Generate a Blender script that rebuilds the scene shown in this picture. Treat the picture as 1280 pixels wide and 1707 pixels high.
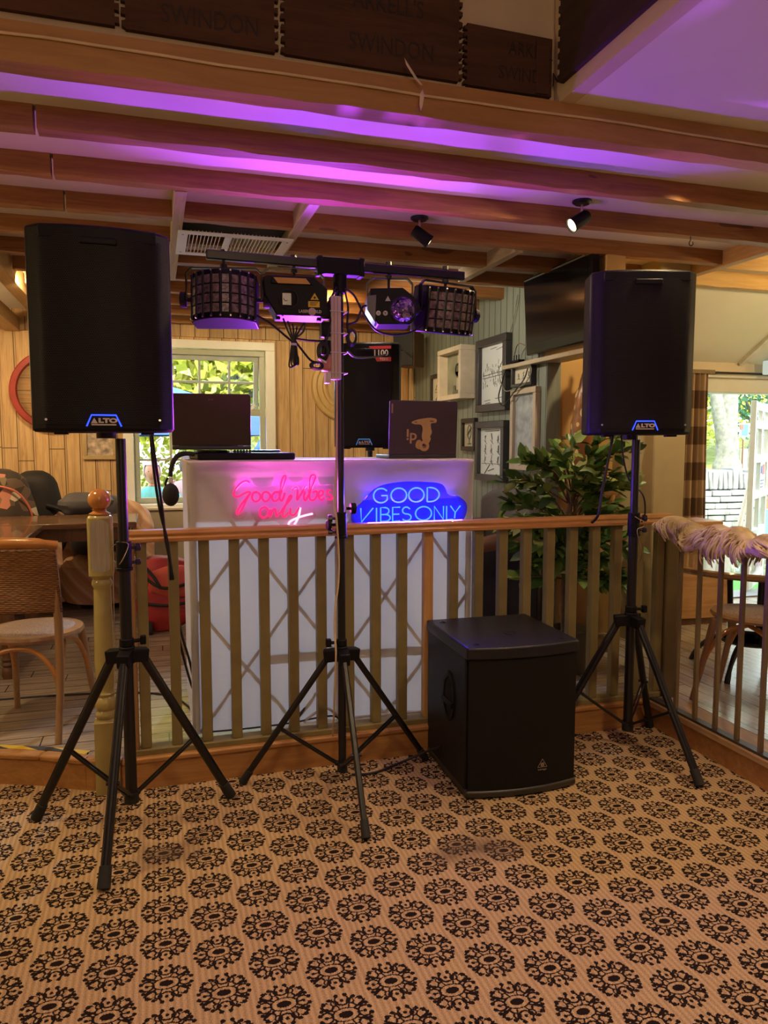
import bpy, bmesh, math, random
from mathutils import Vector, Matrix, Euler
random.seed(7)
SC = bpy.context.scene
COL = SC.collection
R = math.radians
for o in list(bpy.data.objects): bpy.data.objects.remove(o)

# ------------------------------------------------------------------ camera, world, lights, exposure
cam = bpy.data.cameras.new('camera'); CAM = bpy.data.objects.new('camera', cam); COL.objects.link(CAM)
cam.sensor_fit = 'VERTICAL'; cam.sensor_height = 36.0; cam.lens = 1250.0 / 1707.0 * 36.0
cam.clip_start = 0.02; cam.clip_end = 200
CAM.location = (0, 0, 1.43); CAM.rotation_euler = (R(90 - 5.19), 0, R(-17)); SC.camera = CAM
vs = SC.view_settings
SC.display_settings.display_device = 'sRGB'
vs.view_transform = 'Standard'; vs.look = 'None'; vs.gamma = 1.0; vs.use_curve_mapping = False
vs.exposure = 0.0
SC.cycles.use_denoising = True
SC.cycles.max_bounces = 8; SC.cycles.diffuse_bounces = 4; SC.cycles.transparent_max_bounces = 12
SC.cycles.sample_clamp_indirect = 4.0
SC.cycles.caustics_reflective = False; SC.cycles.caustics_refractive = False

W = bpy.data.worlds.new('world'); SC.world = W; W.use_nodes = True
bg = W.node_tree.nodes['Background']; bg.inputs[0].default_value = (0.80, 0.92, 1.0, 1); bg.inputs[1].default_value = 6.0

def lamp(kind, name, loc, energy, color, size=0.05, aim=None, cone=None, blend=0.4, rect=None):
    d = bpy.data.lights.new(name, kind); d.energy = energy; d.color = color
    if kind == 'SUN': d.angle = size
    elif kind == 'AREA':
        d.shape = 'RECTANGLE'; d.size, d.size_y = rect
    else: d.shadow_soft_size = size
    if kind == 'SPOT': d.spot_size = R(cone); d.spot_blend = blend
    o = bpy.data.objects.new(name, d); COL.objects.link(o); o.location = loc
    if aim is not None:
        o.rotation_euler = (Vector(aim) - Vector(loc)).to_track_quat('-Z', 'Y').to_euler()
    return o

WARM = (1.0, 0.71, 0.37)
lamp('SUN', 'sunlight', (0, -5, 12), 12.0, (1.0, 0.93, 0.70), 0.01, aim=(3.5, 6, 2))
# unseen warm lamps added to fill the front bar area, above and behind the photographer
lamp('AREA', 'bar_fill_light', (0.2, -1.0, 3.0), 16, WARM, aim=(0.3, -0.6, 0), rect=(1.4, 1.2))
lamp('SPOT', 'bar_fill_spot', (1.9, 1.55, 2.55), 88, WARM, 0.08, aim=(1.6, 1.9, 0.0), cone=105, blend=1.0)
lamp('SPOT', 'bar_fill_spot', (0.3, 1.2, 3.05), 90, WARM, 0.08, aim=(0.35, 1.6, 0.0), cone=85, blend=1.0)
lamp('SPOT', 'bar_fill_spot', (2.2, 2.75, 2.5), 30, WARM, 0.08, aim=(2.0, 2.75, 0.0), cone=120, blend=0.9)
lamp('SPOT', 'beam_fill_spot', (0.3, -2.2, 2.25), 62, WARM, 0.12, aim=(0.75, 2.4, 2.72), cone=64, blend=0.9)  # added spot, aimed to warm the faces of the beams
# violet stage wash on the booth behind the laptops, thrown forward along the ceiling
lamp('SPOT', 'violet_wash', (0.78, 3.86, 1.47), 215, (0.36, 0.05, 1.0), 0.03, aim=(0.78, 2.86, 1.90), cone=100, blend=0.55)
# unseen ceiling spots placed to light the raised dining area, alcove and porch
lamp('SPOT', 'unseen_dining_spot', (-0.75, 5.2, 2.45), 95, WARM, 0.05, aim=(-0.65, 6.9, 1.45), cone=125, blend=0.8)
lamp('SPOT', 'unseen_dining_spot', (1.2, 5.3, 2.45), 60, WARM, 0.05, aim=(1.6, 6.95, 1.5), cone=130, blend=0.8)
lamp('SPOT', 'unseen_dining_spot', (-0.9, 3.05, 2.4), 60, WARM, 0.05, aim=(-0.6, 3.7, 0.2), cone=90, blend=0.8)
lamp('SPOT', 'unseen_dining_spot', (1.3, 4.6, 2.4), 44, (1.0, 0.85, 0.66), 0.05, aim=(2.45, 5.2, 1.5), cone=130, blend=0.8)  # added spot to brighten the green wall and its prints
lamp('POINT', 'dining_fill_lamp', (-2.3, 5.6, 2.0), 60, WARM, 0.12)  # added warm fill out of frame, lifts the ceiling at the back
lamp('POINT', 'bar_wall_lamp', (-2.4, 2.0, 2.0), 32, WARM, 0.1)
lamp('POINT', 'porch_fill_lamp', (5.6, 2.4, 2.0), 50, WARM, 0.12)  # added warm fill out of frame on the right side
lamp('SPOT', 'unseen_alcove_spot', (2.75, 3.5, 2.4), 32, WARM, 0.04, aim=(2.75, 4.3, 1.4), cone=130, blend=0.8)
lamp('SPOT', 'unseen_porch_spot', (4.3, 3.2, 2.3), 45, WARM, 0.05, aim=(4.1, 4.6, 2.3), cone=150, blend=0.8)
lamp('SPOT', 'booth_backlight', (0.80, 5.9, 2.1), 160, (0.54, 0.71, 1.0), 0.02, aim=(0.85, 3.4, 0.65), cone=60, blend=0.35)  # added cool spot, stands in for daylight coming through the booth cloth

# ------------------------------------------------------------------ materials
MATS = {}
class NT:
    def __init__(s, name):
        m = bpy.data.materials.new(name); m.use_nodes = True; s.m = m
        s.t = m.node_tree; s.n = s.t.nodes; s.l = s.t.links
        s.bsdf = s.n['Principled BSDF']; s.out = s.n['Material Output']
    def node(s, kind, **kw):
        n = s.n.new(kind)
        for k, v in kw.items(): setattr(n, k, v)
        return n
    def put(s, sock, v):
        if isinstance(v, bpy.types.NodeSocket): s.l.new(v, sock)
        elif v is not None: sock.default_value = v
    def math(s, op, a, b=None, c=None, clamp=False):
        n = s.node('ShaderNodeMath', operation=op); n.use_clamp = clamp
        s.put(n.inputs[0], a); s.put(n.inputs[1], b)
        if c is not None: s.put(n.inputs[2], c)
        return n.outputs[0]
    def coord(s, kind='Object'):
        return s.node('ShaderNodeTexCoord').outputs[kind]
    def mapping(s, scale=(1, 1, 1), vec=None, rot=(0, 0, 0)):
        n = s.node('ShaderNodeMapping'); s.put(n.inputs[0], vec or s.coord())
        n.inputs['Scale'].default_value = scale; n.inputs['Rotation'].default_value = rot
        return n.outputs[0]
    def noise(s, scale=5, detail=3, vec=None, rough=0.5, dist=0.0):
        n = s.node('ShaderNodeTexNoise'); s.put(n.inputs['Vector'], vec or s.coord())
        n.inputs['Scale'].default_value = scale; n.inputs['Detail'].default_value = detail
        n.inputs['Roughness'].default_value = rough; n.inputs['Distortion'].default_value = dist
        return n.outputs['Fac']
    def ramp(s, fac, stops):
        n = s.node('ShaderNodeValToRGB'); s.put(n.inputs[0], fac); e = n.color_ramp.elements
        while len(e) < len(stops): e.new(0.5)
        for i, (p, c) in enumerate(stops):
            e[i].position = p; e[i].color = (c[0], c[1], c[2], 1)
        return n.outputs[0]
    def mix(s, fac, a, b, blend='MIX'):
        n = s.node('ShaderNodeMix', data_type='RGBA', blend_type=blend)
        s.put(n.inputs[0], fac)
        s.put(n.inputs[6], tuple(a) + (1,) if isinstance(a, (tuple, list)) and len(a) == 3 else a)
        s.put(n.inputs[7], tuple(b) + (1,) if isinstance(b, (tuple, list)) and len(b) == 3 else b)
        return n.outputs[2]
    def bump(s, h, strength=0.3, dist=0.01):
        n = s.node('ShaderNodeBump'); n.inputs['Strength'].default_value = strength
        n.inputs['Distance'].default_value = dist; s.put(n.inputs['Height'], h)
        s.l.new(n.outputs[0], s.bsdf.inputs['Normal'])
    def base(s, col, rough=0.5, metal=0.0, spec=0.5):
        s.put(s.bsdf.inputs['Base Color'], tuple(col) + (1,) if isinstance(col, (tuple, list)) and len(col) == 3 else col)
        s.put(s.bsdf.inputs['Roughness'], rough); s.bsdf.inputs['Metallic'].default_value = metal
        s.bsdf.inputs['Specular IOR Level'].default_value = spec
    def sep(s, vec=None):
        n = s.node('ShaderNodeSeparateXYZ'); s.put(n.inputs[0], vec or s.coord())
        return n.outputs

def mat(name, col, rough=0.5, metal=0.0, var=0.12, scale=8.0, bump=0.0, bscale=60.0, spec=0.5, emit=None, estr=0.0, sheen=0.0):
    if name in MATS: return MATS[name]
    t = NT(name)
    f = t.noise(scale, 3)
    c = t.ramp(f, [(0.3, [max(0, x * (1 - var)) for x in col]), (0.7, [min(1, x * (1 + var)) for x in col])])
    t.base(c, rough, metal, spec)
    if bump: t.bump(t.noise(bscale, 3), bump, 0.004)
    if sheen: t.bsdf.inputs['Sheen Weight'].default_value = sheen
    if emit:
        t.bsdf.inputs['Emission Color'].default_value = tuple(emit) + (1,); t.bsdf.inputs['Emission Strength'].default_value = estr
    MATS[name] = t.m
    return t.m

def wood(name, dark, light, axis='x', rough=0.45, stretch=14, scale=3.0, bump=0.15, coat=0.0, knots=0.0):
    if name in MATS: return MATS[name]
    t = NT(name)
    sc = {'x': (1, stretch, stretch), 'y': (stretch, 1, stretch), 'z': (stretch, stretch, 1)}[axis]
    v = t.mapping(sc)
    f = t.noise(scale, 6, v, 0.65, 0.8)
    c = t.ramp(f, [(0.25, dark), (0.5, [(a + b) / 2 for a, b in zip(dark, light)]), (0.75, light)])
    if knots:
        k = t.noise(2.2, 2, t.mapping({'x': (1, 3, 3), 'y': (3, 1, 3), 'z': (3, 3, 1)}[axis]))
        c = t.mix(t.math('MULTIPLY', t.math('GREATER_THAN', k, 0.70), knots), c, [x * 0.35 for x in dark])
    t.base(c, rough)
    t.bump(f, bump, 0.004)
    t.bsdf.inputs['Coat Weight'].default_value = coat
    MATS[name] = t.m
    return t.m

def emis(name, col, strength):
    if name in MATS: return MATS[name]
    t = NT(name); t.base((0.02, 0.02, 0.02), 0.4)
    t.bsdf.inputs['Emission Color'].default_value = tuple(col) + (1,); t.bsdf.inputs['Emission Strength'].default_value = strength
    MATS[name] = t.m
    return t.m

def boards(name, cols, pitch, axis, grain='z', groove=0.05, groove_dark=0.3, rough=0.55, var=0.25, stretch=16, nscale=2.5, bead=False, cross=None):
    """painted or bare boarding: axis = the coordinate that counts the boards, grain = the direction they run"""
    if name in MATS: return MATS[name]
    t = NT(name)
    x, y, z = t.sep()
    a = {'x': x, 'y': y, 'z': z}[axis]
    q = t.math('DIVIDE', a, pitch); idx = t.math('FLOOR', q); fr = t.math('FRACT', q)
    comb = t.node('ShaderNodeCombineXYZ'); t.put(comb.inputs[0], idx)
    wn = t.node('ShaderNodeTexWhiteNoise', noise_dimensions='1D'); t.put(wn.inputs['W'], idx)
    rnd = wn.outputs['Value']
    sc = {'x': (1, stretch, stretch), 'y': (stretch, 1, stretch), 'z': (stretch, stretch, 1)}[grain]
    add = t.node('ShaderNodeVectorMath', operation='ADD'); t.put(add.inputs[0], t.mapping(sc)); 
    off = t.node('ShaderNodeCombineXYZ'); t.put(off.inputs[0], t.math('MULTIPLY', rnd, 37.0)); t.put(off.inputs[1], t.math('MULTIPLY', rnd, 91.0)); t.put(off.inputs[2], t.math('MULTIPLY', rnd, 13.0))
    t.put(add.inputs[1], off.outputs[0])
    f = t.noise(nscale, 6, add.outputs[0], 0.62, 0.9)
    c = t.ramp(f, [(0.25, cols[0]), (0.5, cols[1]), (0.78, cols[2])])
    hsv = t.node('ShaderNodeHueSaturation'); t.put(hsv.inputs['Color'], c)
    t.put(hsv.inputs['Value'], t.math('MULTIPLY_ADD', rnd, var, 1 - var / 2))
    c = hsv.outputs[0]
    d = t.math('ABSOLUTE', t.math('SUBTRACT', fr, 0.5))
    g = t.math('GREATER_THAN', d, 0.5 - groove / 2)
    if bead:
        b1 = t.math('LESS_THAN', t.math('ABSOLUTE', t.math('SUBTRACT', fr, 0.13)), 0.018)
        g = t.math('MAXIMUM', g, t.math('MULTIPLY', b1, 0.7))
    if cross:
        b = {'x': x, 'y': y, 'z': z}[grain]
        g2 = t.math('LESS_THAN', t.math('FRACT', t.math('ADD', t.math('DIVIDE', b, cross), t.math('MULTIPLY', rnd, 5.0))), 0.004)
        g = t.math('MAXIMUM', g, g2)
    c = t.mix(g, c, [x_ * groove_dark for x_ in cols[0]])
    t.base(c, rough)
    h = t.math('SUBTRACT', t.math('MULTIPLY', f, 0.15), g)
    t.bump(h, 0.5, 0.004)
    MATS[name] = t.m
    return t.m

# ------------------------------------------------------------------ geometry
class G:
    def __init__(s): s.bm = bmesh.new()
    def add(s, verts, faces):
        vs_ = [s.bm.verts.new(v) for v in verts]
        for f in faces:
            try: s.bm.faces.new([vs_[i] for i in f])
            except ValueError: pass
        return vs_
    def box(s, c, d, rot=None):
        x, y, z = d[0] / 2, d[1] / 2, d[2] / 2
        vv = [Vector(p) for p in ((-x, -y, -z), (x, -y, -z), (x, y, -z), (-x, y, -z), (-x, -y, z), (x, -y, z), (x, y, z), (-x, y, z))]
        if rot is not None:
            m = Euler(rot).to_matrix() if not isinstance(rot, Matrix) else rot
            vv = [m @ v for v in vv]
        vv = [v + Vector(c) for v in vv]
        s.add(vv, [(0, 3, 2, 1), (4, 5, 6, 7), (0, 1, 5, 4), (1, 2, 6, 5), (2, 3, 7, 6), (3, 0, 4, 7)]); return s
    def bb(s, a, b):
        return s.box([(p + q) / 2 for p, q in zip(a, b)], [abs(q - p) for p, q in zip(a, b)])
    def cyl(s, p0, p1, r0, r1=None, n=16, cap=True):
        r1 = r0 if r1 is None else r1
        p0, p1 = Vector(p0), Vector(p1); d = (p1 - p0).normalized()
        u = d.orthogonal().normalized(); w = d.cross(u)
        ring = lambda p, r: [p + r * (math.cos(2 * math.pi * i / n) * u + math.sin(2 * math.pi * i / n) * w) for i in range(n)]
        f = [(i, (i + 1) % n, n + (i + 1) % n, n + i) for i in range(n)]
        if cap: f += [tuple(reversed(range(n))), tuple(range(n, 2 * n))]
        s.add(ring(p0, r0) + ring(p1, r1), f); return s
    def bar(s, p0, p1, w, h, up=(0, 0, 1)):
        p0, p1 = Vector(p0), Vector(p1); d = (p1 - p0).normalized(); u = Vector(up)
        a = d.cross(u)
        a = (d.orthogonal() if a.length < 1e-4 else a).normalized(); b = a.cross(d).normalized()
        vv = [p + a * sx * w / 2 + b * sy * h / 2 for p in (p0, p1) for sx, sy in ((-1, -1), (1, -1), (1, 1), (-1, 1))]
        s.add(vv, [(0, 1, 2, 3), (7, 6, 5, 4), (0, 4, 5, 1), (1, 5, 6, 2), (2, 6, 7, 3), (3, 7, 4, 0)]); return s
    def tube(s, pts, r, n=8, closed=False, flat=None, sub=0):
        pts = [Vector(p) for p in pts]
        if sub:
            P = pts; q = []
            m = len(P); rng = m if closed else m - 1
            for i in range(rng):
                p0 = P[(i - 1) % m] if (closed or i > 0) else P[i]; p1 = P[i]; p2 = P[(i + 1) % m]
                p3 = P[(i + 2) % m] if (closed or i + 2 < m) else p2
                for k in range(sub):
                    t = k / sub
                    q.append(0.5 * ((2 * p1) + (p2 - p0) * t + (2 * p0 - 5 * p1 + 4 * p2 - p3) * t * t + (3 * p1 - p0 - 3 * p2 + p3) * t ** 3))
            if not closed: q.append(P[-1])
            pts = q
        m = len(pts); rs = r if isinstance(r, (list, tuple)) else None
        tang = []
        for i in range(m):
            a = pts[(i - 1) % m] if (closed or i > 0) else pts[i]; b = pts[(i + 1) % m] if (closed or i < m - 1) else pts[i]
            d = b - a; tang.append(d.normalized() if d.length > 1e-9 else Vector((0, 0, 1)))
        u = tang[0].orthogonal().normalized(); vv = []
        for i in range(m):
            u = (u - tang[i] * u.dot(tang[i]))
            u = u.normalized() if u.length > 1e-6 else tang[i].orthogonal().normalized()
            w = tang[i].cross(u)
            ri = r if rs is None else rs[min(len(rs) - 1, int(i * len(rs) / m))] if len(rs) != m else rs[i]
            for k in range(n):
                a = 2 * math.pi * k / n
                vv.append(pts[i] + ri * (math.cos(a) * u + math.sin(a) * w))
        f = []
        for i in range(m if closed else m - 1):
            j = (i + 1) % m
            f += [(i * n + k, i * n + (k + 1) % n, j * n + (k + 1) % n, j * n + k) for k in range(n)]
        if not closed: f += [tuple(reversed(range(n))), tuple(range((m - 1) * n, m * n))]
        s.add(vv, f); return s
    def lathe(s, prof, n=24, o=(0, 0, 0), axis=None, a0=0, a1=2 * math.pi):
        full = abs(a1 - a0 - 2 * math.pi) < 1e-6; k = n if full else n + 1
        m = Matrix.Identity(3) if axis is None else Vector((0, 0, 1)).rotation_difference(Vector(axis)).to_matrix()
        vv = []; f = []
        for r_, z_ in prof:
            for i in range(k):
                a = a0 + (a1 - a0) * i / n
                vv.append(m @ Vector((r_ * math.cos(a), r_ * math.sin(a), z_)) + Vector(o))
        for j in range(len(prof) - 1):
            for i in range(n if full else n):
                i2 = (i + 1) % k
                f.append((j * k + i, j * k + i2, (j + 1) * k + i2, (j + 1) * k + i))
        if full:
            f += [tuple(reversed(range(k))), tuple(range((len(prof) - 1) * k, len(prof) * k))]
        s.add(vv, f); return s
    def prism(s, poly, h0, h1, m=None):
        """extrude a 2-D outline from h0 to h1 along local z; m maps (x, y, z) into place"""
        n = len(poly); mm = m or Matrix.Identity(4)
        vv = [mm @ Vector((x, y, h)) for h in (h0, h1) for x, y in poly]
        s.add(vv, [tuple(reversed(range(n))), tuple(range(n, 2 * n))] + [(i, (i + 1) % n, n + (i + 1) % n, n + i) for i in range(n)]); return s
    def ball(s, c, r, n=16, sc=(1, 1, 1), rot=None):
        prof = []; k = max(6, n // 2)
        m = Euler(rot).to_matrix() if rot else Matrix.Identity(3)
        vv = []; f = []
        for j in range(k + 1):
            th = math.pi * j / k
            for i in range(n):
                a = 2 * math.pi * i / n
                p = Vector((r * math.sin(th) * math.cos(a) * sc[0], r * math.sin(th) * math.sin(a) * sc[1], r * math.cos(th) * sc[2]))
                vv.append(m @ p + Vector(c))
        for j in range(k):
            for i in range(n): f.append((j * n + i, (j + 1) * n + i, (j + 1) * n + (i + 1) % n, j * n + (i + 1) % n))
        b = s.add(vv, f); bmesh.ops.remove_doubles(s.bm, verts=b, dist=1e-6); return s
    def grid(s, fn, nu, nv):
        vv = [fn(i / nu, j / nv) for j in range(nv + 1) for i in range(nu + 1)]
        s.add(vv, [(j * (nu + 1) + i, j * (nu + 1) + i + 1, (j + 1) * (nu + 1) + i + 1, (j + 1) * (nu + 1) + i) for j in range(nv) for i in range(nu)]); return s
    def mesh(s, me, m=None):
        k = len(s.bm.verts); s.bm.from_mesh(me); s.bm.verts.ensure_lookup_table()
        if m is not None:
            for v in s.bm.verts[k:]: v.co = m @ v.co
        return s
    def put(s, name, m, parent=None, bevel=0.0, smooth=True, seg=2, angle=35, recalc=True, solid=0.0, subd=0):
        if recalc: bmesh.ops.recalc_face_normals(s.bm, faces=s.bm.faces)
        me = bpy.data.meshes.new(name); s.bm.to_mesh(me); s.bm.free()
        if isinstance(m, (list, tuple)):
            for q in m: me.materials.append(q)
        else: me.materials.append(m)
        if smooth:
            me.polygons.foreach_set('use_smooth', [True] * len(me.polygons))
            me.set_sharp_from_angle(angle=R(angle))
        o = bpy.data.objects.new(name, me); COL.objects.link(o)
        if parent is not None: o.parent = parent
        if solid:
            md = o.modifiers.new('solid', 'SOLIDIFY'); md.thickness = solid; md.offset = 0
        if bevel:
            md = o.modifiers.new('bevel', 'BEVEL'); md.width = bevel; md.segments = seg; md.limit_method = 'ANGLE'; md.angle_limit = R(40)
        if subd:
            md = o.modifiers.new('sub', 'SUBSURF'); md.levels = subd; md.render_levels = subd
        return o

def tag(o, label, cat, group=None, kind=None):
    if label: o['label'] = label
    if cat: o['category'] = cat
    if group: o['group'] = group
    if kind: o['kind'] = kind
    return o
def thing(name, label, cat, loc=(0, 0, 0), rz=0.0, group=None, rot=None):
    o = bpy.data.objects.new(name, None); COL.objects.link(o); o.location = loc
    o.rotation_euler = rot if rot else (0, 0, rz); o.empty_display_size = 0.05
    return tag(o, label, cat, group)
def struct(name, g, m, parent=None, **kw):
    o = g.put(name, m, parent, **kw)
    if parent is None: o['kind'] = 'structure'
    return o
def copy_tree(o, parent=None):
    c = o.copy(); COL.objects.link(c)
    if parent is not None: c.parent = parent
    for ch in list(o.children): copy_tree(ch, c)
    return c
def lettering(txt, size, depth=0.001, sx=1.0, bold=0.0, spacing=1.0):
    """mesh of a line of text centred on the origin, in its x-y plane"""
    cu = bpy.data.curves.new('t', 'FONT'); cu.body = txt; cu.size = size; cu.extrude = depth; cu.offset = bold
    cu.align_x = 'CENTER'; cu.align_y = 'CENTER'; cu.space_character = spacing; cu.resolution_u = 3
    o = bpy.data.objects.new('t', cu); COL.objects.link(o)
    me = bpy.data.meshes.new_from_object(o)
    bpy.data.objects.remove(o)
    if sx != 1.0:
        for v in me.vertices: v.co.x *= sx
    return me
def face_to(front='-y', loc=(0, 0, 0), roll=0.0):
    """matrix that lays an x-y drawing on an upright face looking along front"""
    base = {'-y': Matrix(((1, 0, 0), (0, 0, -1), (0, 1, 0))), '-x': Matrix(((0, 0, -1), (-1, 0, 0), (0, 1, 0))), 'x': Matrix(((0, 0, 1), (1, 0, 0), (0, 1, 0))),
            'z': Matrix.Identity(3), 'y': Matrix(((-1, 0, 0), (0, 0, 1), (0, 1, 0)))}[front]
    return Matrix.Translation(Vector(loc)) @ base.to_4x4() @ Matrix.Rotation(roll, 4, 'Z')
# ------------------------------------------------------------------ the room
PLASTER = mat('cream plaster', (0.72, 0.62, 0.43), 0.8, var=0.05, scale=3, bump=0.08, bscale=120)
CEILW = mat('ceiling paint', (0.74, 0.68, 0.56), 0.85, var=0.04, scale=2, bump=0.06, bscale=90)
PORCHW = mat('porch ceiling paint', (0.74, 0.74, 0.58), 0.85, var=0.04, scale=2)
OCHRE = mat('ochre wall paint', (0.56, 0.36, 0.13), 0.75, var=0.05, scale=3)
OLIVE = mat('olive paint', (0.22, 0.175, 0.065), 0.45, var=0.12, scale=9, bump=0.06, bscale=80)
PINEWALL = boards('pine panelling', [(0.38, 0.21, 0.08), (0.57, 0.37, 0.16), (0.71, 0.51, 0.26)], 0.122, 'x', 'z', 0.06, 0.35, bead=True, cross=1.9)
GREENWALL = boards('grey green boarding', [(0.17, 0.20, 0.165), (0.20, 0.235, 0.19), (0.24, 0.275, 0.225)], 0.098, 'y', 'z', 0.09, 0.25, var=0.12)
FLOORL = boards('worn floorboards', [(0.20, 0.15, 0.10), (0.36, 0.29, 0.21), (0.52, 0.44, 0.35)], 0.118, 'y', 'x', 0.05, 0.25, rough=0.2, var=0.35, cross=1.3)
FLOORR = boards('worn floorboards by the door', [(0.30, 0.25, 0.19), (0.46, 0.41, 0.34), (0.60, 0.56, 0.49)], 0.118, 'x', 'y', 0.05, 0.25, rough=0.2, var=0.3, cross=1.5)
JOIST = wood('orange stained joist', (0.20, 0.075, 0.018), (0.42, 0.19, 0.055), 'x', 0.5, 18, 3.0, 0.2, knots=0.7)
JOISTY = wood('worn cross joist', (0.34, 0.27, 0.18), (0.55, 0.46, 0.34), 'y', 0.6, 14, 3.0, 0.2)
TRIMW = wood('orange pine trim', (0.36, 0.15, 0.035), (0.62, 0.32, 0.10), 'x', 0.38, 16, 3.0, 0.12, coat=0.2, knots=0.5)
RISER = wood('step riser wood', (0.30, 0.13, 0.035), (0.50, 0.26, 0.08), 'x', 0.5, 12, 2.5, 0.2)

def carpet():
    t = NT('patterned carpet')
    x, y, z = t.sep()
    wob = t.noise(260, 1); wob2 = t.noise(230, 1, t.mapping((1, 1, 1), rot=(0, 0, 1.0)))
    x = t.math('MULTIPLY_ADD', wob, 0.0075, t.math('SUBTRACT', x, 0.00375)); y = t.math('MULTIPLY_ADD', wob2, 0.0075, t.math('SUBTRACT', y, 0.00375))
    PX, PY = 0.1437, 0.1665
    qx = t.math('DIVIDE', t.math('SUBTRACT', x, 0.569 - PX / 2), PX); ix = t.math('FLOOR', qx)
    odd = t.math('ABSOLUTE', t.math('MODULO', ix, 2.0))
    qy = t.math('DIVIDE', t.math('SUBTRACT', y, 1.796 - PY / 2), PY); qy = t.math('SUBTRACT', qy, t.math('MULTIPLY', odd, 0.52))
    u = t.math('MULTIPLY', t.math('SUBTRACT', t.math('FRACT', qx), 0.5), PX / 0.069)
    v = t.math('MULTIPLY', t.math('SUBTRACT', t.math('FRACT', qy), 0.5), PY / 0.071)
    p = t.math('ABSOLUTE', u); q = t.math('ABSOLUTE', v)
    cmb = t.node('ShaderNodeCombineXYZ'); t.put(cmb.inputs[0], p); t.put(cmb.inputs[1], q); P = cmb.outputs[0]
    def dist(cx, cy):
        n = t.node('ShaderNodeVectorMath', operation='DISTANCE'); t.put(n.inputs[0], P); n.inputs[1].default_value = (cx, cy, 0); return n.outputs['Value']
    dot = lambda cx, cy, r: t.math('LESS_THAN', dist(cx, cy), r)
    ring = lambda cx, cy, r, w: t.math('LESS_THAN', t.math('ABSOLUTE', t.math('SUBTRACT', dist(cx, cy), r)), w)
    eye = t.math('SQRT', t.math('ADD', t.math('POWER', t.math('DIVIDE', p, 0.31), 2.0), t.math('POWER', t.math('DIVIDE', q, 0.19), 2.0)))
    shapes = [t.math('LESS_THAN', eye, 0.86), t.math('LESS_THAN', t.math('ABSOLUTE', t.math('SUBTRACT', eye, 1.62)), 0.14)]
    r1 = t.math('MULTIPLY', ring(0.72, 0.0, 0.25, 0.040), t.math('LESS_THAN', p, 0.88))
    r2 = t.math('MULTIPLY', ring(0.0, 0.72, 0.25, 0.040), t.math('LESS_THAN', q, 0.92))
    r3 = t.math('MULTIPLY', ring(0.58, 0.50, 0.20, 0.042), t.math('GREATER_THAN', t.math('SUBTRACT', p, q), -0.16))
    shapes += [r1, r2, r3, dot(0.72, 0, 0.075), dot(0.0, 0.70, 0.075), dot(0.93, 0.15, 0.09), dot(0.84, 0.36, 0.085), dot(0.70, 0.66, 0.095), dot(0.47, 0.80, 0.085), dot(0.17, 0.95, 0.09)]
    line = t.math('LESS_THAN', t.math('ABSOLUTE', t.math('SUBTRACT', q, t.math('MULTIPLY', p, 0.62))), 0.05)
    line = t.math('MULTIPLY', line, t.math('MULTIPLY', t.math('GREATER_THAN', p, 0.36), t.math('LESS_THAN', p, 0.86)))
    line2 = t.math('MULTIPLY', t.math('LESS_THAN', t.math('ABSOLUTE', t.math('SUBTRACT', p, t.math('MULTIPLY_ADD', q, 0.42, 0.03))), 0.032), t.math('MULTIPLY', t.math('GREATER_THAN', q, 0.3), t.math('LESS_THAN', q, 0.84)))
    line3 = t.math('MULTIPLY', t.math('LESS_THAN', q, 0.03), t.math('MULTIPLY', t.math('GREATER_THAN', p, 0.48), t.math('LESS_THAN', p, 0.66)))
    shapes += [line, line2, line3, ring(0.30, 0.62, 0.13, 0.032)]
    m = shapes[0]
    for s_ in shapes[1:]: m = t.math('MAXIMUM', m, s_)
    rib = t.math('SINE', t.math('MULTIPLY', x, 2 * math.pi / 0.017))
    weave = t.noise(300, 3)
    soft = t.noise(1.6, 3)
    basec = t.ramp(t.math('ADD', t.math('MULTIPLY', rib, 0.10), t.math('MULTIPLY_ADD', weave, 0.9, 0.05)), [(0.25, (0.27, 0.175, 0.088)), (0.75, (0.66, 0.465, 0.25))])
    dark = t.ramp(weave, [(0.3, (0.006, 0.003, 0.002)), (0.85, (0.028, 0.014, 0.009))])
    basec = t.mix(t.math('MULTIPLY', soft, 0.22), basec, (0.30, 0.19, 0.11))
    c = t.mix(m, basec, dark)
    # the trodden-in stain in front of the subwoofer, and faint wear elsewhere
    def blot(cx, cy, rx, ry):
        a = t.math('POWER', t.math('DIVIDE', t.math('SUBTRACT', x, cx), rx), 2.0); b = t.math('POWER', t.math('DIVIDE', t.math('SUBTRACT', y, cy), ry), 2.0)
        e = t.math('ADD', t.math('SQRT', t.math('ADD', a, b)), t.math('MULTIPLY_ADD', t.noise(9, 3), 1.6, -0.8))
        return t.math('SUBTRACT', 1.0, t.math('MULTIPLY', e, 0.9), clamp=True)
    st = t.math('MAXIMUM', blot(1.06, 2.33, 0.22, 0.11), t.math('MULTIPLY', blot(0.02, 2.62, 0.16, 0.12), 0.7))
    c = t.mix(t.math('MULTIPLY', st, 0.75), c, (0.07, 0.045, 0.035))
    t.base(c, 0.95, spec=0.15)
    t.bump(t.math('ADD', weave, t.math('MULTIPLY', m, -0.3)), 0.5, 0.004)
    return t.m
CARPET = carpet()

ZP = 0.132           # height of the raised wooden floor
ZJ, ZC, ZC2 = 2.475, 2.585, 2.553
struct('floor', G().bb((-4, -3.2, -0.05), (3.2, 4.4, 0)), CARPET, smooth=False)
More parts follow.
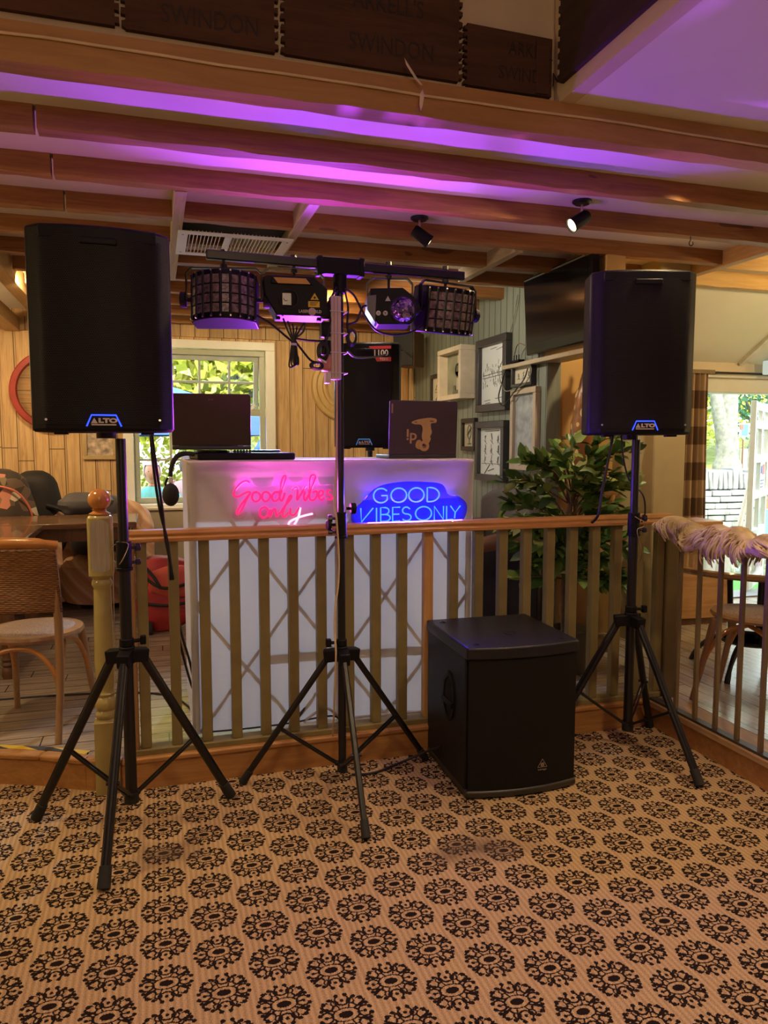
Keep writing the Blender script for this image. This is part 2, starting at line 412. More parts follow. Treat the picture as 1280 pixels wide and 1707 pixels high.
# the raised timber floor: behind the balustrade and round to the right of the carpet
edge = [(2.385, -3.2), (2.385, 3.175), (-0.16, 3.175), (-0.30, 3.23), (-0.48, 3.33), (-0.72, 3.43), (-1.1, 3.52), (-4, 3.8)]
g = G(); g.prism([(2.55, 7.1), (-4, 7.1)] + edge[::-1][:-2] + [(2.55, 3.175)], 0.09, ZP); struct('floor_boards_dining', g, FLOORL, smooth=False)
g = G(); g.bb((2.55, -3.2, 0.09), (6.6, 5.12, ZP)); struct('floor_boards_porch', g, FLOORR, smooth=False)
g = G()
for a, b in zip(edge[1:], edge[2:]):
    g.bar((a[0], a[1] - 0.001, 0.055), (b[0], b[1] - 0.001, 0.055), 0.024, 0.11)
struct('trim_1', g, RISER)                                     # riser of the long step
g = G()
for a, b in zip(edge[1:], edge[2:]):
    g.bar((a[0], a[1] + 0.01, 0.122), (b[0], b[1] + 0.01, 0.122), 0.06, 0.026)
struct('trim_2', g, RISER, bevel=0.008)                        # its nosing
g = G(); g.bb((2.385, -3.2, 0), (2.41, 3.16, 0.1)); struct('trim_3', g, RISER)
g = G(); g.bb((2.37, -3.2, 0.10), (2.55, 3.16, 0.1325)); struct('trim_4', g, wood('porch step nosing', (0.30, 0.17, 0.07), (0.50, 0.33, 0.16), 'y', 0.5, 12, 2.5), bevel=0.006)

# hazard tape stuck along the step edges
def tape():
    t = NT('hazard tape'); x, y, z = t.sep()
    f = t.math('FRACT', t.math('DIVIDE', t.math('ADD', x, y), 0.14))
    t.base(t.mix(t.math('GREATER_THAN', f, 0.5), (0.62, 0.42, 0.02), (0.03, 0.03, 0.03)), 0.6); return t.m
TAPE = tape()
g = G()
for a, b in zip(edge[3:], edge[4:-1]):
    g.bar((a[0], a[1] + 0.055, ZP + 0.0035), (b[0], b[1] + 0.055, ZP + 0.0035), 0.035, 0.001)
tag(g.put('hazard_tape', TAPE, smooth=False), 'yellow and black hazard tape along the left step edge by the turned post', 'tape')
g = G(); g.bb((2.64, 1.6, ZP), (2.69, 2.62, ZP + 0.001))
tag(g.put('hazard_tape', TAPE, smooth=False), 'yellow and black hazard tape on the floor behind the iron bars', 'tape')

# walls
def wall_with_hole(name, x0, x1, z0, z1, hx0, hx1, hz0, hz1, y0, y1, m):
    g = G()
    g.bb((x0, y0, z0), (hx0, y1, z1)); g.bb((hx1, y0, z0), (x1, y1, z1))
    g.bb((hx0, y0, z0), (hx1, y1, hz0)); g.bb((hx0, y0, hz1), (hx1, y1, z1))
    return struct(name, g, m, smooth=False)
YB = 6.98; XG = 2.451
WX0, WX1, WZ0, WZ1 = -0.225, 1.05, 0.90, 2.33
wall_with_hole('wall_back', -4, 2.6, 0, 3.2, WX0, WX1, WZ0, WZ1, YB, YB + 0.22, PINEWALL)
struct('wall_left', G().bb((-4.1, -3.3, 0), (-4, 7.2, 3.2)), PLASTER, smooth=False)
struct('wall_front', G().bb((-4.1, -3.3, 0), (6.7, -3.2, 3.2)), PLASTER, smooth=False)
struct('wall_right', G().bb((6.6, -3.3, 0), (6.7, 5.3, 3.2)), PLASTER, smooth=False)
struct('wall_green', G().bb((XG, 4.40, 0), (XG + 0.1, YB, 2.6)), GREENWALL, smooth=False)
struct('wall_alcove', G().bb((XG + 0.1, 4.42, 0), (3.1, 4.52, 2.6)), OCHRE, smooth=False)
struct('wall_header', G().bb((XG - 0.02, 3.72, 1.98), (XG + 0.10, 4.40, 2.6)), OCHRE, smooth=False)
struct('trim_5', G().bb((XG - 0.06, 3.72, 1.955), (XG + 0.10, 4.95, 1.985)), mat('shelf rail', (0.46, 0.39, 0.27), 0.4), bevel=0.004)
struct('wall_pier', G().bb((2.97, 3.98, 0.1), (3.205, 4.44, 2.6)), mat('pier paint', (0.42, 0.35, 0.18), 0.6, var=0.05), bevel=0.01)
YD = 5.12
DX0, DX1, DZ1 = 4.20, 5.85, 1.905
g = G(); g.bb((3.1, YD, 0), (DX0, YD + 0.2, 2.6)); g.bb((DX1, YD, 0), (6.6, YD + 0.2, 2.6)); g.bb((DX0, YD, DZ1), (DX1, YD + 0.2, 2.6))
struct('wall_door', g, PLASTER, smooth=False)
struct('wall_porch', G().bb((3.1, 4.44, 0), (3.2, YD, 2.6)), OCHRE, smooth=False)

# pine corner post and header band on the back wall
struct('trim_6', G().bb((2.30, YB - 0.03, ZP), (2.37, YB, 2.40)), wood('pine corner strip', (0.36, 0.17, 0.05), (0.58, 0.33, 0.12), 'z', 0.5), bevel=0.006)
struct('trim_7', G().bb((-4, YB - 0.025, 2.375), (2.45, YB, 2.49)), boards('pine header band', [(0.30, 0.18, 0.075), (0.44, 0.29, 0.13), (0.56, 0.39, 0.2)], 0.125, 'x', 'z', 0.06, 0.3, var=0.3))
struct('baseboard_back', G().bb((-4, YB - 0.02, ZP), (2.45, YB, 0.25)), mat('grey skirting paint', (0.34, 0.32, 0.26), 0.5), bevel=0.004)

# ceilings
struct('ceiling', G().bb((-4, 2.44, ZC2), (3.26, 7.1, ZC2 + 0.05)), CEILW, smooth=False)
struct('ceiling_bar', G().bb((1.36, -3.2, ZC), (6.6, 2.43, ZC + 0.05)), CEILW, smooth=False)
struct('ceiling_recess', G().bb((-4, -3.2, 3.15), (1.36, 2.43, 3.2)), CEILW, smooth=False)
struct('wall_bulkhead', G().bb((-4, 2.405, ZC), (1.36, 2.46, 3.15)), mat('bulkhead plaster', (0.60, 0.50, 0.33), 0.85, var=0.05), smooth=False)
struct('wall_upstand', G().bb((1.345, -3.2, ZC - 0.002), (1.40, 2.405, 3.15)), mat('bulkhead plaster', (0.60, 0.50, 0.33), 0.85, var=0.05), smooth=False)
g = G(); g.prism([(4.30, 2.585), (5.12, 2.09), (5.12, 2.15), (4.30, 2.645)], 3.20, 6.6, Matrix(((0, 0, 1, 0), (1, 0, 0, 0), (0, 1, 0, 0), (0, 0, 0, 1))))
struct('ceiling_slope', g, PORCHW, smooth=False)
struct('ceiling_porch', G().bb((3.21, 2.43, ZC), (6.6, 4.32, ZC + 0.05)), PORCHW, smooth=False)
g = G(); g.bar((4.62, 4.36, 2.53), (4.62, 5.10, 2.085), 0.045, 0.03); struct('trim_8', g, mat('white strip', (0.74, 0.72, 0.6), 0.6))

# joists
def wobble_beam(x0, x1, y, w, z0, z1, m, seed, kind='ceiling_beam'):
    rnd = random.Random(seed); g = G(); n = max(2, int((x1 - x0) / 0.12)); vv = []
    for i in range(n + 1):
        x = x0 + (x1 - x0) * i / n
        a, b, c = [rnd.uniform(-0.004, 0.004) for _ in range(3)]
        vv += [(x, y + a, z0 + c), (x, y + w + b, z0 - c * 0.6), (x, y + w, z1), (x, y, z1)]
    f = [(4 * i + k, 4 * i + (k + 1) % 4, 4 * i + 4 + (k + 1) % 4, 4 * i + 4 + k) for i in range(n) for k in range(4)]
    f += [(3, 2, 1, 0), (4 * n, 4 * n + 1, 4 * n + 2, 4 * n + 3)]
    g.add([Vector(v) for v in vv], f)
    return struct(kind, g, m, angle=50)
BEAMW = wood('front beam wood', (0.30, 0.14, 0.035), (0.46, 0.25, 0.075), 'x', 0.55, 10, 2.5, 0.2, knots=0.6)
wobble_beam(-4, 3.26, 2.365, 0.075, ZJ, ZC, BEAMW, 1)
for k in range(1, 11):
    y = 2.38 + 0.4445 * k; xr = 3.20 if k <= 3 else (2.96 if k == 4 else XG)
    if k <= 3:
        wobble_beam(-4, -0.356, y, 0.06, ZJ, ZC, JOIST, 40 + k)
        wobble_beam(-0.345, xr, y, 0.06, ZJ, ZC, JOIST, 10 + k)
    else: wobble_beam(-0.78 if k > 4 else -4, xr, y, 0.06, ZJ, ZC, JOIST, 10 + k)
for y0, y1, x in ((3.33, 5.10, 0.135), (3.33, 4.66, 0.70), (3.80, 4.60, 1.93)):
    struct('ceiling_beam', G().bb((x - 0.025, y0, ZJ - 0.004), (x + 0.025, y1, ZJ + 0.09)), JOISTY, bevel=0.003)
struct('ceiling_beam', G().bb((3.20, 2.44, ZJ - 0.01), (3.26, 4.34, ZC)), wood('trimmer beam', (0.40, 0.22, 0.07), (0.62, 0.42, 0.2), 'y', 0.5), bevel=0.004)
struct('ceiling_beam', G().bb((-0.88, 4.35, ZJ - 0.05), (-0.79, YB, ZC)), wood('left trimmer beam', (0.34, 0.2, 0.07), (0.5, 0.33, 0.14), 'y', 0.5), bevel=0.004)
struct('ceiling_beam', G().bb((-1.16, 4.2, ZJ - 0.11), (-1.04, YB, ZJ)), wood('left trimmer beam', (0.34, 0.2, 0.07), (0.5, 0.33, 0.14), 'y', 0.5), bevel=0.004)
PORCHJ = wood('porch joist wood', (0.48, 0.27, 0.06), (0.66, 0.42, 0.13), 'x', 0.5, 14, 2.5)
for y in (3.38, 3.80, 4.24):
    wobble_beam(3.26, 6.6, y, 0.06, ZJ, ZC, PORCHJ, int(y * 100))

# ------------------------------------------------------------------ window and the doorway
FRAME = mat('sage window paint', (0.40, 0.43, 0.33), 0.4, var=0.05)
WHITEP = mat('white window paint', (0.78, 0.80, 0.74), 0.4, var=0.03)
def glass(name, tint=(1, 1, 1)):
    t = NT(name); tr = t.node('ShaderNodeBsdfTransparent'); tr.inputs[0].default_value = tuple(tint) + (1,)
    gl = t.node('ShaderNodeBsdfGlossy'); gl.inputs['Roughness'].default_value = 0.03
    mx = t.node('ShaderNodeMixShader'); mx.inputs[0].default_value = 0.05
    t.l.new(tr.outputs[0], mx.inputs[1]); t.l.new(gl.outputs[0], mx.inputs[2]); t.l.new(mx.outputs[0], t.out.inputs[0]); return t.m
GLASS = glass('window glass')
g = G(); y0, y1 = YB - 0.03, YB + 0.02
t_ = 0.055
g.bb((WX0 - 0.03, y0, WZ1 - t_), (WX1 + 0.03, y1, WZ1 + 0.02)); g.bb((WX1 - t_, y0, WZ0), (WX1 + 0.03, y1, WZ1 - t_)); g.bb((WX0 - 0.03, y0, WZ0), (WX0 + t_, y1, WZ1 - t_)); 
win = struct('window_1', g, WHITEP, bevel=0.004)
g = G(); g.bb((WX0 - 0.06, YB - 0.09, WZ0 - 0.035), (WX1 + 0.05, YB + 0.1, WZ0)); g.put('sill', WHITEP, win, bevel=0.006)
fx0, fx1, fz0, fz1, fy0, fy1 = WX0 + t_, WX1 - t_, WZ0, WZ1 - t_, YB + 0.02, YB + 0.08
ms = 1.715
g = G(); e = 0.05
g.bb((fx0, fy0, fz1 - e), (fx1, fy1, fz1)); g.bb((fx0, fy0, fz0), (fx1, fy1, fz0 + e)); g.bb((fx0, fy0, fz0 + e), (fx0 + e, fy1, fz1 - e)); g.bb((fx1 - e, fy0, fz0 + e), (fx1, fy1, fz1 - e)); g.bb((fx0 + e, fy0, ms - 0.03), (fx1 - e, fy1, ms + 0.03))
g.put('frame', FRAME, win, bevel=0.004)
# top-hung opening light, pushed out at the bottom
a0, a1, b0, b1 = fx0 + e, fx1 - e, ms + 0.03, fz1 - e
h = b1 - b0
sash = thing('sash', None, None, (0, YB + 0.06, b1), rot=(R(9), 0, 0)); sash.parent = win
g = G(); s_ = 0.045
g.bb((a0, 0, -s_), (a1, 0.045, 0)); g.bb((a0, 0, -h), (a1, 0.045, -h + s_)); g.bb((a0, 0, -h + s_), (a0 + s_, 0.045, -s_)); g.bb((a1 - s_, 0, -h + s_), (a1, 0.045, -s_))
for i in (1, 2, 3): g.bb((a0 + (a1 - a0) * i / 4 - 0.011, 0.005, -h + s_), (a0 + (a1 - a0) * i / 4 + 0.011, 0.04, -s_))
g.bb((a0 + s_, 0.007, -h / 2 - 0.011), (a1 - s_, 0.038, -h / 2 + 0.011))
g.put('sash_frame', mat('sage sash paint', (0.40, 0.46, 0.42), 0.4), sash, bevel=0.003)
G().bb((a0 + s_, 0.02, -h + s_), (a1 - s_, 0.024, -s_)).put('pane', GLASS, sash, smooth=False)
g = G(); g.bar((0.86, YB + 0.03, ms + 0.03), (0.90, YB + 0.02, ms + 0.075), 0.014, 0.02); g.put('stay', mat('white stay', (0.8, 0.8, 0.78), 0.3), win)
g = G(); lx0, lx1, lz0, lz1 = fx0 + e, fx1 - e, fz0 + e, ms - 0.03
for i in (1, 2, 3): g.bb((lx0 + (lx1 - lx0) * i / 4 - 0.011, fy0 + 0.01, lz0), (lx0 + (lx1 - lx0) * i / 4 + 0.011, fy1 - 0.01, lz1))
g.bb((lx0, fy0 + 0.013, (lz0 + lz1) / 2 - 0.04), (lx1, fy1 - 0.013, (lz0 + lz1) / 2 - 0.02))
g.put('glazing_bar', FRAME, win, bevel=0.003)
G().bb((lx0, fy0 + 0.03, lz0), (lx1, fy0 + 0.034, lz1)).put('pane', GLASS, win, smooth=False)

DOORP = mat('cream door paint', (0.72, 0.74, 0.62), 0.4, var=0.03)
g = G(); g.bb((DX0, YD - 0.02, DZ1 - 0.06), (DX1, YD + 0.12, DZ1 + 0.05)); g.bb((DX0 - 0.04, YD - 0.021, ZP), (DX0 + 0.035, YD + 0.12, DZ1 - 0.06)); g.bb((DX1 - 0.05, YD - 0.021, ZP), (DX1 + 0.04, YD + 0.12, DZ1 - 0.06))
dr = struct('door_1', g, DOORP, bevel=0.006)
G().bb((DX0 - 0.05, YD - 0.03, DZ1 + 0.06), (DX1 + 0.05, YD, DZ1 + 0.085)).put('architrave', DOORP, dr, bevel=0.004)
G().bb((DX0, YD - 0.02, ZP - 0.03), (DX1, YD + 0.22, ZP + 0.012)).put('threshold', mat('grey threshold', (0.25, 0.27, 0.28), 0.5), dr)
# glazed leaf standing open outside
leaf = thing('door_2', 'white glazed door leaf standing open outside the doorway', None, (4.93, YD + 0.16, ZP + 0.01), R(38)); leaf['kind'] = 'structure'
g = G(); lw, lh = 0.80, 1.66
for x in (0.0, lw - 0.07): g.bb((x, -0.022, 0), (x + 0.07, 0.022, lh))
for z in (0, 0.44, 0.80, 1.12, 1.42, lh - 0.08): g.bb((0.07, -0.021, z), (lw - 0.07, 0.021, z + (0.07 if z not in (0, 0.44) else 0.09)))
g.bb((lw / 2 - 0.02, -0.018, 0.46), (lw / 2 + 0.02, 0.018, lh - 0.02))
g.put('leaf_frame', WHITEP, leaf, bevel=0.004)
G().bb((0.06, -0.003, 0.05), (lw - 0.06, 0.003, lh - 0.05)).put('pane', GLASS, leaf, smooth=False)
# ------------------------------------------------------------------ sound and light equipment
BLACK = mat('black plastic', (0.006, 0.006, 0.007), 0.5, var=0.2, scale=20, bump=0.12, bscale=300, spec=0.2)
BLACKM = mat('black painted steel', (0.009, 0.009, 0.010), 0.33, var=0.1, scale=30)
RUBBER = mat('black rubber', (0.010, 0.010, 0.010), 0.7)
CHROME = mat('bright screw metal', (0.7, 0.7, 0.68), 0.25, 1.0)
CABLE = mat('black cable', (0.010, 0.010, 0.011), 0.45)
TIE = mat('white cable tie', (0.75, 0.7, 0.75), 0.5)
LETTER = mat('pale lettering', (0.72, 0.62, 0.52), 0.5)
BLUELED = emis('blue led', (0.02, 0.06, 1.0), 2.6)
def grille_mat(name, lo, hi, pitch=0.0065):
    t = NT(name); x, y, z = t.sep(t.coord('UV'))
    row = t.math('FLOOR', t.math('DIVIDE', y, pitch * 0.87))
    xs = t.math('ADD', t.math('DIVIDE', x, pitch), t.math('MULTIPLY', t.math('MODULO', row, 2.0), 0.5))
    a = t.math('SUBTRACT', t.math('FRACT', xs), 0.5); b = t.math('SUBTRACT', t.math('FRACT', t.math('DIVIDE', y, pitch * 0.87)), 0.5)
    d = t.math('SQRT', t.math('ADD', t.math('MULTIPLY', a, a), t.math('MULTIPLY', b, b)))
    hole = t.math('LESS_THAN', d, 0.34)
    t.base(t.mix(hole, hi, lo), 0.5, spec=0.15); t.bump(t.math('MULTIPLY', hole, -1.0), 0.6, 0.003); return t.m
GRILLE = grille_mat('perforated grille', (0.002, 0.002, 0.002), (0.022, 0.020, 0.019))

def logo_a(w, h):      # the solid triangle that stands for the A
    return [(-w / 2, 0), (w / 2, 0), (0.0, h)]

def speaker(loc, rz, label, lit=True, sticker=False):
    t = thing('loudspeaker', label, 'loudspeaker', loc, rz, None)
    HH = 0.665
    front = [(-0.215, -0.115), (-0.17, -0.16), (-0.09, -0.178), (0.0, -0.184), (0.09, -0.178), (0.17, -0.16), (0.215, -0.115)]
    plan = front + [(0.205, 0.02), (0.15, 0.16), (0.13, 0.175), (-0.13, 0.175), (-0.15, 0.16), (-0.205, 0.02)]
    g = G(); g.prism(plan, 0.0, HH); g.put('cabinet', BLACK, t, bevel=0.012, seg=3, angle=25)
    # perforated grille wrapped round the front, narrower at mid height
    g = G(); rows = 12; fr = []
    for i in range(len(front) - 1):
        fr.append(Vector(front[i] + (0,)))
    fr.append(Vector(front[-1] + (0,)))
    L = [0]
    for a, b in zip(fr, fr[1:]): L.append(L[-1] + (b - a).length)
    def at_len(s):
        for i in range(len(L) - 1):
            if s <= L[i + 1]: return fr[i].lerp(fr[i + 1], (s - L[i]) / (L[i + 1] - L[i]))
        return fr[-1]
    uvs = []
    def pos(u, v):
        inset = 0.022 + 0.016 * math.exp(-((v - 0.52) / 0.16) ** 2)
        s = inset + u * (L[-1] - 2 * inset); p = at_len(s); n_ = Vector((p.x * 0.6, -0.2, 0)).normalized()
        z = 0.025 + v * (HH - 0.06)
        uvs.append((s, z)); return Vector((p.x, p.y, z)) + n_ * 0.0025
    g.grid(pos, 24, 16)
    o = g.put('grille', GRILLE, t, recalc=False, angle=40)
    uv = o.data.uv_layers.new(name='UVMap')
    for lp in o.data.loops: uv.data[lp.index].uv = uvs[lp.vertex_index]
    # top lip with the small tab
    g = G(); g.prism([(-0.172, -0.166), (0, -0.190), (0.172, -0.166), (0.172, -0.14), (-0.172, -0.14)], HH - 0.045, HH - 0.006)
    g.prism([(-0.055, -0.192), (0.055, -0.192), (0.055, -0.16), (-0.055, -0.16)], HH - 0.062, HH - 0.04)
    g.put('top_lip', BLACK, t, bevel=0.004)
    g = G(); g.cyl((0, 0.0, -0.02), (0, 0.0, 0.01), 0.032); g.put('pole_cup', BLACKM, t)
    for x in (-0.13, 0.13): G().bb((x - 0.02, -0.13, -0.008), (x + 0.02, -0.09, 0.002)).put('foot', RUBBER, t)
    # badge
    m = face_to('-y', (0.0, -0.1905, 0.022))
    g = G(); g.prism([(-0.045, -0.004), (0.045, -0.004), (0.034, 0.03), (-0.034, 0.03)], -0.006, 0.0, m); b = g.put('badge', BLACK, t)
    g = G(); q = [m @ Vector(p) for p in ((-0.051, -0.004, 0.0015), (-0.036, 0.033, 0.0015), (0.036, 0.033, 0.0015), (0.051, -0.004, 0.0015))]
    g.tube(q, 0.0026, 6); g.put('led_strip', BLUELED if lit else emis('small blue led', (0.1, 0.4, 1), 0.5), b)
    g = G(); g.prism([(-0.0385, 0.006), (-0.0185, 0.006), (-0.0285, 0.024)], 0.0, 0.0015, m)
    g.mesh(lettering('LTO', 0.0195, 0.0008, 1.5, 0.0012), m @ Matrix.Translation((0.0115, 0.0145, 0.0008)))
    g.prism([(-0.037, -0.0005), (0.036, -0.0005), (0.036, 0.0035), (-0.037, 0.0035)], 0.0, 0.0012, m)
    g.put('lettering', LETTER, b, smooth=False)
    for x in (-0.168, 0.168): G().cyl((x, -0.168, 0.04), (x, -0.172, 0.04), 0.004).put('screw', CHROME, t)
    if sticker:
        m = face_to('-y', (0.118, -0.186, HH - 0.075))
        red = mat('red sticker', (0.55, 0.03, 0.03), 0.5)
        g = G(); g.prism([(-0.075, 0.03), (0.055, 0.03), (0.055, 0.048), (-0.088, 0.048)], 0, 0.0015, m); g.prism([(-0.035, -0.048), (0.055, -0.048), (0.055, -0.022), (-0.05, -0.022)], 0, 0.0015, m)
        s = g.put('sticker', red, t)
        g = G(); g.mesh(lettering('1100', 0.052, 0.001, 0.95, 0.001), m @ Matrix.Translation((-0.012, 0.004, 0.001))); g.mesh(lettering('TS315', 0.024, 0.001, 0.9, 0.0005), m @ Matrix.Translation((0.01, -0.035, 0.0028)))
        g.put('lettering', LETTER, s, smooth=False)
    return t

def tripod(loc, hubz, feet, poletop, bottomz, label, collar, r=0.0175, leg_r=0.0165, top_cap=True, name='tripod_stand', knob_rot=0.0, thin=0.011):
    """feet are offsets from the pole axis"""
    t = thing(name, label, 'stand', loc)
    g = G(); g.cyl((0, 0, bottomz), (0, 0, collar), r + 0.003, n=20); lo = g.put('lower_tube', BLACKM, t)
    g = G(); g.cyl((0, 0, bottomz - 0.006), (0, 0, bottomz + 0.035), r + 0.0085, n=20); g.put('tube_cap', RUBBER, t)
    g = G(); g.cyl((0, 0, collar), (0, 0, poletop), r, n=20); g.put('upper_tube', BLACKM, t)
    g = G(); g.cyl((0, 0, collar - 0.05), (0, 0, collar + 0.045), r + 0.009, n=20); g.cyl((0, 0, collar - 0.062), (0, 0, collar - 0.05), r + 0.012, n=20)
    c = g.put('collar', BLACK, t, bevel=0.002)
    kx, ky = math.cos(knob_rot), math.sin(knob_rot)
    for dz, s in ((0.02, 1.0), (-0.035, 0.75)):
        g = G(); g.cyl((kx * r, ky * r, collar + dz), (kx * (r + 0.03), ky * (r + 0.03), collar + dz), 0.006); g.cyl((kx * (r + 0.022), ky * (r + 0.022), collar + dz), (kx * (r + 0.04), ky * (r + 0.04), collar + dz), 0.016 * s, n=10)
        g.put('knob', mat('knob plastic', (0.03, 0.02, 0.05), 0.3), c, bevel=0.002)
    # hub
    g = G(); g.cyl((0, 0, hubz - 0.035), (0, 0, hubz + 0.03), r + 0.011, n=20); g.cyl((0, 0, hubz + 0.03), (0, 0, hubz + 0.06), r + 0.008, n=20)
    for fx, fy in feet:
        d = Vector((fx, fy, 0)).normalized(); g.bar(d * 0.015 + Vector((0, 0, hubz - 0.005)), d * 0.075 + Vector((0, 0, hubz - 0.012)), 0.045, 0.05)
    h = g.put('hub', BLACK, t, bevel=0.004)
    g = G(); g.cyl((kx * r, ky * r, hubz + 0.045), (kx * (r + 0.035), ky * (r + 0.035), hubz + 0.045), 0.007); g.box((kx * (r + 0.042), ky * (r + 0.042), hubz + 0.045), (0.022, 0.022, 0.034)); g.put('knob', BLACK, h, bevel=0.004)
    for fx, fy in feet:
        d = Vector((fx, fy, 0)); u = d.normalized()
        p0 = u * 0.055 + Vector((0, 0, hubz - 0.015)); p1 = Vector((fx, fy, 0.022))
        g = G(); g.cyl(p0, p1, leg_r, n=14)
        up = (p1 - p0).normalized(); sd = up.cross(Vector((0, 0, 1))).normalized(); out = sd.cross(up).normalized()
        for k in (-0.4, 0.4): g.cyl(p0 + sd * leg_r * k + out * leg_r * 0.85, p1 + sd * leg_r * k + out * leg_r * 0.85, leg_r * 0.22, n=6)
        lg = g.put('leg', BLACKM, t)
        g = G(); g.cyl(p0.lerp(p1, 0.93), p1 + up * 0.018, leg_r + 0.0035, leg_r + 0.005, n=14); g.put('rubber_foot', RUBBER, lg, bevel=0.002)
        q = p0.lerp(p1, 0.58)
        g = G(); s0 = u * 0.024 + Vector((0, 0, bottomz + 0.03))
        for s_ in (-1, 1): g.bar(s0 + sd * s_ * 0.007, q + sd * s_ * 0.007, 0.004, thin)
        g.cyl(q - sd * 0.022, q + sd * 0.022, 0.007, n=10); g.cyl(s0 - sd * 0.014, s0 + sd * 0.014, 0.007, n=10)
        g.put('brace', BLACKM, t)
    return t

tripod((-0.115, 2.88, 0), 0.655, [(-0.075, -0.42), (-0.345, 0.13), (0.37, 0.10)], 1.449, 0.09, 'black tripod stand under the left loudspeaker, beside the turned post', 1.03, knob_rot=0.3, r=0.0185)
tripod((2.105, 2.95, 0), 0.620, [(0.04, -0.44), (-0.34, 0.13), (0.255, 0.18)], 1.449, 0.09, 'black tripod stand under the right loudspeaker, behind the subwoofer', 1.07, knob_rot=-0.3, r=0.0185)
speaker((-0.162, 2.88, 1.470), R(1.5), 'large black loudspeaker on the left stand, blue lit badge at the bottom').scale = (1.07, 1.0, 1.015)
speaker((2.097, 2.983, 1.470), R(-17), 'large black loudspeaker on the right stand, in front of the pier').scale = (1.08, 1.0, 1.06)
speaker((1.37, 4.80, 1.405), R(-27), 'black loudspeaker with 1100 sticker standing behind the white booth', lit=False, sticker=True)
tripod((1.37, 4.80, ZP), 0.75 - ZP, [(-0.1, -0.42), (-0.36, 0.28), (0.12, 0.42)], 1.384 - ZP, 0.09, 'black stand under the loudspeaker behind the white booth', 1.08 - ZP)

# ---- lighting stand with crossbar
CX_, CY_ = 0.728, 2.985
ls = tripod((CX_, CY_, 0), 0.560, [(-0.03, -0.475), (-0.40, 0.10), (0.405, 0.10)], 2.06, 0.055, 'tall black lighting stand with a crossbar in the middle', 1.105, name='lighting_stand', r=0.0135, leg_r=0.0125, knob_rot=R(170))
TB = 2.132   # crossbar height
g = G(); g.cyl((0.02, 0, 1.165), (0.045, 0, 1.165), 0.006); g.cyl((0.04, 0, 1.165), (0.062, 0, 1.165), 0.023, n=14); g.put('knob', BLACK, ls, bevel=0.003)
g = G(); g.cyl((-0.02, 0, 1.10), (-0.05, -0.01, 1.10), 0.006); g.cyl((-0.048, -0.012, 1.10), (-0.062, -0.014, 1.10), 0.021, n=14); g.put('knob', BLACK, ls, bevel=0.003)
g = G(); g.cyl((0, 0, 2.03), (0, 0, TB - 0.02), 0.027, n=20); g.bb((-0.085, -0.03, TB - 0.034), (0.085, 0.03, TB + 0.030)); g.bb((-0.095, -0.033, TB - 0.038), (-0.075, 0.033, TB + 0.034)); g.bb((0.075, -0.033, TB - 0.038), (0.095, 0.033, TB + 0.034))
g.put('t_joint', BLACK, ls, bevel=0.004)
g = G(); g.bar((-0.52, 0, TB + 0.012), (0.535, 0, TB - 0.002), 0.03, 0.034); g.put('crossbar', BLACKM, ls, bevel=0.004)
for x in (-0.455, -0.185, 0.205, 0.452):
    g = G(); g.cyl((x, 0, TB + 0.03), (x, 0, TB - 0.075), 0.006, n=10); g.cyl((x, 0, TB + 0.02), (x, 0, TB + 0.034), 0.012, n=6); g.cyl((x, 0, TB - 0.034), (x, 0, TB - 0.020), 0.014, n=8)
    g.put('bolt', BLACKM, ls)

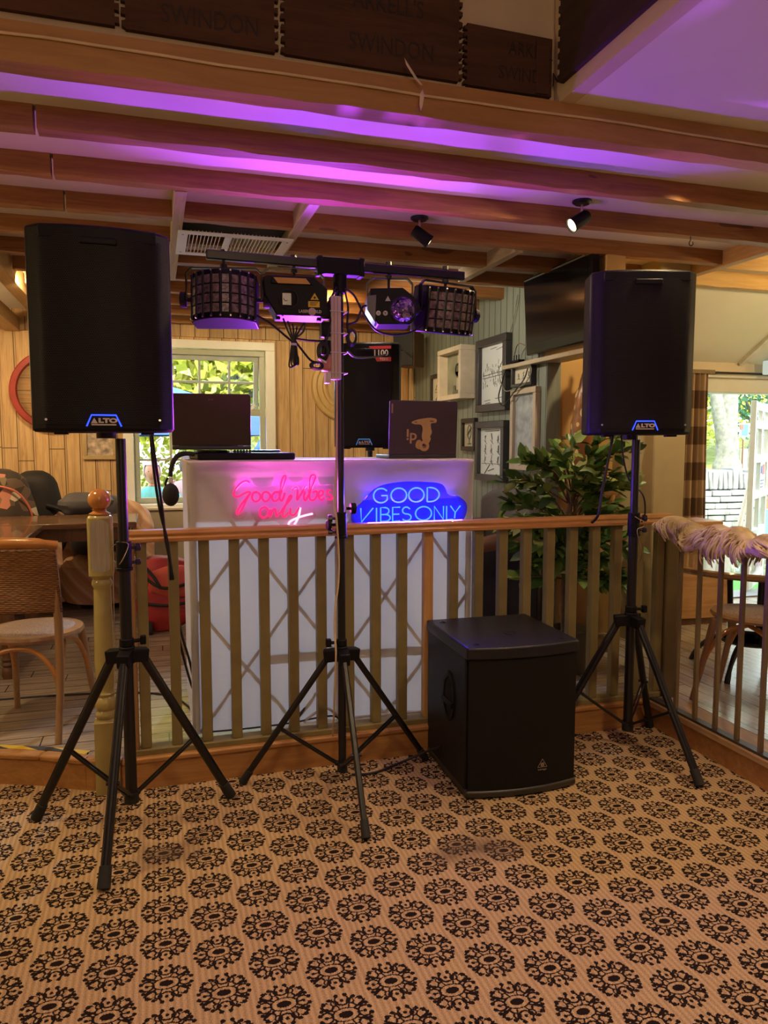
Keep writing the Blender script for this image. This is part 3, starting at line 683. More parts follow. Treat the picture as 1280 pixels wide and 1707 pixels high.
def yoke(t, w, h, d=0.018, thick=0.004, rad=0.02):
    """U bracket hanging from the crossbar: thing origin is on the bar"""
    g = G(); pts = [(-w / 2, 0, -h), (-w / 2, 0, -rad), (-w / 2 + rad, 0, 0), (w / 2 - rad, 0, 0), (w / 2, 0, -rad), (w / 2, 0, -h)]
    for a, b in zip(pts, pts[1:]): g.box([(p + q) / 2 for p, q in zip(a, b)], (max(thick, abs(b[0] - a[0])), d, max(thick, abs(b[2] - a[2])))) if (a[0] == b[0] or a[2] == b[2]) else g.bar(a, b, thick, d, (0, 1, 0))
    return g.put('bracket', BLACKM, t)
LENS = mat('clear lens glass', (0.16, 0.12, 0.11), 0.06, var=0.6, scale=60, bump=0.4, bscale=140, spec=0.9)
def derby(x, z, label, tilt, turn):
    t = thing('derby_light', label, 'disco light', (CX_ + x, CY_, TB - 0.035), turn)
    w, h = 0.25, 0.185
    yoke(t, w + 0.035, 0.115, 0.022)
    body = bpy.data.objects.new('housing', None); 
    zc = -0.115
    m = Matrix.Translation((0, 0, zc)) @ Matrix.Rotation(tilt, 4, 'X')
    def arc(rad, n=14, a0=-68, a1=68, yo=0.04): return [(rad * math.sin(R(a0 + (a1 - a0) * i / n)), yo - rad * 0.92 * math.cos(R(a0 + (a1 - a0) * i / n))) for i in range(n + 1)]
    pl = arc(0.132) + [(0.122, 0.09), (-0.122, 0.09)]
    g = G(); g.prism(pl, -h / 2, h / 2, m); g.put('housing', BLACK, t, bevel=0.004, angle=25)
    # rows of lenses set between black ribs
    cols = 8
    gl = G(); gr = G(); gs = []
    for i in range(cols):
        a = R(-60 + 120 * (i + 0.5) / cols); n_ = Vector((math.sin(a), -math.cos(a) * 0.92, 0)).normalized(); sd = Vector((-n_.y, n_.x, 0)); c = Vector((0.134 * math.sin(a), 0.04 - 0.134 * 0.92 * math.cos(a), 0))
        for j in range(4):
            zz = -0.055 + 0.0365 * j
            mm = Matrix((( sd.x, 0, n_.x, c.x), (sd.y, 0, n_.y, c.y), (0, 1, 0, zz), (0, 0, 0, 1)))
            gl.prism([(-0.0125, -0.0155), (0.0125, -0.0155), (0.0125, 0.0155), (-0.0125, 0.0155)], -0.002, 0.0025, m @ mm)
    for i in range(cols + 1):
        a = R(-60 + 120 * i / cols); p = Vector((0.136 * math.sin(a), 0.04 - 0.136 * 0.92 * math.cos(a), 0)); gr.cyl(m @ (p + Vector((0, 0, -h / 2 + 0.005))), m @ (p + Vector((0, 0, h / 2 - 0.005))), 0.005, n=8)
        for s_ in (-1, 1):
            q = p + Vector((0, 0, s_ * (h / 2 - 0.008))); o_ = Vector((math.sin(a), -math.cos(a), 0)); gs.append(G().cyl(m @ (q - o_ * 0.001), m @ (q + o_ * 0.006), 0.0034, n=8))
    gl.put('lens_panel', LENS, t, angle=20); gr.put('rib', BLACKM, t); [q.put('screw', CHROME, t) for q in gs]
    for s_ in (-1, 1):
        g = G(); g.cyl((s_ * 0.12, 0.02, zc), (s_ * 0.155, 0.02, zc), 0.008); g.cyl((s_ * 0.148, 0.02, zc), (s_ * 0.170, 0.02, zc), 0.030, n=12); g.put('knob', RUBBER, t, bevel=0.003)
    g = G(); g.prism([(-0.115, 0.0), (0.115, 0.0), (0.115, 0.085), (-0.115, 0.085)], h / 2, h / 2 + 0.004, m); g.put('top_plate', mat('dark vent plate', (0.05, 0.05, 0.05), 0.4), t)
    return t
derby(-0.455, 0, 'left of the two black lens panel lights hanging from the crossbar', R(-6), R(-14))
derby(0.465, 0, 'right of the two black lens panel lights, hanging at the crossbar end', R(9), R(16))

# laser
ORANGEL = mat('amber label', (0.62, 0.36, 0.05), 0.5); YEL = mat('yellow warning sticker', (0.85, 0.62, 0.03), 0.5)
lz = thing('laser_projector', 'black laser projector with yellow warning stickers hanging left of the pole', 'disco light', (CX_ - 0.19, CY_, TB - 0.02), R(-6))
yoke(lz, 0.245, 0.12, 0.02, 0.006, 0.03)
g = G(); outline = [(-0.118, -0.05), (-0.112, -0.115), (-0.068, -0.19), (0.125, -0.19), (0.128, -0.085), (0.075, -0.042), (-0.10, -0.042)]
mm = face_to('-y', (0, -0.075, 0)); g.prism(outline, -0.16, 0.0, mm); g.prism([(-0.09, -0.075), (0.07, -0.075), (0.055, -0.05), (-0.085, -0.05)], 0.0, 0.008, mm)
g.put('housing', BLACK, lz, bevel=0.004, angle=25)
g = G(); g.prism([(-0.062, -0.073), (0.062, -0.073), (0.044, -0.052), (-0.078, -0.052)], 0.0085, 0.0095, mm); g.put('amber_label', ORANGEL, lz)
g = G(); g.lathe([(0.038, 0), (0.038, 0.006), (0.033, 0.006), (0.030, -0.02), (0.0, -0.02)], 28, mm @ Vector((-0.022, -0.130, 0.0)), (0, -1, 0)); g.put('aperture', RUBBER, lz)
g = G(); g.prism([(-0.045, -0.152), (-0.012, -0.152), (-0.012, -0.108), (-0.045, -0.108)], 0.0005, 0.004, mm); g.cyl(mm @ Vector((-0.032, -0.128, 0.004)), mm @ Vector((-0.032, -0.128, 0.012)), 0.009, n=12)
g.put('aperture_plate', mat('grey metal plate', (0.28, 0.28, 0.29), 0.35, 0.6), lz)
g = G(); g.prism([(0.062, -0.129), (0.094, -0.129), (0.078, -0.103)], 0.0, 0.0015, mm); w_ = g.put('warning_triangle', YEL, lz)
g = G(); c_ = mm @ Vector((0.078, -0.121, 0.0018)); g.cyl(c_, c_ + Vector((0, -0.001, 0)), 0.004, n=10)
for k in range(6):
    a = k * math.pi / 3; g.bar(c_ + Vector((0.0015 * math.cos(a), -0.001, 0.0015 * math.sin(a))), c_ + Vector((0.008 * math.cos(a), -0.001, 0.008 * math.sin(a))), 0.0012, 0.0008)
g.put('laser_symbol', RUBBER, w_)
g = G(); g.prism([(0.053, -0.157), (0.097, -0.157), (0.097, -0.135), (0.053, -0.135)], 0.0, 0.0015, mm); w_ = g.put('warning_plate', YEL, lz)
g = G()
for i in range(3): g.prism([(0.060, -0.141 - 0.005 * i), (0.091 - 0.004 * i, -0.141 - 0.005 * i), (0.091 - 0.004 * i, -0.139 - 0.005 * i), (0.060, -0.139 - 0.005 * i)], 0.0016, 0.002, mm)
g.put('small_print', RUBBER, w_)
g = G(); g.mesh(lettering('LASERWORLD', 0.0155, 0.0006, 0.88, 0.0002), mm @ Matrix.Translation((0.060, -0.174, 0.001)))
g.lathe([(0.0145, 0), (0.0145, 0.001), (0.0125, 0.001), (0.0125, 0)], 20, mm @ Vector((0.068, -0.174, 0.0006)), (0, -1, 0)); g.put('lettering', LETTER, lz, smooth=False)
for x in (-0.06, 0.10): G().bb((x - 0.008, -0.03, -0.2), (x + 0.008, 0.0, -0.188)).put('foot', RUBBER, lz)

# multi effect light with a crystal dome
mf = thing('dome_effect_light', 'black effect light with glittering purple dome lens right of the pole', 'disco light', (CX_ + 0.21, CY_, TB - 0.03), R(-12))
yoke(mf, 0.185, 0.115, 0.02, 0.006, 0.022)
mm = face_to('-y', (0, -0.07, 0))
g = G(); g.prism([(-0.085, -0.055), (-0.088, -0.13), (-0.055, -0.195), (0.075, -0.195), (0.098, -0.165), (0.098, -0.09), (0.045, -0.05)], -0.14, 0.0, mm); g.put('housing', BLACK, mf, bevel=0.004, angle=25)
g = G(); g.prism([(-0.098, -0.085), (-0.098, -0.14), (-0.065, -0.19), (-0.060, -0.08)], -0.13, 0.004, mm); g.put('side_plate', mat('grey side plate', (0.10, 0.10, 0.10), 0.4), mf, bevel=0.003)
def dome_mat():
    t = NT('crystal dome'); v = t.node('ShaderNodeTexVoronoi'); v.inputs['Scale'].default_value = 70; t.put(v.inputs['Vector'], t.coord())
    t.base(t.ramp(v.outputs['Color'], [(0.2, (0.01, 0.008, 0.03)), (0.55, (0.10, 0.05, 0.22)), (0.8, (0.35, 0.25, 0.5))]), 0.08, spec=1.0)
    t.bump(v.outputs['Distance'], 1.0, 0.01); return t.m
g = G(); g.lathe([(0.050, 0.0), (0.050, 0.006), (0.044, 0.022), (0.030, 0.034), (0.012, 0.040), (0.0, 0.041)], 28, mm @ Vector((0.045, -0.138, 0)), (0, -1, 0)); g.put('dome_lens', dome_mat(), mf)
g = G(); g.lathe([(0.055, 0.0), (0.055, 0.006), (0.049, 0.008), (0.049, 0)], 28, mm @ Vector((0.045, -0.138, 0)), (0, -1, 0)); g.put('dome_rim', BLACKM, mf)
for x in (-0.053, -0.025):
    g = G(); g.lathe([(0.0095, 0), (0.0095, 0.003), (0.006, 0.003), (0.006, 0)], 18, mm @ Vector((x, -0.152, 0)), (0, -1, 0)); g.put('ring_lens', mat('pale ring', (0.7, 0.68, 0.65), 0.3), mf)
g = G(); g.prism([(-0.026, -0.104), (-0.004, -0.104), (-0.015, -0.084)], 0, 0.001, mm); g.put('warning_triangle', mat('silver sticker', (0.5, 0.48, 0.42), 0.4), mf)

# power strip tied to the pole
ps = thing('power_strip', 'white multi socket power strip tied upright to the lighting stand pole', 'power strip', (CX_ - 0.028, CY_ - 0.03, 1.685), 0)
STRIP = mat('pale strip plastic', (0.72, 0.58, 0.50), 0.5, var=0.03)
g = G(); g.bb((-0.021, -0.02, 0), (0.021, 0.02, 0.325)); g.put('strip_body', STRIP, ps, bevel=0.004)
g = G()
for x in (-0.008, 0.006): g.bb((x - 0.001, -0.0215, 0.01), (x + 0.001, -0.02, 0.318))
g.put('seam_line', mat('strip seam', (0.35, 0.24, 0.2), 0.5), ps)
for k, (z, hgt) in enumerate(((0.235, 0.058), (0.165, 0.058), (0.098, 0.055))):
    p = tag(G().bb((CX_ - 0.087, CY_ - 0.055, 1.685 + z), (CX_ - 0.049, CY_ - 0.005, 1.685 + z + hgt)).put('mains_plug', BLACK, bevel=0.008, seg=3), ('top black mains plug in the power strip on the pole', 'middle black mains plug in the power strip on the pole', 'lowest black mains plug, just above the pink plug')[k], 'plug', 'black plugs in the power strip')
tag(G().bb((CX_ - 0.087, CY_ - 0.055, 1.718), (CX_ - 0.049, CY_ - 0.005, 1.780)).put('mains_plug', mat('pink clear plug', (0.62, 0.25, 0.22), 0.25), bevel=0.009, seg=3), 'pinkish plug below the black plugs in the power strip', 'plug')
tag(G().bb((CX_ - 0.070, CY_ - 0.052, 1.670), (CX_ - 0.0495, CY_ - 0.008, 1.712)).put('switch_box', mat('white switch', (0.75, 0.72, 0.66), 0.4), bevel=0.004), 'small white switch box at the bottom end of the power strip', 'switch')
for z in (1.71, 1.79, 1.865, 1.95):
    g = G(); g.tube([(CX_ - 0.052, CY_ - 0.053, z), (CX_ + 0.018, CY_ - 0.050, z), (CX_ + 0.018, CY_ + 0.016, z), (CX_ - 0.052, CY_ + 0.016, z)], 0.0022, 6, closed=True)
    tie = g.put('cable_tie', TIE, ps); tie.matrix_parent_inverse = Matrix.Translation((-ps.location.x, -ps.location.y, -ps.location.z))

# ---- subwoofer on the carpet
sb = thing('subwoofer', 'black square subwoofer standing on the carpet by the balustrade', 'subwoofer', (1.412, 2.68, 0), R(-1.5))
SBK = mat('black textured cabinet', (0.012, 0.012, 0.014), 0.42, var=0.25, scale=150, bump=0.25, bscale=420, spec=0.2)
wd, dp, ht = 0.49, 0.485, 0.603
bow = [(-wd / 2 + wd * i / 14, -0.032 * (1 - (2 * i / 14 - 1) ** 2)) for i in range(15)]
g = G(); g.prism([(-wd / 2, 0.02), (wd / 2, 0.02), (wd / 2, dp), (-wd / 2, dp)], 0.028, ht - 0.02); g.put('cabinet', SBK, sb, bevel=0.006)
g = G(); g.prism([(x * 1.015, y - 0.008) for x, y in bow] + [(wd / 2 * 1.015, dp + 0.01), (-wd / 2 * 1.015, dp + 0.01)], ht - 0.028, ht + 0.022); g.put('top_plate', mat('black top plate', (0.014, 0.013, 0.015), 0.38, var=0.2, scale=90, bump=0.2, bscale=350, spec=0.35), sb, bevel=0.008, seg=3)
g = G(); g.prism([(x * 1.01, y - 0.006) for x, y in bow] + [(wd / 2 * 1.01, dp + 0.006), (-wd / 2 * 1.01, dp + 0.006)], 0.004, 0.034); g.put('plinth', mat('plinth plastic', (0.03, 0.026, 0.02), 0.4), sb, bevel=0.008)
g = G(); uvs = []
def sp(u, v):
    x = -wd / 2 + 0.006 + (wd - 0.012) * u; uvs.append((x, v * 0.53)); return Vector((x, -0.032 * (1 - (2 * u - 1) ** 2) - 0.001, 0.036 + v * (ht - 0.066)))
g.grid(sp, 20, 8); o = g.put('grille', grille_mat('subwoofer grille', (0.002, 0.002, 0.002), (0.016, 0.014, 0.013), 0.005), sb, recalc=False)
uv = o.data.uv_layers.new(name='UVMap')
for lp in o.data.loops: uv.data[lp.index].uv = uvs[lp.vertex_index]
# recessed bar handle in the left side
g = G(); pr = [(0.07 * math.sin(R(a)), (0.115 if abs(a) < 90 else 0.10) * math.cos(R(a))) for a in range(0, 360, 15)]
m = face_to('-x', (-wd / 2 - 0.001, 0.2, 0.36))
n = len(pr); vv = [m @ Vector((x, y, 0.005)) for x, y in pr] + [m @ Vector((x * 0.74, y * 0.82, 0.006)) for x, y in pr] + [m @ Vector((x, y, -0.002)) for x, y in pr]
g.add(vv, [(i, (i + 1) % n, n + (i + 1) % n, n + i) for i in range(n)] + [(2 * n + i, 2 * n + (i + 1) % n, (i + 1) % n, i) for i in range(n)]); hnd = g.put('handle_frame', BLACK, sb)
g = G(); g.prism([(x * 0.74, y * 0.82) for x, y in pr], -0.001, 0.0015, m); g.put('handle_recess', mat('dark recess', (0.002, 0.002, 0.002), 0.9), hnd)
g = G(); g.cyl(m @ Vector((-0.06, -0.02, 0.004)), m @ Vector((0.06, -0.02, 0.004)), 0.012, n=12); g.put('grip_bar', BLACK, hnd)
for a in (0, 60, 120, 180, 240, 300): G().cyl(m @ Vector((0.061 * math.sin(R(a)), 0.103 * math.cos(R(a)), 0.005)), m @ Vector((0.061 * math.sin(R(a)), 0.103 * math.cos(R(a)), 0.008)), 0.004, n=8).put('screw', BLACKM, hnd)
g = G(); g.lathe([(0.027, 0), (0.027, 0.004), (0.02, 0.004), (0.019, 0.0)], 24, (0.02, 0.17, ht + 0.021)); g.put('pole_socket', RUBBER, sb)
for x, y in ((-0.19, 0.04), (0.19, 0.04), (-0.19, dp - 0.05), (0.19, dp - 0.05)):
    g = G(); g.lathe([(0.016, 0), (0.016, 0.003), (0.010, 0.003), (0.008, -0.001), (0.0, -0.001)], 18, (x, y, ht + 0.021)); g.cyl((x + 0.002, y - 0.003, ht + 0.021), (x + 0.002, y - 0.003, ht + 0.026), 0.005, n=8); g.put('stacking_cup', BLACKM, sb)
m = face_to('-y', (0.075, -0.0335, 0.115))
g = G(); tri = [(-0.021, -0.002), (0.021, -0.002), (0.0, 0.032)]
for a, b in zip(tri, tri[1:] + tri[:1]): g.bar(m @ Vector(a + (0.001,)), m @ Vector(b + (0.001,)), 0.0015, 0.0015)
g.lathe([(0.0085, 0), (0.0085, 0.001), (0.007, 0.001), (0.007, 0)], 16, m @ Vector((0, 0.008, 0.0)), (0, -1, 0)); g.cyl(m @ Vector((0.007, 0.002, 0.001)), m @ Vector((0.007, 0.021, 0.001)), 0.001, n=6)
g.mesh(lettering('behringer', 0.0105, 0.0006, 0.95), m @ Matrix.Translation((0, -0.012, 0.001)))
g.put('emblem', mat('dim silver emblem', (0.40, 0.32, 0.26), 0.35, 0.4), sb, smooth=False)
# ------------------------------------------------------------------ booth, signs, laptops
def scrim_mat():
    t = NT('white stretch cloth')
    n = t.noise(5, 3, t.mapping((1, 1, 2.5)))
    t.base((0.80, 0.76, 0.74), 0.8, spec=0.1); t.bump(n, 0.35, 0.03)
    tr = t.node('ShaderNodeBsdfTranslucent'); tr.inputs[0].default_value = (0.92, 0.90, 0.88, 1)
    mx = t.node('ShaderNodeMixShader'); mx.inputs[0].default_value = 0.5
    t.l.new(t.bsdf.outputs[0], mx.inputs[1]); t.l.new(tr.outputs[0], mx.inputs[2]); t.l.new(mx.outputs[0], t.out.inputs[0]); return t.m
CLOTH = scrim_mat()
BX0, BX1, BYF, BYB, BZ = 0.135, 1.475, 3.335, 3.98, 1.352
db = thing('dj_booth', 'white cloth covered booth behind the balustrade', 'booth', (0, 0, 0))
def skirt(u, v):
    """front and both returned ends of the cloth"""
    segs = [(BX0, BYB), (BX0, BYF), (BX1, BYF), (BX1, BYB)]
    L1, L2 = BYB - BYF, BX1 - BX0; tot = 2 * L1 + L2; s = u * tot
    rad = 0.03
    if s < L1: p = (BX0, BYB - s); 
    elif s < L1 + L2: p = (BX0 + s - L1, BYF)
    else: p = (BX1, BYF + s - L1 - L2)
    z = ZP + 0.012 + v * (BZ - ZP - 0.012)
    # the cloth hangs in a little at the top and bunches at the floor
    w = 0.006 * math.sin(s * 9) * (1 - v) + 0.01 * (1 - v) ** 6 * math.sin(s * 60)
    return Vector((p[0], p[1] - w if L1 <= s < L1 + L2 else p[1], z))
g = G(); g.grid(skirt, 96, 24); g.put('cloth_front', CLOTH, db, angle=60)
g = G(); g.bb((BX0, BYF, BZ - 0.012), (BX1, BYB, BZ + 0.006)); g.put('table_top', mat('cloth covered top', (0.72, 0.66, 0.58), 0.8), db, bevel=0.008)
FRM = mat('dark booth frame', (0.05, 0.045, 0.045), 0.5)
g = G()
zs = [ZP + 0.03, 0.42, 0.44, BZ - 0.26, BZ - 0.02]
yb = BYF + 0.012
for x in (BX0 + 0.02, 0.80, BX1 - 0.03): g.bar((x, yb + 0.012, ZP + 0.02), (x, yb + 0.012, BZ - 0.02), 0.024, 0.024)
for z in (BZ - 0.03,): g.bar((BX0 + 0.02, yb + 0.012, z), (BX1 - 0.02, yb + 0.012, z), 0.03, 0.024)
g.bar((BX0 + 0.34, yb + 0.02, 0.475), (BX1 - 0.02, yb + 0.02, 0.455), 0.012, 0.034)
g.prism([(0.585, 0.49), (0.62, 0.49), (0.585, 0.545)], -0.01, 0.0, face_to('-y', (0, yb + 0.012, 0)))
# folding lattice: crossing thin tubes
for i in range(3):
    xa = BX0 + 0.03 + 0.43 * i; xb = xa + 0.43
    for z0, z1 in ((ZP + 0.02, 0.725), (0.725, BZ - 0.04)):
        g.cyl((xa, yb, z0), (xb, yb, z1), 0.0075, n=8); g.cyl((xa, yb + 0.008, z1), (xb, yb + 0.008, z0), 0.0075, n=8)
g.put('frame', FRM, db)

# ---- neon style signs
def clearboard(name, col, tr):
    t = NT(name); t.base(col, 0.25, spec=0.4)
    tb = t.node('ShaderNodeBsdfTransparent'); mx = t.node('ShaderNodeMixShader'); mx.inputs[0].default_value = tr
    t.l.new(t.bsdf.outputs[0], mx.inputs[1]); t.l.new(tb.outputs[0], mx.inputs[2]); t.l.new(mx.outputs[0], t.out.inputs[0]); return t.m
def smooth_poly(pts, sub=6):
    P = [Vector(p + (0,)) for p in pts]; q = []; m = len(P)
    for i in range(m):
        p0, p1, p2, p3 = P[i - 1], P[i], P[(i + 1) % m], P[(i + 2) % m]
        for k in range(sub):
            t = k / sub; v = 0.5 * ((2 * p1) + (p2 - p0) * t + (2 * p0 - 5 * p1 + 4 * p2 - p3) * t * t + (3 * p1 - p0 - 3 * p2 + p3) * t ** 3); q.append((v.x, v.y))
    return q
YS = BYF - 0.028
# blue sign: GOOD / VIBES ONLY, in letter strokes (x, z) metres about the sign centre
bs = thing('neon_sign', 'blue GOOD VIBES ONLY neon sign on the right half of the booth', 'neon sign', (1.142, YS, 1.135), 0)
board = smooth_poly([(-0.27, -0.085), (-0.285, -0.02), (-0.235, 0.03), (-0.165, 0.095), (-0.06, 0.118), (0.06, 0.118), (0.155, 0.105), (0.19, 0.055), (0.245, 0.045), (0.285, 0.0), (0.265, -0.07), (0.20, -0.10), (0.0, -0.105), (-0.2, -0.103)])
g = G(); g.prism(board, -0.006, 0.0, face_to('-y', (0, 0.0, 0))); g.put('acrylic_board', clearboard('blue glow acrylic', (0.06, 0.08, 0.95), 0.10), bs, angle=30)  # clear board, the blue glow of the tubes is put into its colour
def arcpts(cx, cy, rx, ry, a0, a1, n=18): return [(cx + rx * math.cos(R(a0 + (a1 - a0) * i / n)), cy + ry * math.sin(R(a0 + (a1 - a0) * i / n))) for i in range(n + 1)]
def letters_blue():
    S = []
    y0, h = 0.025, 0.066; r = h / 2; yc = y0 + r
    S.append(arcpts(-0.148, yc, 0.036, r, 40, 325) + [(-0.118, yc), (-0.146, yc)])
    S.append(arcpts(-0.062, yc, 0.038, r, 0, 360)[:-1] + [(-0.024, yc)])
    S.append(arcpts(0.024, yc, 0.038, r, 0, 360)[:-1] + [(0.062, yc)])
    S.append([(0.078, y0), (0.078, y0 + h)] + arcpts(0.092, yc, 0.046, r, 90, -90, 14) + [(0.078, y0)])
    b, H = -0.062, 0.064
    S.append([(-0.245, b + H), (-0.242, b), (-0.186, b + H)])
    S.append([(-0.170, b), (-0.170, b + H)])
    S.append([(-0.150, b), (-0.150, b + H)] + arcpts(-0.130, b + H * 0.75, 0.020, H * 0.25, 90, -90, 10) + [(-0.150, b + H / 2)] + arcpts(-0.128, b + H * 0.25, 0.024, H * 0.25, 90, -90, 10) + [(-0.150, b)])
    S.append([(-0.056, b + H), (-0.092, b + H), (-0.092, b), (-0.056, b)]); S.append([(-0.092, b + H / 2), (-0.060, b + H / 2)])
    S.append([(-0.008, b + H * 0.86)] + arcpts(-0.026, b + H * 0.75, 0.018, H * 0.25, 45, 270, 10)[1:] + arcpts(-0.024, b + H * 0.25, 0.022, H * 0.25, 90, -150, 12)[1:])
    S.append(arcpts(0.060, b + H / 2, 0.040, H / 2, 0, 360)[:-1] + [(0.100, b + H / 2)])
    S.append([(0.114, b), (0.114, b + H), (0.160, b), (0.160, b + H)])
    S.append([(0.176, b + H), (0.176, b), (0.208, b)])
    S.append([(0.196, b + H), (0.220, b + H * 0.5), (0.246, b + H)]); S.append([(0.220, b + H * 0.5), (0.217, b + 0.004)])
    return S
NEONB = emis('blue neon tube', (0.004, 0.018, 1.0), 26.0)
g = G()
for s in letters_blue(): g.tube([(x, -0.010, z) for x, z in s], 0.0034, 8)
g.put('neon_tube', NEONB, bs)
# pink sign: handwritten strokes
pk = thing('neon_sign', 'pink handwritten Good vibes only neon sign, left half of the booth', 'neon sign', (0.545, YS, 1.205), 0)
def C(pts): return [((x - 640) / 1280 * 0.62, (360 - y) / 1280 * 0.62) for x, y in pts]
strokes = [
    [(330, 245), (300, 228), (250, 250), (200, 310), (190, 355), (230, 365), (290, 335), (335, 330), (300, 400), (250, 500), (220, 525), (215, 500), (260, 430), (330, 345)],
    [(400, 330), (365, 335), (350, 380), (375, 415), (415, 400), (425, 360), (405, 332)],
    [(490, 330), (455, 335), (440, 380), (465, 415), (500, 400), (515, 360), (492, 332)],
    [(600, 335), (555, 335), (530, 380), (550, 415), (590, 395), (615, 330), (650, 240), (660, 195), (640, 190), (615, 250), (600, 340), (605, 400), (625, 410), (650, 340)],
    [(715, 320), (740, 295), (765, 300), (765, 350), (760, 410), (800, 350), (835, 285)],
    [(835, 330), (825, 390), (840, 415), (865, 370)], [(848, 290), (852, 294)],
    [(865, 380), (900, 290), (935, 210), (920, 182), (890, 200), (875, 290), (880, 400), (920, 410), (950, 360), (940, 330), (905, 345)],
    [(960, 380), (1000, 365), (1005, 335), (975, 330), (960, 375), (985, 412), (1020, 395)],
    [(1075, 325), (1045, 330), (1050, 360), (1085, 380), (1080, 410), (1040, 405)],
    [(470, 465), (430, 480), (418, 530), (445, 565), (485, 545), (495, 495), (470, 467)],
    [(515, 490), (510, 560), (535, 500), (560, 490), (570, 555), (600, 520)],
    [(600, 530), (640, 470), (700, 400), (710, 370), (690, 375), (650, 460), (625, 540), (645, 560), (680, 520)],
    [(700, 480), (700, 540), (735, 545), (780, 480)], [(790, 480), (770, 570), (720, 650), (680, 655), (690, 610), (760, 575), (840, 552), (905, 540)],
]
bo = smooth_poly(C([(170, 300), (240, 205), (330, 195), (380, 270), (520, 285), (570, 165), (650, 140), (700, 230), (800, 240), (860, 140), (945, 150), (980, 270), (1110, 280), (1120, 440), (930, 470), (930, 580), (760, 680), (640, 670), (560, 600), (390, 600), (330, 500), (270, 570), (180, 560), (190, 430)]), 5)
g = G(); g.prism(bo, -0.006, 0.0, face_to('-y', (0, 0, 0))); g.put('acrylic_board', clearboard('pink glow acrylic', (0.92, 0.30, 0.80), 0.86), pk, angle=30)  # clear board too, tinted with the pink glow of its tubes
NEONP = emis('pink neon tube', (1.0, 0.014, 0.14), 1.5); NEONW = emis('pale pink neon tube', (1.0, 0.42, 0.72), 2.4)
g = G(); g2 = G()
for i, s in enumerate(strokes):
    gg = g2 if i >= len(strokes) - 1 else g
    gg.tube([(x, -0.010, z) for x, z in C(s)], 0.0046, 8, sub=4)
g.put('neon_tube', NEONP, pk); o = g2.put('neon_tube', NEONW, pk); o['label'] = 'paler glowing tail stroke'
for t_, col, en, rc in ((bs, (0.30, 0.07, 1.0), 9.0, (0.46, 0.16)), (pk, (1.0, 0.12, 0.75), 7.0, (0.42, 0.16))):
    l = lamp('AREA', 'neon_glow', (0.0, -0.03, 0.0), en, col, rect=rc); l.parent = t_; l.rotation_euler = (R(-128), 0, 0)
for t_, col, en, rc in ((bs, (0.02, 0.03, 1.0), 1.5, (0.44, 0.13)), (pk, (0.75, 0.05, 0.9), 0.22, (0.40, 0.14))):
    l = lamp('AREA', 'halo_glow', (0.0, 0.003, 0.0), en, col, rect=rc); l.parent = t_; l.rotation_euler = (R(90), 0, 0)
l = lamp('SPOT', 'neon_glow', (0.0, -0.03, 0.02), 40.0, (0.03, 0.03, 1.0), 0.06, None, 170, 0.6); l.parent = bs; l.rotation_euler = (R(-100), 0, 0)

# ---- laptops, controller, headphones
LAP = mat('dark brown lid', (0.055, 0.036, 0.026), 0.35, var=0.06); LAP2 = mat('dark purple grey lid', (0.052, 0.036, 0.040), 0.35, var=0.06)
def laptop(loc, rz, w, h, tilt, m, label, base_d=0.24):
    t = thing('laptop', label, 'laptop', loc, rz)
    g = G(); g.bb((-w / 2, 0.0, 0.004), (w / 2, base_d, 0.022)); b = g.put('base', mat('laptop base', (0.03, 0.028, 0.03), 0.4), t, bevel=0.004)
    g = G(); g.bb((-w * 0.42, 0.03, 0.0222), (w * 0.42, 0.14, 0.0235)); g.put('keyboard', RUBBER, b)
    mm = Matrix.Translation((0, 0.004, 0.022)) @ Matrix.Rotation(tilt, 4, 'X')
    pl = []; rr = 0.012
    for cx, cz, a0 in ((w / 2 - rr, h - rr, 0), (-w / 2 + rr, h - rr, 90)):
        pl += [(cx + rr * math.cos(R(a0 + 15 * i)), cz + rr * math.sin(R(a0 + 15 * i))) for i in range(7)]
    pl += [(-w / 2, 0), (w / 2, 0)]
    f = mm @ face_to('-y'); g = G(); g.prism(pl, -0.008, 0.0, f); lid = g.put('lid', m, t, bevel=0.0025)
    g = G(); g.prism([(-w / 2 + 0.012, 0.012), (w / 2 - 0.012, 0.012), (w / 2 - 0.012, h - 0.012), (-w / 2 + 0.012, h - 0.012)], -0.0095, -0.008, f); g.put('screen', RUBBER, lid)
    return t, lid, f
ctl = thing('dj_controller', 'flat black mixing controller on the booth under the left laptop', 'controller', (0.37, 3.56, BZ + 0.006), R(4))
g = G(); g.bb((-0.20, -0.16, 0.0), (0.24, 0.16, 0.032)); g.put('case', BLACK, ctl, bevel=0.008)
for x in (-0.11, 0.14):
    g = G(); g.cyl((x, 0.02, 0.032), (x, 0.02, 0.044), 0.07, n=28); g.put('jog_wheel', BLACKM, ctl, bevel=0.003)
for i in range(6): G().cyl((-0.02 + 0.014 * i, -0.06, 0.03), (-0.02 + 0.014 * i, -0.06, 0.045), 0.005, n=8).put('knob', RUBBER, ctl)
t, lid, f = laptop((0.250, 3.46, BZ + 0.048), R(-5), 0.345, 0.232, R(10), LAP, 'open brown backed laptop on the booth in front of the window')
g = G(); g.mesh(lettering('acer', 0.014, 0.0005), f @ Matrix.Translation((0.0, 0.208, 0.001))); g.put('lettering', mat('dull lettering', (0.22, 0.19, 0.16), 0.4), lid, smooth=False)
t2, lid2, f2 = laptop((1.262, 3.47, BZ + 0.004), R(-1), 0.350, 0.262, R(4), LAP2, 'dark laptop with gold sticker on the right end of the booth')
GOLD = mat('gold sticker', (0.50, 0.33, 0.12), 0.45)
S2 = f2 @ Matrix.Translation((-0.015, 0.105, 0.0)) @ Matrix.Scale(0.33, 4)
g = G()
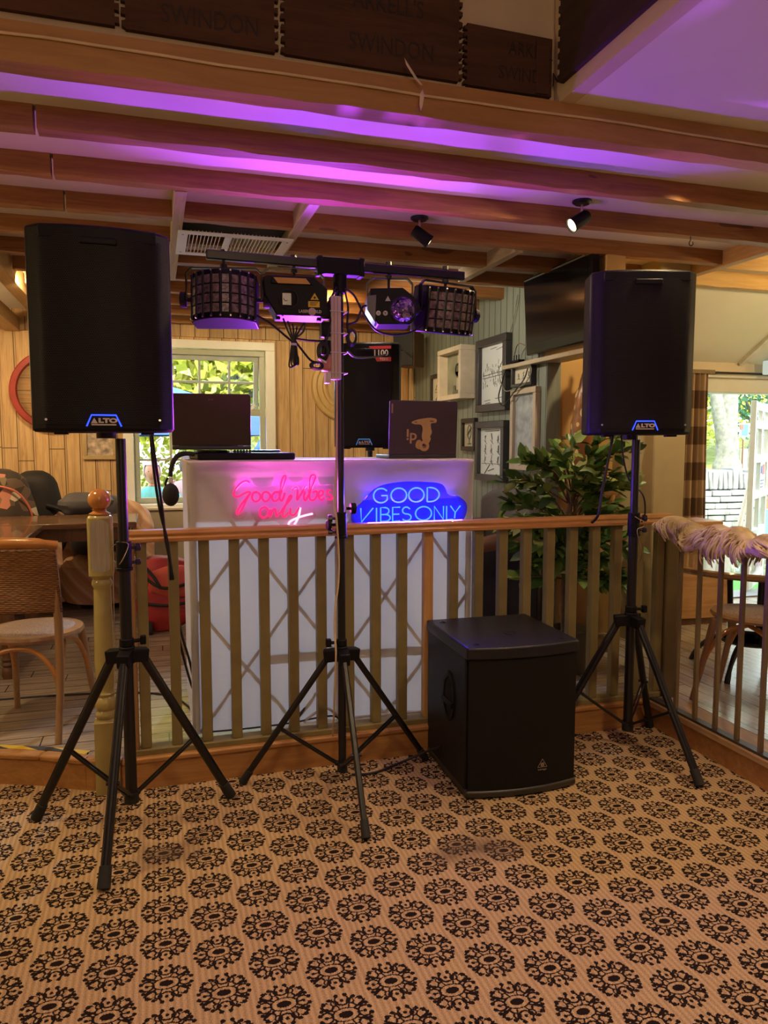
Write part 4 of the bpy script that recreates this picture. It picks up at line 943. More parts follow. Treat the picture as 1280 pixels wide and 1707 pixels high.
g.prism(smooth_poly([(0.07, -0.17), (0.02, -0.06), (0.03, 0.06), (0.0, 0.12), (-0.10, 0.13), (-0.145, 0.155), (-0.08, 0.19), (0.04, 0.215), (0.16, 0.225), (0.24, 0.205), (0.235, 0.155), (0.16, 0.14), (0.16, 0.07), (0.175, 0.01), (0.15, -0.05), (0.16, -0.09), (0.12, -0.16)]), 0.0, 0.003, S2)
g.prism(smooth_poly([(-0.06, -0.12), (-0.075, -0.20), (-0.02, -0.24), (0.03, -0.215), (0.02, -0.14), (-0.01, -0.10)]), 0.0, 0.003, S2)
g.lathe([(0.026, 0), (0.026, 0.003), (0.012, 0.003), (0.012, 0)], 18, S2 @ Vector((0.058, -0.19, 0)), (0, -1, 0))
g.mesh(lettering('i', 0.24, 0.001, 1.1, 0.003), S2 @ Matrix.Translation((-0.20, -0.02, 0.001)) @ Matrix.Rotation(R(180), 4, 'Z') @ Matrix.Rotation(R(180), 4, 'Z') @ Matrix.Scale(-1, 4, (0, 1, 0)))
g.mesh(lettering('p', 0.22, 0.001, 1.1, 0.003), S2 @ Matrix.Translation((-0.115, -0.035, 0.001)))
st = g.put('sticker', GOLD, lid2, smooth=False)
g = G(); g.prism([(0.14, 0.17), (0.20, 0.168), (0.20, 0.182), (0.14, 0.184)], 0.003, 0.0036, S2); g.prism([(-0.10, 0.155), (-0.06, 0.152), (-0.06, 0.163), (-0.1, 0.166)], 0.003, 0.0036, S2); g.put('cut_out', LAP2, st)
g = G(); g.prism([(-0.166, 0.20), (-0.158, 0.20), (-0.158, 0.245), (-0.166, 0.245)], 0, 0.0008, f2); g.put('maker_plate', mat('copper plate', (0.35, 0.2, 0.13), 0.4), lid2)
# headphones hooked over the left corner of the booth
hp = thing('headphones', 'black headphones hanging over the left corner of the booth', 'headphones', (0.078, 3.36, 1.36), 0)
g = G(); g.tube([(0.09, 0.02, 0.025), (0.045, 0.01, 0.028), (0.012, 0.0, 0.012), (-0.008, -0.005, -0.03), (-0.014, -0.008, -0.07)], [0.010, 0.011, 0.011, 0.010, 0.009], 8, sub=4); g.put('headband', RUBBER, hp)
g = G(); g.ball((-0.014, -0.01, -0.148), 0.050, 18, (0.72, 0.55, 1.0)); g.put('ear_cup', RUBBER, hp)
g = G(); g.tube([(-0.024, -0.008, -0.075), (-0.034, -0.008, -0.10), (-0.030, -0.008, -0.14)], 0.005, 8, sub=3); g.put('yoke_arm', BLACK, hp)
g = G(); g.bb((-0.022, -0.016, -0.098), (-0.004, 0.0, -0.075)); g.put('hinge', CHROME, hp, bevel=0.002)
# ------------------------------------------------------------------ balustrade, posts and iron bars
bal = thing('balustrade', 'olive painted timber balustrade with an orange wood handrail along the step', 'railing', (0, 3.215, 0))
g = G(); prof = [(-0.045, 0.0), (-0.045, 0.016), (-0.036, 0.022), (-0.040, 0.034), (-0.030, 0.048), (0.030, 0.048), (0.040, 0.034), (0.036, 0.022), (0.045, 0.016), (0.045, 0.0)]
g.prism(prof, -0.12, 2.505, Matrix(((0, 0, 1, 0), (1, 0, 0, 0), (0, 1, 0, 1.030), (0, 0, 0, 1)))); g.put('handrail', TRIMW, bal, bevel=0.003)
g = G(); g.bb((-0.12, -0.035, ZP + 0.001), (2.46, 0.04, ZP + 0.028)); g.put('base_rail', OLIVE, bal, bevel=0.004)
PINEB = wood('bare pine', (0.45, 0.22, 0.06), (0.68, 0.40, 0.14), 'z', 0.5, 12, 3, knots=0.8)
for k in range(21):
    x = -0.062 + 0.1255 * k
    g = G(); g.bb((x - 0.0215, -0.02, ZP + 0.028), (x + 0.0215, 0.022, 1.031))
    b = g.put('baluster', PINEB if k == 10 else OLIVE, bal, bevel=0.003)
    if k == 10: b['label'] = 'bare unpainted pine baluster'
g = G(); g.bb((-0.125, -0.03, ZP), (-0.09, 0.035, 1.03)); g.put('end_post', wood('end post wood', (0.28, 0.13, 0.04), (0.46, 0.26, 0.09), 'z', 0.5), bal, bevel=0.004)
tag(G().bb((2.475, 3.18, 0.0), (2.545, 3.25, 1.025)).put('end_post', OLIVE, bevel=0.006), 'square olive end post where the balustrade meets the iron bars', 'post')

# turned newel post
nw = thing('newel_post', 'turned olive post with a varnished wooden ball on top at the balustrade end', 'post', (-0.215, 3.2, 0))
g = G(); q = 0.043
oct_ = lambda a, c: [(-a, -a + c), (-a + c, -a), (a - c, -a), (a, -a + c), (a, a - c), (a - c, a), (-a + c, a), (-a, a - c)]
g.prism(oct_(0.047, 0.012), 0.905, 1.135); g.prism(oct_(0.047, 0.004), 0.0, 0.30)
g.lathe([(0.047, 1.135), (0.045, 1.142), (0.028, 1.150)], 24)
g.lathe([(0.047, 0.905), (0.042, 0.895), (0.034, 0.887), (0.040, 0.876), (0.040, 0.862), (0.033, 0.852), (0.034, 0.84), (0.040, 0.55), (0.036, 0.44), (0.033, 0.425), (0.040, 0.415), (0.034, 0.402), (0.042, 0.39), (0.045, 0.37), (0.040, 0.352), (0.034, 0.345), (0.043, 0.332), (0.043, 0.318), (0.036, 0.31), (0.046, 0.30)], 24)
g.put('shaft', mat('glossy olive paint', (0.40, 0.33, 0.12), 0.22, var=0.12, scale=9), nw, angle=50)
VARN = wood('varnished ball wood', (0.42, 0.15, 0.03), (0.62, 0.28, 0.07), 'z', 0.2, 8, 4, 0.05, coat=0.5)
g = G(); g.lathe([(0.040, 1.148), (0.042, 1.152), (0.030, 1.158), (0.024, 1.163), (0.030, 1.169)], 24); g.ball((0, 0, 1.208), 0.0445, 28); g.put('ball_finial', VARN, nw, angle=60)
g = G(); pl = arcp = [(0.036 * math.cos(R(a)), 0.19 + 0.026 * math.sin(R(a))) for a in range(0, 181, 15)] + [(-0.036, 0.02)] + [(0.036 * math.cos(R(a)), 0.022 + 0.016 * math.sin(R(a))) for a in range(195, 360, 15)]
g.prism(pl, -0.002, 0.0012, face_to('-y', (0, -0.047, 0.915)))
g.put('worn_face', wood('worn grey paint', (0.30, 0.26, 0.17), (0.50, 0.45, 0.34), 'z', 0.55, 20, 6, 0.5), nw)
# thin wire hanging from the newel to the stand
g = G(); g.tube([(-0.172, 3.15, 1.02), (-0.15, 2.95, 1.055), (-0.118, 2.856, 1.075), (-0.098, 2.852, 1.062), (-0.13, 2.855, 0.995), (-0.16, 3.05, 0.98), (-0.168, 3.148, 0.93), (-0.17, 3.147, 0.80), (-0.17, 3.147, 0.56)], 0.0016, 6, sub=5)
tag(g.put('wire', mat('thin silver wire', (0.6, 0.5, 0.38), 0.3, 0.8)), 'thin silver wire looped round the left stand and hanging down the turned post', 'wire')
g = G(); g.tube([(2.09, 2.922, 1.10), (2.115, 2.918, 1.085), (2.14, 2.925, 1.075), (2.15, 2.94, 1.05), (2.10, 2.915, 1.04), (2.11, 2.913, 0.99), (2.145, 2.935, 0.93), (2.155, 2.97, 0.88)], 0.0016, 6, sub=5)
tag(g.put('wire', mat('thin silver wire', (0.6, 0.5, 0.38), 0.3, 0.8)), 'thin silver wire looped round the collar of the right stand', 'wire')

# iron bars on the right, with the fleece thrown over them
BARM = wood('brown painted iron', (0.16, 0.115, 0.055), (0.24, 0.18, 0.09), 'z', 0.38, 6, 5, 0.05)
ib = thing('iron_railing', 'brown iron bar railing along the right step under the fleece', 'railing', (2.40, 0, 0))
for k in range(9):
    y = 2.985 - 0.134 * k
    g = G(); g.bb((-0.0095, y - 0.0095, ZP + 0.012), (0.0095, y + 0.0095, 0.995)); g.put('bar', BARM, ib, bevel=0.003)
g = G(); g.bb((-0.02, 1.85, ZP + 0.001), (0.02, 3.16, ZP + 0.013)); g.put('bottom_rail', mat('dark iron rail', (0.05, 0.045, 0.035), 0.4), ib)
g = G(); g.bb((-0.02, 1.85, 0.99), (0.02, 3.16, 1.01)); g.put('top_rail', mat('dark iron rail', (0.05, 0.045, 0.035), 0.4), ib)
# shaggy fleece: a draped skin with thick locks of hair
def fleece():
    t = NT('shaggy fleece'); f = t.noise(14, 4, t.mapping((1, 1, 0.4)))
    t.base(t.ramp(f, [(0.3, (0.30, 0.21, 0.08)), (0.5, (0.60, 0.47, 0.24)), (0.75, (0.85, 0.74, 0.48))]), 0.7); return t.m
FL = fleece()
th = thing('fleece_throw', 'shaggy cream and brown fleece thrown over the iron railing', 'throw', (2.40, 2.6, 1.0))
rnd = random.Random(5)
def skin(u, v):
    y = -0.85 + 1.35 * u; a = (v - 0.5) * 2
    lump = 0.016 * math.sin(y * 19) + 0.012 * math.sin(y * 43 + 1) 
    x = 0.055 * math.sin(a * 1.5) + a * 0.012
    drop = 0.050 + 0.03 * math.sin(y * 7.5 + 0.6) + 0.02 * math.sin(y * 23)
    z = 0.050 + lump - (abs(a) ** 2.2) * (drop + 0.03)
    return Vector((x * (1 + 0.25 * math.sin(y * 31)), y, z))
g = G(); g.grid(skin, 60, 14); g.put('skin', FL, th, solid=0.02, angle=80)
g = G()
for i in range(1100):
    u = rnd.random(); v = rnd.choice((rnd.uniform(0.12, 0.5), rnd.uniform(0.5, 0.88))); p = skin(u, v); sgn = -1 if v < 0.5 else 1
    y_ = -0.85 + 1.35 * u; flow = 0.055 * math.sin(y_ * 11) + 0.03 * math.sin(y_ * 27 + 2) + rnd.uniform(-0.018, 0.018)
    L = (0.075 + 0.045 * math.sin(y_ * 7.5 + 0.6) + 0.035 * math.sin(y_ * 16 + 1)) * rnd.uniform(0.7, 1.35); L = max(L * 0.66, 0.03); o_ = 0.014 + rnd.random() * 0.010
    pts = [p, p + Vector((sgn * o_ * 1.3, flow * 0.25, -0.002)), p + Vector((sgn * (o_ * 1.7 + 0.006), flow * 0.7, -L * 0.4)), p + Vector((sgn * (o_ * 1.4 + 0.004), flow * 1.05, -L * 0.8)), p + Vector((sgn * o_, flow * 0.9, -L))]
    g.tube(pts, [0.0028, 0.0046, 0.0046, 0.0036, 0.0008], 5, sub=2)
o = g.put('hair_locks', FL, th); o['kind'] = 'stuff'

# ------------------------------------------------------------------ ceiling things
vent = thing('ceiling_vent', 'white slatted air vent in the ceiling above the left lights', 'vent', (0.425, 4.12, 2.468))
WM = mat('white vent metal', (0.84, 0.87, 0.90), 0.4, var=0.03)
g = G(); w, d = 0.285, 0.235
for a, b in (((-w, -d), (w, -d + 0.05)), ((-w, d - 0.05), (w, d)), ((-w, -d + 0.05), (-w + 0.05, d - 0.05)), ((w - 0.05, -d + 0.05), (w, d - 0.05)), ((-0.055, -d + 0.05), (-0.02, d - 0.05))): g.bb(a + (-0.006,), b + (0.0,))
fr_ = g.put('frame', WM, vent, bevel=0.002)
G().bb((-w + 0.02, -d + 0.02, 0.05), (w - 0.02, d - 0.02, 0.055)).put('duct_back', mat('duct dark', (0.05, 0.045, 0.04), 0.8), vent)
for k in range(11): 
    x = -w + 0.062 + 0.0185 * k
    if x < -0.06: G().box((x, 0, 0.008), (0.003, 2 * d - 0.1, 0.022), (0, R(18), 0)).put('slat', WM, vent)
for k in range(13):
    x = -0.008 + 0.0185 * k
    if x < w - 0.055: G().box((x, 0, 0.008), (0.003, 2 * d - 0.1, 0.022), (0, R(-14), 0)).put('slat', WM, vent)
for x in (-w + 0.025, w - 0.025):
    for y in (-d + 0.06, d - 0.06): G().cyl((x, y, -0.0075), (x, y, -0.005), 0.005, n=8).put('screw', mat('dull screw', (0.3, 0.3, 0.3), 0.4, 0.8), fr_)

def spot(loc, aim, label, power):
    t = thing('ceiling_spotlight', label, 'spotlight', loc)
    g = G(); g.lathe([(0.045, 0.0), (0.045, -0.008), (0.034, -0.016), (0.0, -0.016)], 24); g.put('base', BLACKM, t)
    G().cyl((0, 0, -0.012), (0, 0, -0.075), 0.006, n=10).put('stem', mat('steel stem', (0.55, 0.5, 0.45), 0.3, 1.0), t)
    d = Vector(aim).normalized(); c = Vector((0, 0, -0.082)) + d * 0.012
    h = G(); h.lathe([(0.0, -0.052), (0.024, -0.050), (0.030, -0.040), (0.032, 0.03), (0.036, 0.052), (0.033, 0.052), (0.028, 0.036), (0.0, 0.036)], 24, c, d); hd = h.put('lamp_head', BLACK, t, angle=45)
    G().lathe([(0.029, 0.040), (0.028, 0.046), (0.018, 0.051), (0.0, 0.0525)], 20, c, d).put('bulb', emis('warm lamp glass', (1.0, 0.80, 0.42), 9.0), t)
    e = Vector(loc) + c + d * 0.056
    lamp('SPOT', 'spot_lamp', e, power, (1.0, 0.70, 0.34), 0.018, aim=e + d, cone=105, blend=0.7)
    return t
spot((1.295, 3.63, ZC2), (0.62, -0.12, -0.45), 'black ceiling spotlight pointing right, above the dome effect light', 24)
spot((1.93, 3.17, ZC2), (-0.75, 0.02, -0.48), 'black ceiling spotlight pointing left, above the right loudspeaker', 30)
g = G(); g.tube([(2.62, 3.275, 2.478), (2.62, 3.275, 2.455), (2.612, 3.275, 2.44), (2.622, 3.275, 2.428), (2.636, 3.275, 2.436), (2.634, 3.275, 2.448)], 0.0025, 6, sub=3)
tag(g.put('cup_hook', mat('dark hook metal', (0.05, 0.04, 0.03), 0.4, 0.8)), 'small dark hook screwed under the joist above the right loudspeaker', 'hook')

# wire stapled along the front beam, and the loose scrap of tape hanging from it
g = G(); rnd = random.Random(2)
g.tube([(-0.9 + 0.16 * i, 2.359, 2.548 + rnd.uniform(-0.004, 0.004) - 0.0007 * i) for i in range(24)], 0.0042, 8, sub=2)
wr = tag(g.put('cable', mat('cream cable', (0.66, 0.50, 0.30), 0.5)), 'cream cable clipped along the face of the front ceiling beam', 'cable')
g = G(); g.add([Vector(p) for p in ((0.786, 2.352, 2.640), (0.800, 2.345, 2.615), (0.828, 2.340, 2.575), (0.843, 2.340, 2.560), (0.836, 2.340, 2.560), (0.816, 2.341, 2.578), (0.790, 2.347, 2.618))], [(0, 1, 2, 3, 4, 5, 6)])
g.add([Vector(p) for p in ((0.846, 2.349, 2.552), (0.850, 2.342, 2.53), (0.842, 2.338, 2.495), (0.836, 2.336, 2.480), (0.832, 2.338, 2.50), (0.836, 2.344, 2.535))], [(0, 1, 2, 3, 4, 5)])
tag(g.put('paper_ribbon', mat('pale ribbon', (0.72, 0.56, 0.50), 0.6), solid=0.0015), 'torn pale ribbon dangling from the cable on the front beam', 'ribbon')

# ---- old crate ends mounted on the bulkhead
CR = [wood('crate wood %d' % i, (0.035, 0.013, 0.006), (0.10, 0.042, 0.018), 'x', 0.9, 9, 2.2 + 0.3 * i, 0.25) for i in range(3)]
CRY = wood('crate wood side', (0.022, 0.010, 0.008), (0.055, 0.025, 0.018), 'y', 0.9, 9, 2.2, 0.25)
INK = mat('faded black ink', (0.018, 0.009, 0.006), 0.7)
def crate_outline(w, h, seed, left=True, right=True):
    rnd = random.Random(seed); P = [(0, 0), (w, 0)]; n = 9
    if right:
        for i in range(n):
            z = h * (i + 0.5) / n
            P += [(w, z - h / n * 0.28), (w + 0.012, z - h / n * 0.28), (w + 0.012, z + h / n * 0.20), (w, z + h / n * 0.20)]
    P += [(w, h), (0, h)]
    if left:
        for i in reversed(range(n)):
            z = h * (i + 0.5) / n
            P += [(0, z + h / n * 0.20), (-0.012, z + h / n * 0.20), (-0.012, z - h / n * 0.28), (0, z - h / n * 0.28)]
    return [(x + rnd.uniform(-0.0012, 0.0012), z + rnd.uniform(-0.003, 0.003)) for x, z in P]
for i, (x0, x1, z0, z1, lines, lab) in enumerate((
        (-1.02, -0.075, 2.622, 2.93, [('SWINDON', 0.5, 0.10, 0.085)], 'dark wooden crate end at the far left of the bulkhead'),
        (-0.045, 0.383, 2.615, 2.93, [("ARKELL'S", 0.55, 0.225, 0.07), ('SWINDON', 0.56, 0.06, 0.075)], 'dark crate end marked SWINDON, left of the middle one over the front beam'),
        (0.415, 0.985, 2.612, 2.90, [("ARKELL'S", 0.58, 0.195, 0.075), ('SWINDON', 0.60, 0.07, 0.075)], "large dark crate end marked ARKELL'S SWINDON in the middle of the bulkhead"),
        (1.015, 1.325, 2.605, 2.795, [('ARKELL', 0.74, 0.135, 0.062), ('SWINDON', 0.74, 0.055, 0.062)], 'dark crate end nearest the corner of the bulkhead'))):
    t = thing('crate_end', lab, 'crate panel', (x0, 2.404, z0), 0, 'old crate ends over the front beam')
    w, h = x1 - x0, z1 - z0
    g = G(); g.prism(crate_outline(w, h, i, i > 0, i < 3), 0.0, 0.018, face_to('-y')); g.put('board', CR[i % 3], t, smooth=False)
    for txt, fx, fz, s in lines: G().mesh(lettering(txt, s, 0.0004, 0.78), face_to('-y', (w * fx, -0.0185, fz))).put('lettering', INK, t, smooth=False)
    if i == 3:
        G().bb((w - 0.06, -0.024, 0.004), (w - 0.012, -0.018, h - 0.01)).put('batten', CR[1], t, bevel=0.002)
t = thing('crate_end', 'almost black crate end on the side of the ceiling step, top right', 'crate panel', (1.345, 2.34, 2.632))
g = G(); g.prism(crate_outline(0.80, 0.33, 9, True, False), 0.0, 0.018, face_to('-x')); g.put('board', CRY, t, smooth=False)
# ------------------------------------------------------------------ things on the walls
def frame_on(name, label, axis, loc, w, h, depth, border, fm, art, mount=0.02, cat='picture'):
    """picture centred at loc, facing -y (axis '-y') or -x"""
    t = thing(name, label, cat, (0, 0, 0))
    M_ = face_to(axis, loc)
    def rect(x0, z0, x1, z1, a, b, gg): gg.prism([(x0, z0), (x1, z0), (x1, z1), (x0, z1)], a, b, M_)
    g = G(); W2, H2, b = w / 2, h / 2, border
    rect(-W2, -H2, W2, -H2 + b, 0, depth, g); rect(-W2, H2 - b, W2, H2, 0, depth, g); rect(-W2, -H2 + b, -W2 + b, H2 - b, 0, depth, g); rect(W2 - b, -H2 + b, W2, H2 - b, 0, depth, g)
    g.put('frame', fm, t, bevel=0.003)
    g = G(); rect(-W2 + b, -H2 + b, W2 - b, H2 - b, 0.001, depth * 0.4, g); g.put('print', art, t, smooth=False)
    return t, M_, depth * 0.4
def paper_art(name, paper, ink, seed):
    t = NT(name); v = t.mapping((1, 9, 26)); n = t.noise(1.2, 4, v, 0.7, 1.0); b = t.noise(5.5, 2)
    k = t.math('MULTIPLY', t.math('GREATER_THAN', n, 0.60), t.math('GREATER_THAN', b, 0.5))
    t.base(t.mix(k, paper, ink), 0.35); return t.m
PAPER = mat('print paper', (0.66, 0.74, 0.75), 0.3, var=0.03); PAPERW = mat('cream print paper', (0.60, 0.56, 0.42), 0.35, var=0.03)
BLKF = mat('black frame', (0.02, 0.02, 0.022), 0.35); GREYF = mat('grey edged frame', (0.040, 0.040, 0.043), 0.35); WHF = mat('cream box frame', (0.66, 0.58, 0.44), 0.45)
def sketch_marks(M_, z, items, parent, m):
    g = G()
    for x0, y0, x1, y1, w in items:
        a = M_ @ Vector((x0, y0, z + 0.0012)); b = M_ @ Vector((x1, y1, z + 0.0012)); g.cyl(a, b, w, n=5)
    return g.put('drawing', m, parent)
INKM = mat('print ink', (0.10, 0.11, 0.11), 0.5)
rnd = random.Random(11)
XW = XG - 0.001
def little_people(cols, rows, w, h, rnd):
    it = []
    for i in range(cols):
        for j in range(rows):
            cx = -w / 2 + w * (i + 0.5) / cols; cy = -h / 2 + h * (j + 0.5) / rows; s = min(w / cols, h / rows) * 0.32
            for _ in range(5): it.append((cx + rnd.uniform(-s, s) * 0.5, cy + rnd.uniform(-s, s), cx + rnd.uniform(-s, s) * 0.5, cy + rnd.uniform(-s, s), 0.0019))
            it.append((cx - s, cy - s, cx + s, cy - s, 0.002))
    return it
t, M_, z = frame_on('framed_print', 'black framed print beside the white box frame, half behind the laptop', '-x', (XW, 6.31, 1.87), 0.36, 0.36, 0.025, 0.035, BLKF, PAPERW)
sketch_marks(M_, z, little_people(2, 2, 0.24, 0.22, rnd), t, INKM)
t, M_, z = frame_on('box_frame', 'deep cream box frame with a grey collage on the green wall', '-x', (XW, 5.79, 2.0), 0.50, 0.42, 0.13, 0.04, WHF, mat('grey green collage', (0.25, 0.26, 0.18), 0.4, var=0.3, scale=6))
g = G(); g.prism([(0.0, -0.15), (0.19, -0.15), (0.19, 0.15), (0.02, 0.15)], z, z + 0.006, M_); g.put('paper_panel', mat('pale collage paper', (0.48, 0.47, 0.36), 0.5), t)
g = G(); g.lathe([(0.06, 0), (0.06, 0.004), (0.05, 0.004), (0.05, 0)], 24, M_ @ Vector((0.03, 0.03, z + 0.006)), (-1, 0, 0)); g.prism([(0.0, 0.02), (0.06, 0.02), (0.05, 0.07), (0.01, 0.07)], z + 0.006, z + 0.009, M_); g.prism([(0.06, -0.08), (0.18, -0.08), (0.18, -0.05), (0.07, -0.05)], z + 0.006, z + 0.009, M_); g.prism([(-0.08, -0.17), (0.16, -0.16), (0.16, -0.12), (-0.02, -0.13), (-0.02, -0.09), (-0.06, -0.09)], z + 0.006, z + 0.009, M_)
g.put('collage_piece', mat('dark collage', (0.14, 0.14, 0.10), 0.5), t)
t, M_, z = frame_on('framed_print', 'tall black framed drawing of a crowd, upper right on the green wall', '-x', (XW, 5.165, 1.945), 0.52, 0.545, 0.05, 0.055, GREYF, PAPER)
it = []
for i in range(60):
    x = rnd.uniform(-0.18, 0.18); y = rnd.choice((rnd.uniform(-0.02, 0.08), rnd.uniform(-0.10, -0.04))); it.append((x, y, x + rnd.uniform(-0.012, 0.012), y + rnd.uniform(0.01, 0.035), 0.002))
it += [(-0.18, 0.0, 0.18, 0.012, 0.003), (-0.18, -0.02, 0.18, -0.012, 0.003), (-0.05, 0.19, 0.05, 0.195, 0.0025), (0.05, 0.175, 0.15, 0.185, 0.0025), (-0.15, -0.19, -0.05, -0.185, 0.0025), (0.04, -0.18, 0.15, -0.175, 0.0025), (-0.13, -0.21, -0.05, -0.205, 0.0025)]
sketch_marks(M_, z, it, t, INKM)
t, M_, z = frame_on('framed_print', 'tall black framed print of small figures, lower right on the green wall', '-x', (XW, 5.175, 1.375), 0.50, 0.45, 0.05, 0.05, GREYF, PAPER)
it = little_people(3, 3, 0.34, 0.24, rnd); it = [(a, b + 0.03, c, d, w) for a, b, c, d, w in it] + [(-0.17, 0.165, 0.17, 0.167, 0.0025), (-0.12, 0.15, 0.12, 0.152, 0.003), (-0.17, -0.095, 0.17, -0.093, 0.002), (-0.12, -0.17, -0.03, -0.10, 0.004), (-0.06, -0.15, 0.04, -0.13, 0.004)]
sketch_marks(M_, z, it, t, INKM)
t, M_, z = frame_on('framed_print', 'small dark framed print of an old microphone on the green wall', '-x', (XW, 5.61, 1.505), 0.27, 0.26, 0.035, 0.035, BLKF, mat('sepia paper', (0.40, 0.37, 0.26), 0.5))
g = G(); pts = [M_ @ Vector((0.035 * math.cos(R(a)), 0.02 + 0.055 * math.sin(R(a)), z + 0.001)) for a in range(0, 360, 20)]; g.tube(pts, 0.004, 6, closed=True)
for p, q in (((-0.04, -0.01), (0.045, 0.05)), ((-0.045, 0.0), (0.04, 0.06)), ((0, -0.035), (0, -0.07)), ((-0.03, -0.075), (0.035, -0.072))): g.cyl(M_ @ Vector(p + (z + 0.001,)), M_ @ Vector(q + (z + 0.001,)), 0.0045, n=6)
g.put('drawing', INKM, t)
t, M_, z = frame_on('framed_print', 'grey wooden framed sketch at the near end of the green wall, above the plant', '-x', (XW, 4.66, 1.53), 0.37, 0.56, 0.04, 0.04, wood('pale frame wood', (0.40, 0.33, 0.23), (0.55, 0.47, 0.35), 'z', 0.5), mat('grey sketch', (0.32, 0.36, 0.37), 0.3, var=0.35, scale=14))
t, M_, z = frame_on('framed_print', 'small framed print just under the television shelf rail', '-x', (XW, 4.69, 1.90), 0.30, 0.155, 0.04, 0.022, GREYF, PAPERW)
sketch_marks(M_, z, little_people(3, 1, 0.22, 0.08, rnd), t, INKM)
t, M_, z = frame_on('gilt_frame', 'gilt framed etching on the pine wall by the left stand', '-y', (-0.445, YB - 0.001, 1.43), 0.28, 0.27, 0.03, 0.035, mat('gilt', (0.50, 0.38, 0.18), 0.35, 0.4), mat('etching paper', (0.42, 0.33, 0.24), 0.5, var=0.6, scale=22))

# barrel ends
INKB = mat('branded ink', (0.10, 0.05, 0.02), 0.7)
be = thing('barrel_end', 'red rimmed barrel end with lettering on the pine wall, far left', 'barrel end', (-0.80, YB - 0.001, 1.875))
RIM = mat('red hoop paint', (0.33, 0.035, 0.022), 0.35, var=0.2)
g = G(); g.lathe([(0.335, 0.0), (0.335, 0.075), (0.325, 0.085), (0.285, 0.085), (0.278, 0.07), (0.278, 0.03)], 56, (0, 0, 0), (0, -1, 0)); g.put('rim', RIM, be)
g = G(); g.lathe([(0.288, 0.0), (0.288, 0.035), (0.0, 0.035)], 48, (0, 0, 0), (0, -1, 0)); hd = g.put('head_boards', boards('barrel boards', [(0.24, 0.12, 0.035), (0.38, 0.21, 0.07), (0.48, 0.29, 0.11)], 0.105, 'z', 'x', 0.05, 0.3), be)
for tx, sz, px_, pz in (('ARKELLS', 0.07, 0.02, 0.16), ('KINGSDOWN', 0.075, 0.02, -0.13), ('1843', 0.06, 0.06, 0.04)): G().mesh(lettering(tx, sz, 0.0005, 0.85), face_to('-y', (px_, -0.0365, pz))).put('lettering', INKB, hd, smooth=False)
be = thing('barrel_end', 'pale turned barrel end on the pine wall behind the power strip', 'barrel end', (1.75, YB - 0.001, 1.97))
g = G(); g.lathe([(0.33, 0.0), (0.33, 0.03), (0.32, 0.045), (0.29, 0.05), (0.275, 0.038), (0.26, 0.045), (0.235, 0.05), (0.22, 0.038), (0.205, 0.045), (0.19, 0.04), (0.175, 0.03), (0.0, 0.03)], 56, (0, 0, 0), (0, -1, 0)); g.put('disc', wood('pale barrel wood', (0.46, 0.29, 0.09), (0.66, 0.47, 0.2), 'z', 0.5, 8, 2), be, angle=25)
g = G()
for i in range(4): g.bar((-0.115, -0.033, 0.02 - 0.03 * i), (-0.085, -0.033, 0.032 - 0.03 * i), 0.006, 0.010, (0, 1, 0))
g.put('brand_mark', INKB, be)
# wall loudspeaker in the far corner
wsp = thing('wall_speaker', 'small dark wall speaker high in the corner between pine and green walls', 'loudspeaker', (2.23, 6.50, 2.27), R(-52))
g = G(); g.prism([(-0.11, -0.10), (0.11, -0.10), (0.085, 0.11), (-0.085, 0.11)], -0.15, 0.15); g.put('cabinet', mat('brown cabinet', (0.10, 0.045, 0.015), 0.5), wsp, bevel=0.006)
G().bb((-0.105, -0.112, -0.145), (0.105, -0.10, 0.145)).put('grille', mat('speaker cloth', (0.015, 0.015, 0.016), 0.8), wsp, bevel=0.004)
G().bb((-0.02, 0.10, -0.02), (0.02, 0.2, 0.02)).put('wall_bracket', BLACKM, wsp)
# television
tv = thing('television', 'black flat television hung high on the right above the alcove', 'television', (2.385, 4.13, 2.255), 0, rot=(0, R(-3.5), 0))
g = G(); g.bb((-0.035, -0.40, -0.245), (0.02, 0.40, 0.245)); g.put('casing', mat('gloss black casing', (0.006, 0.006, 0.007), 0.15, spec=0.25), tv, bevel=0.01)
g = G(); g.bb((-0.0365, -0.36, -0.175), (-0.034, 0.36, 0.215)); g.put('screen', mat('dark screen', (0.006, 0.006, 0.009), 0.12, spec=0.2), tv)
g = G(); g.bb((-0.04, -0.38, 0.225), (-0.034, 0.38, 0.232)); g.put('silver_strip', mat('silver strip', (0.4, 0.4, 0.4), 0.3, 0.8), tv)
g = G(); g.bb((0.02, -0.1, -0.1), (0.06, 0.1, 0.1)); g.put('wall_mount', BLACKM, tv)
g = G(); g.tube([(2.38, 4.52, 2.06), (2.37, 4.62, 2.10), (2.39, 4.72, 2.09), (2.40, 4.78, 2.0)], 0.004, 6, sub=5)
tag(g.put('cable', mat('grey brown cable', (0.16, 0.11, 0.07), 0.5)), 'looping cable from the television corner to the shelf rail', 'cable')
G_ = mat('thin green grey cable', (0.22, 0.22, 0.16), 0.5)
g = G(); g.tube([(2.435, 4.80, 2.46), (2.435, 4.86, 2.30), (2.43, 5.0, 2.05), (2.385, 4.98, 1.95), (2.385, 4.90, 1.82), (2.39, 4.80, 1.80), (2.39, 4.60, 1.83), (2.40, 4.52, 1.90), (2.41, 4.55, 1.96)], 0.0035, 6, sub=5); tag(g.put('cable', G_), 'thin cable dropping from the ceiling over the tall framed drawing', 'cable')
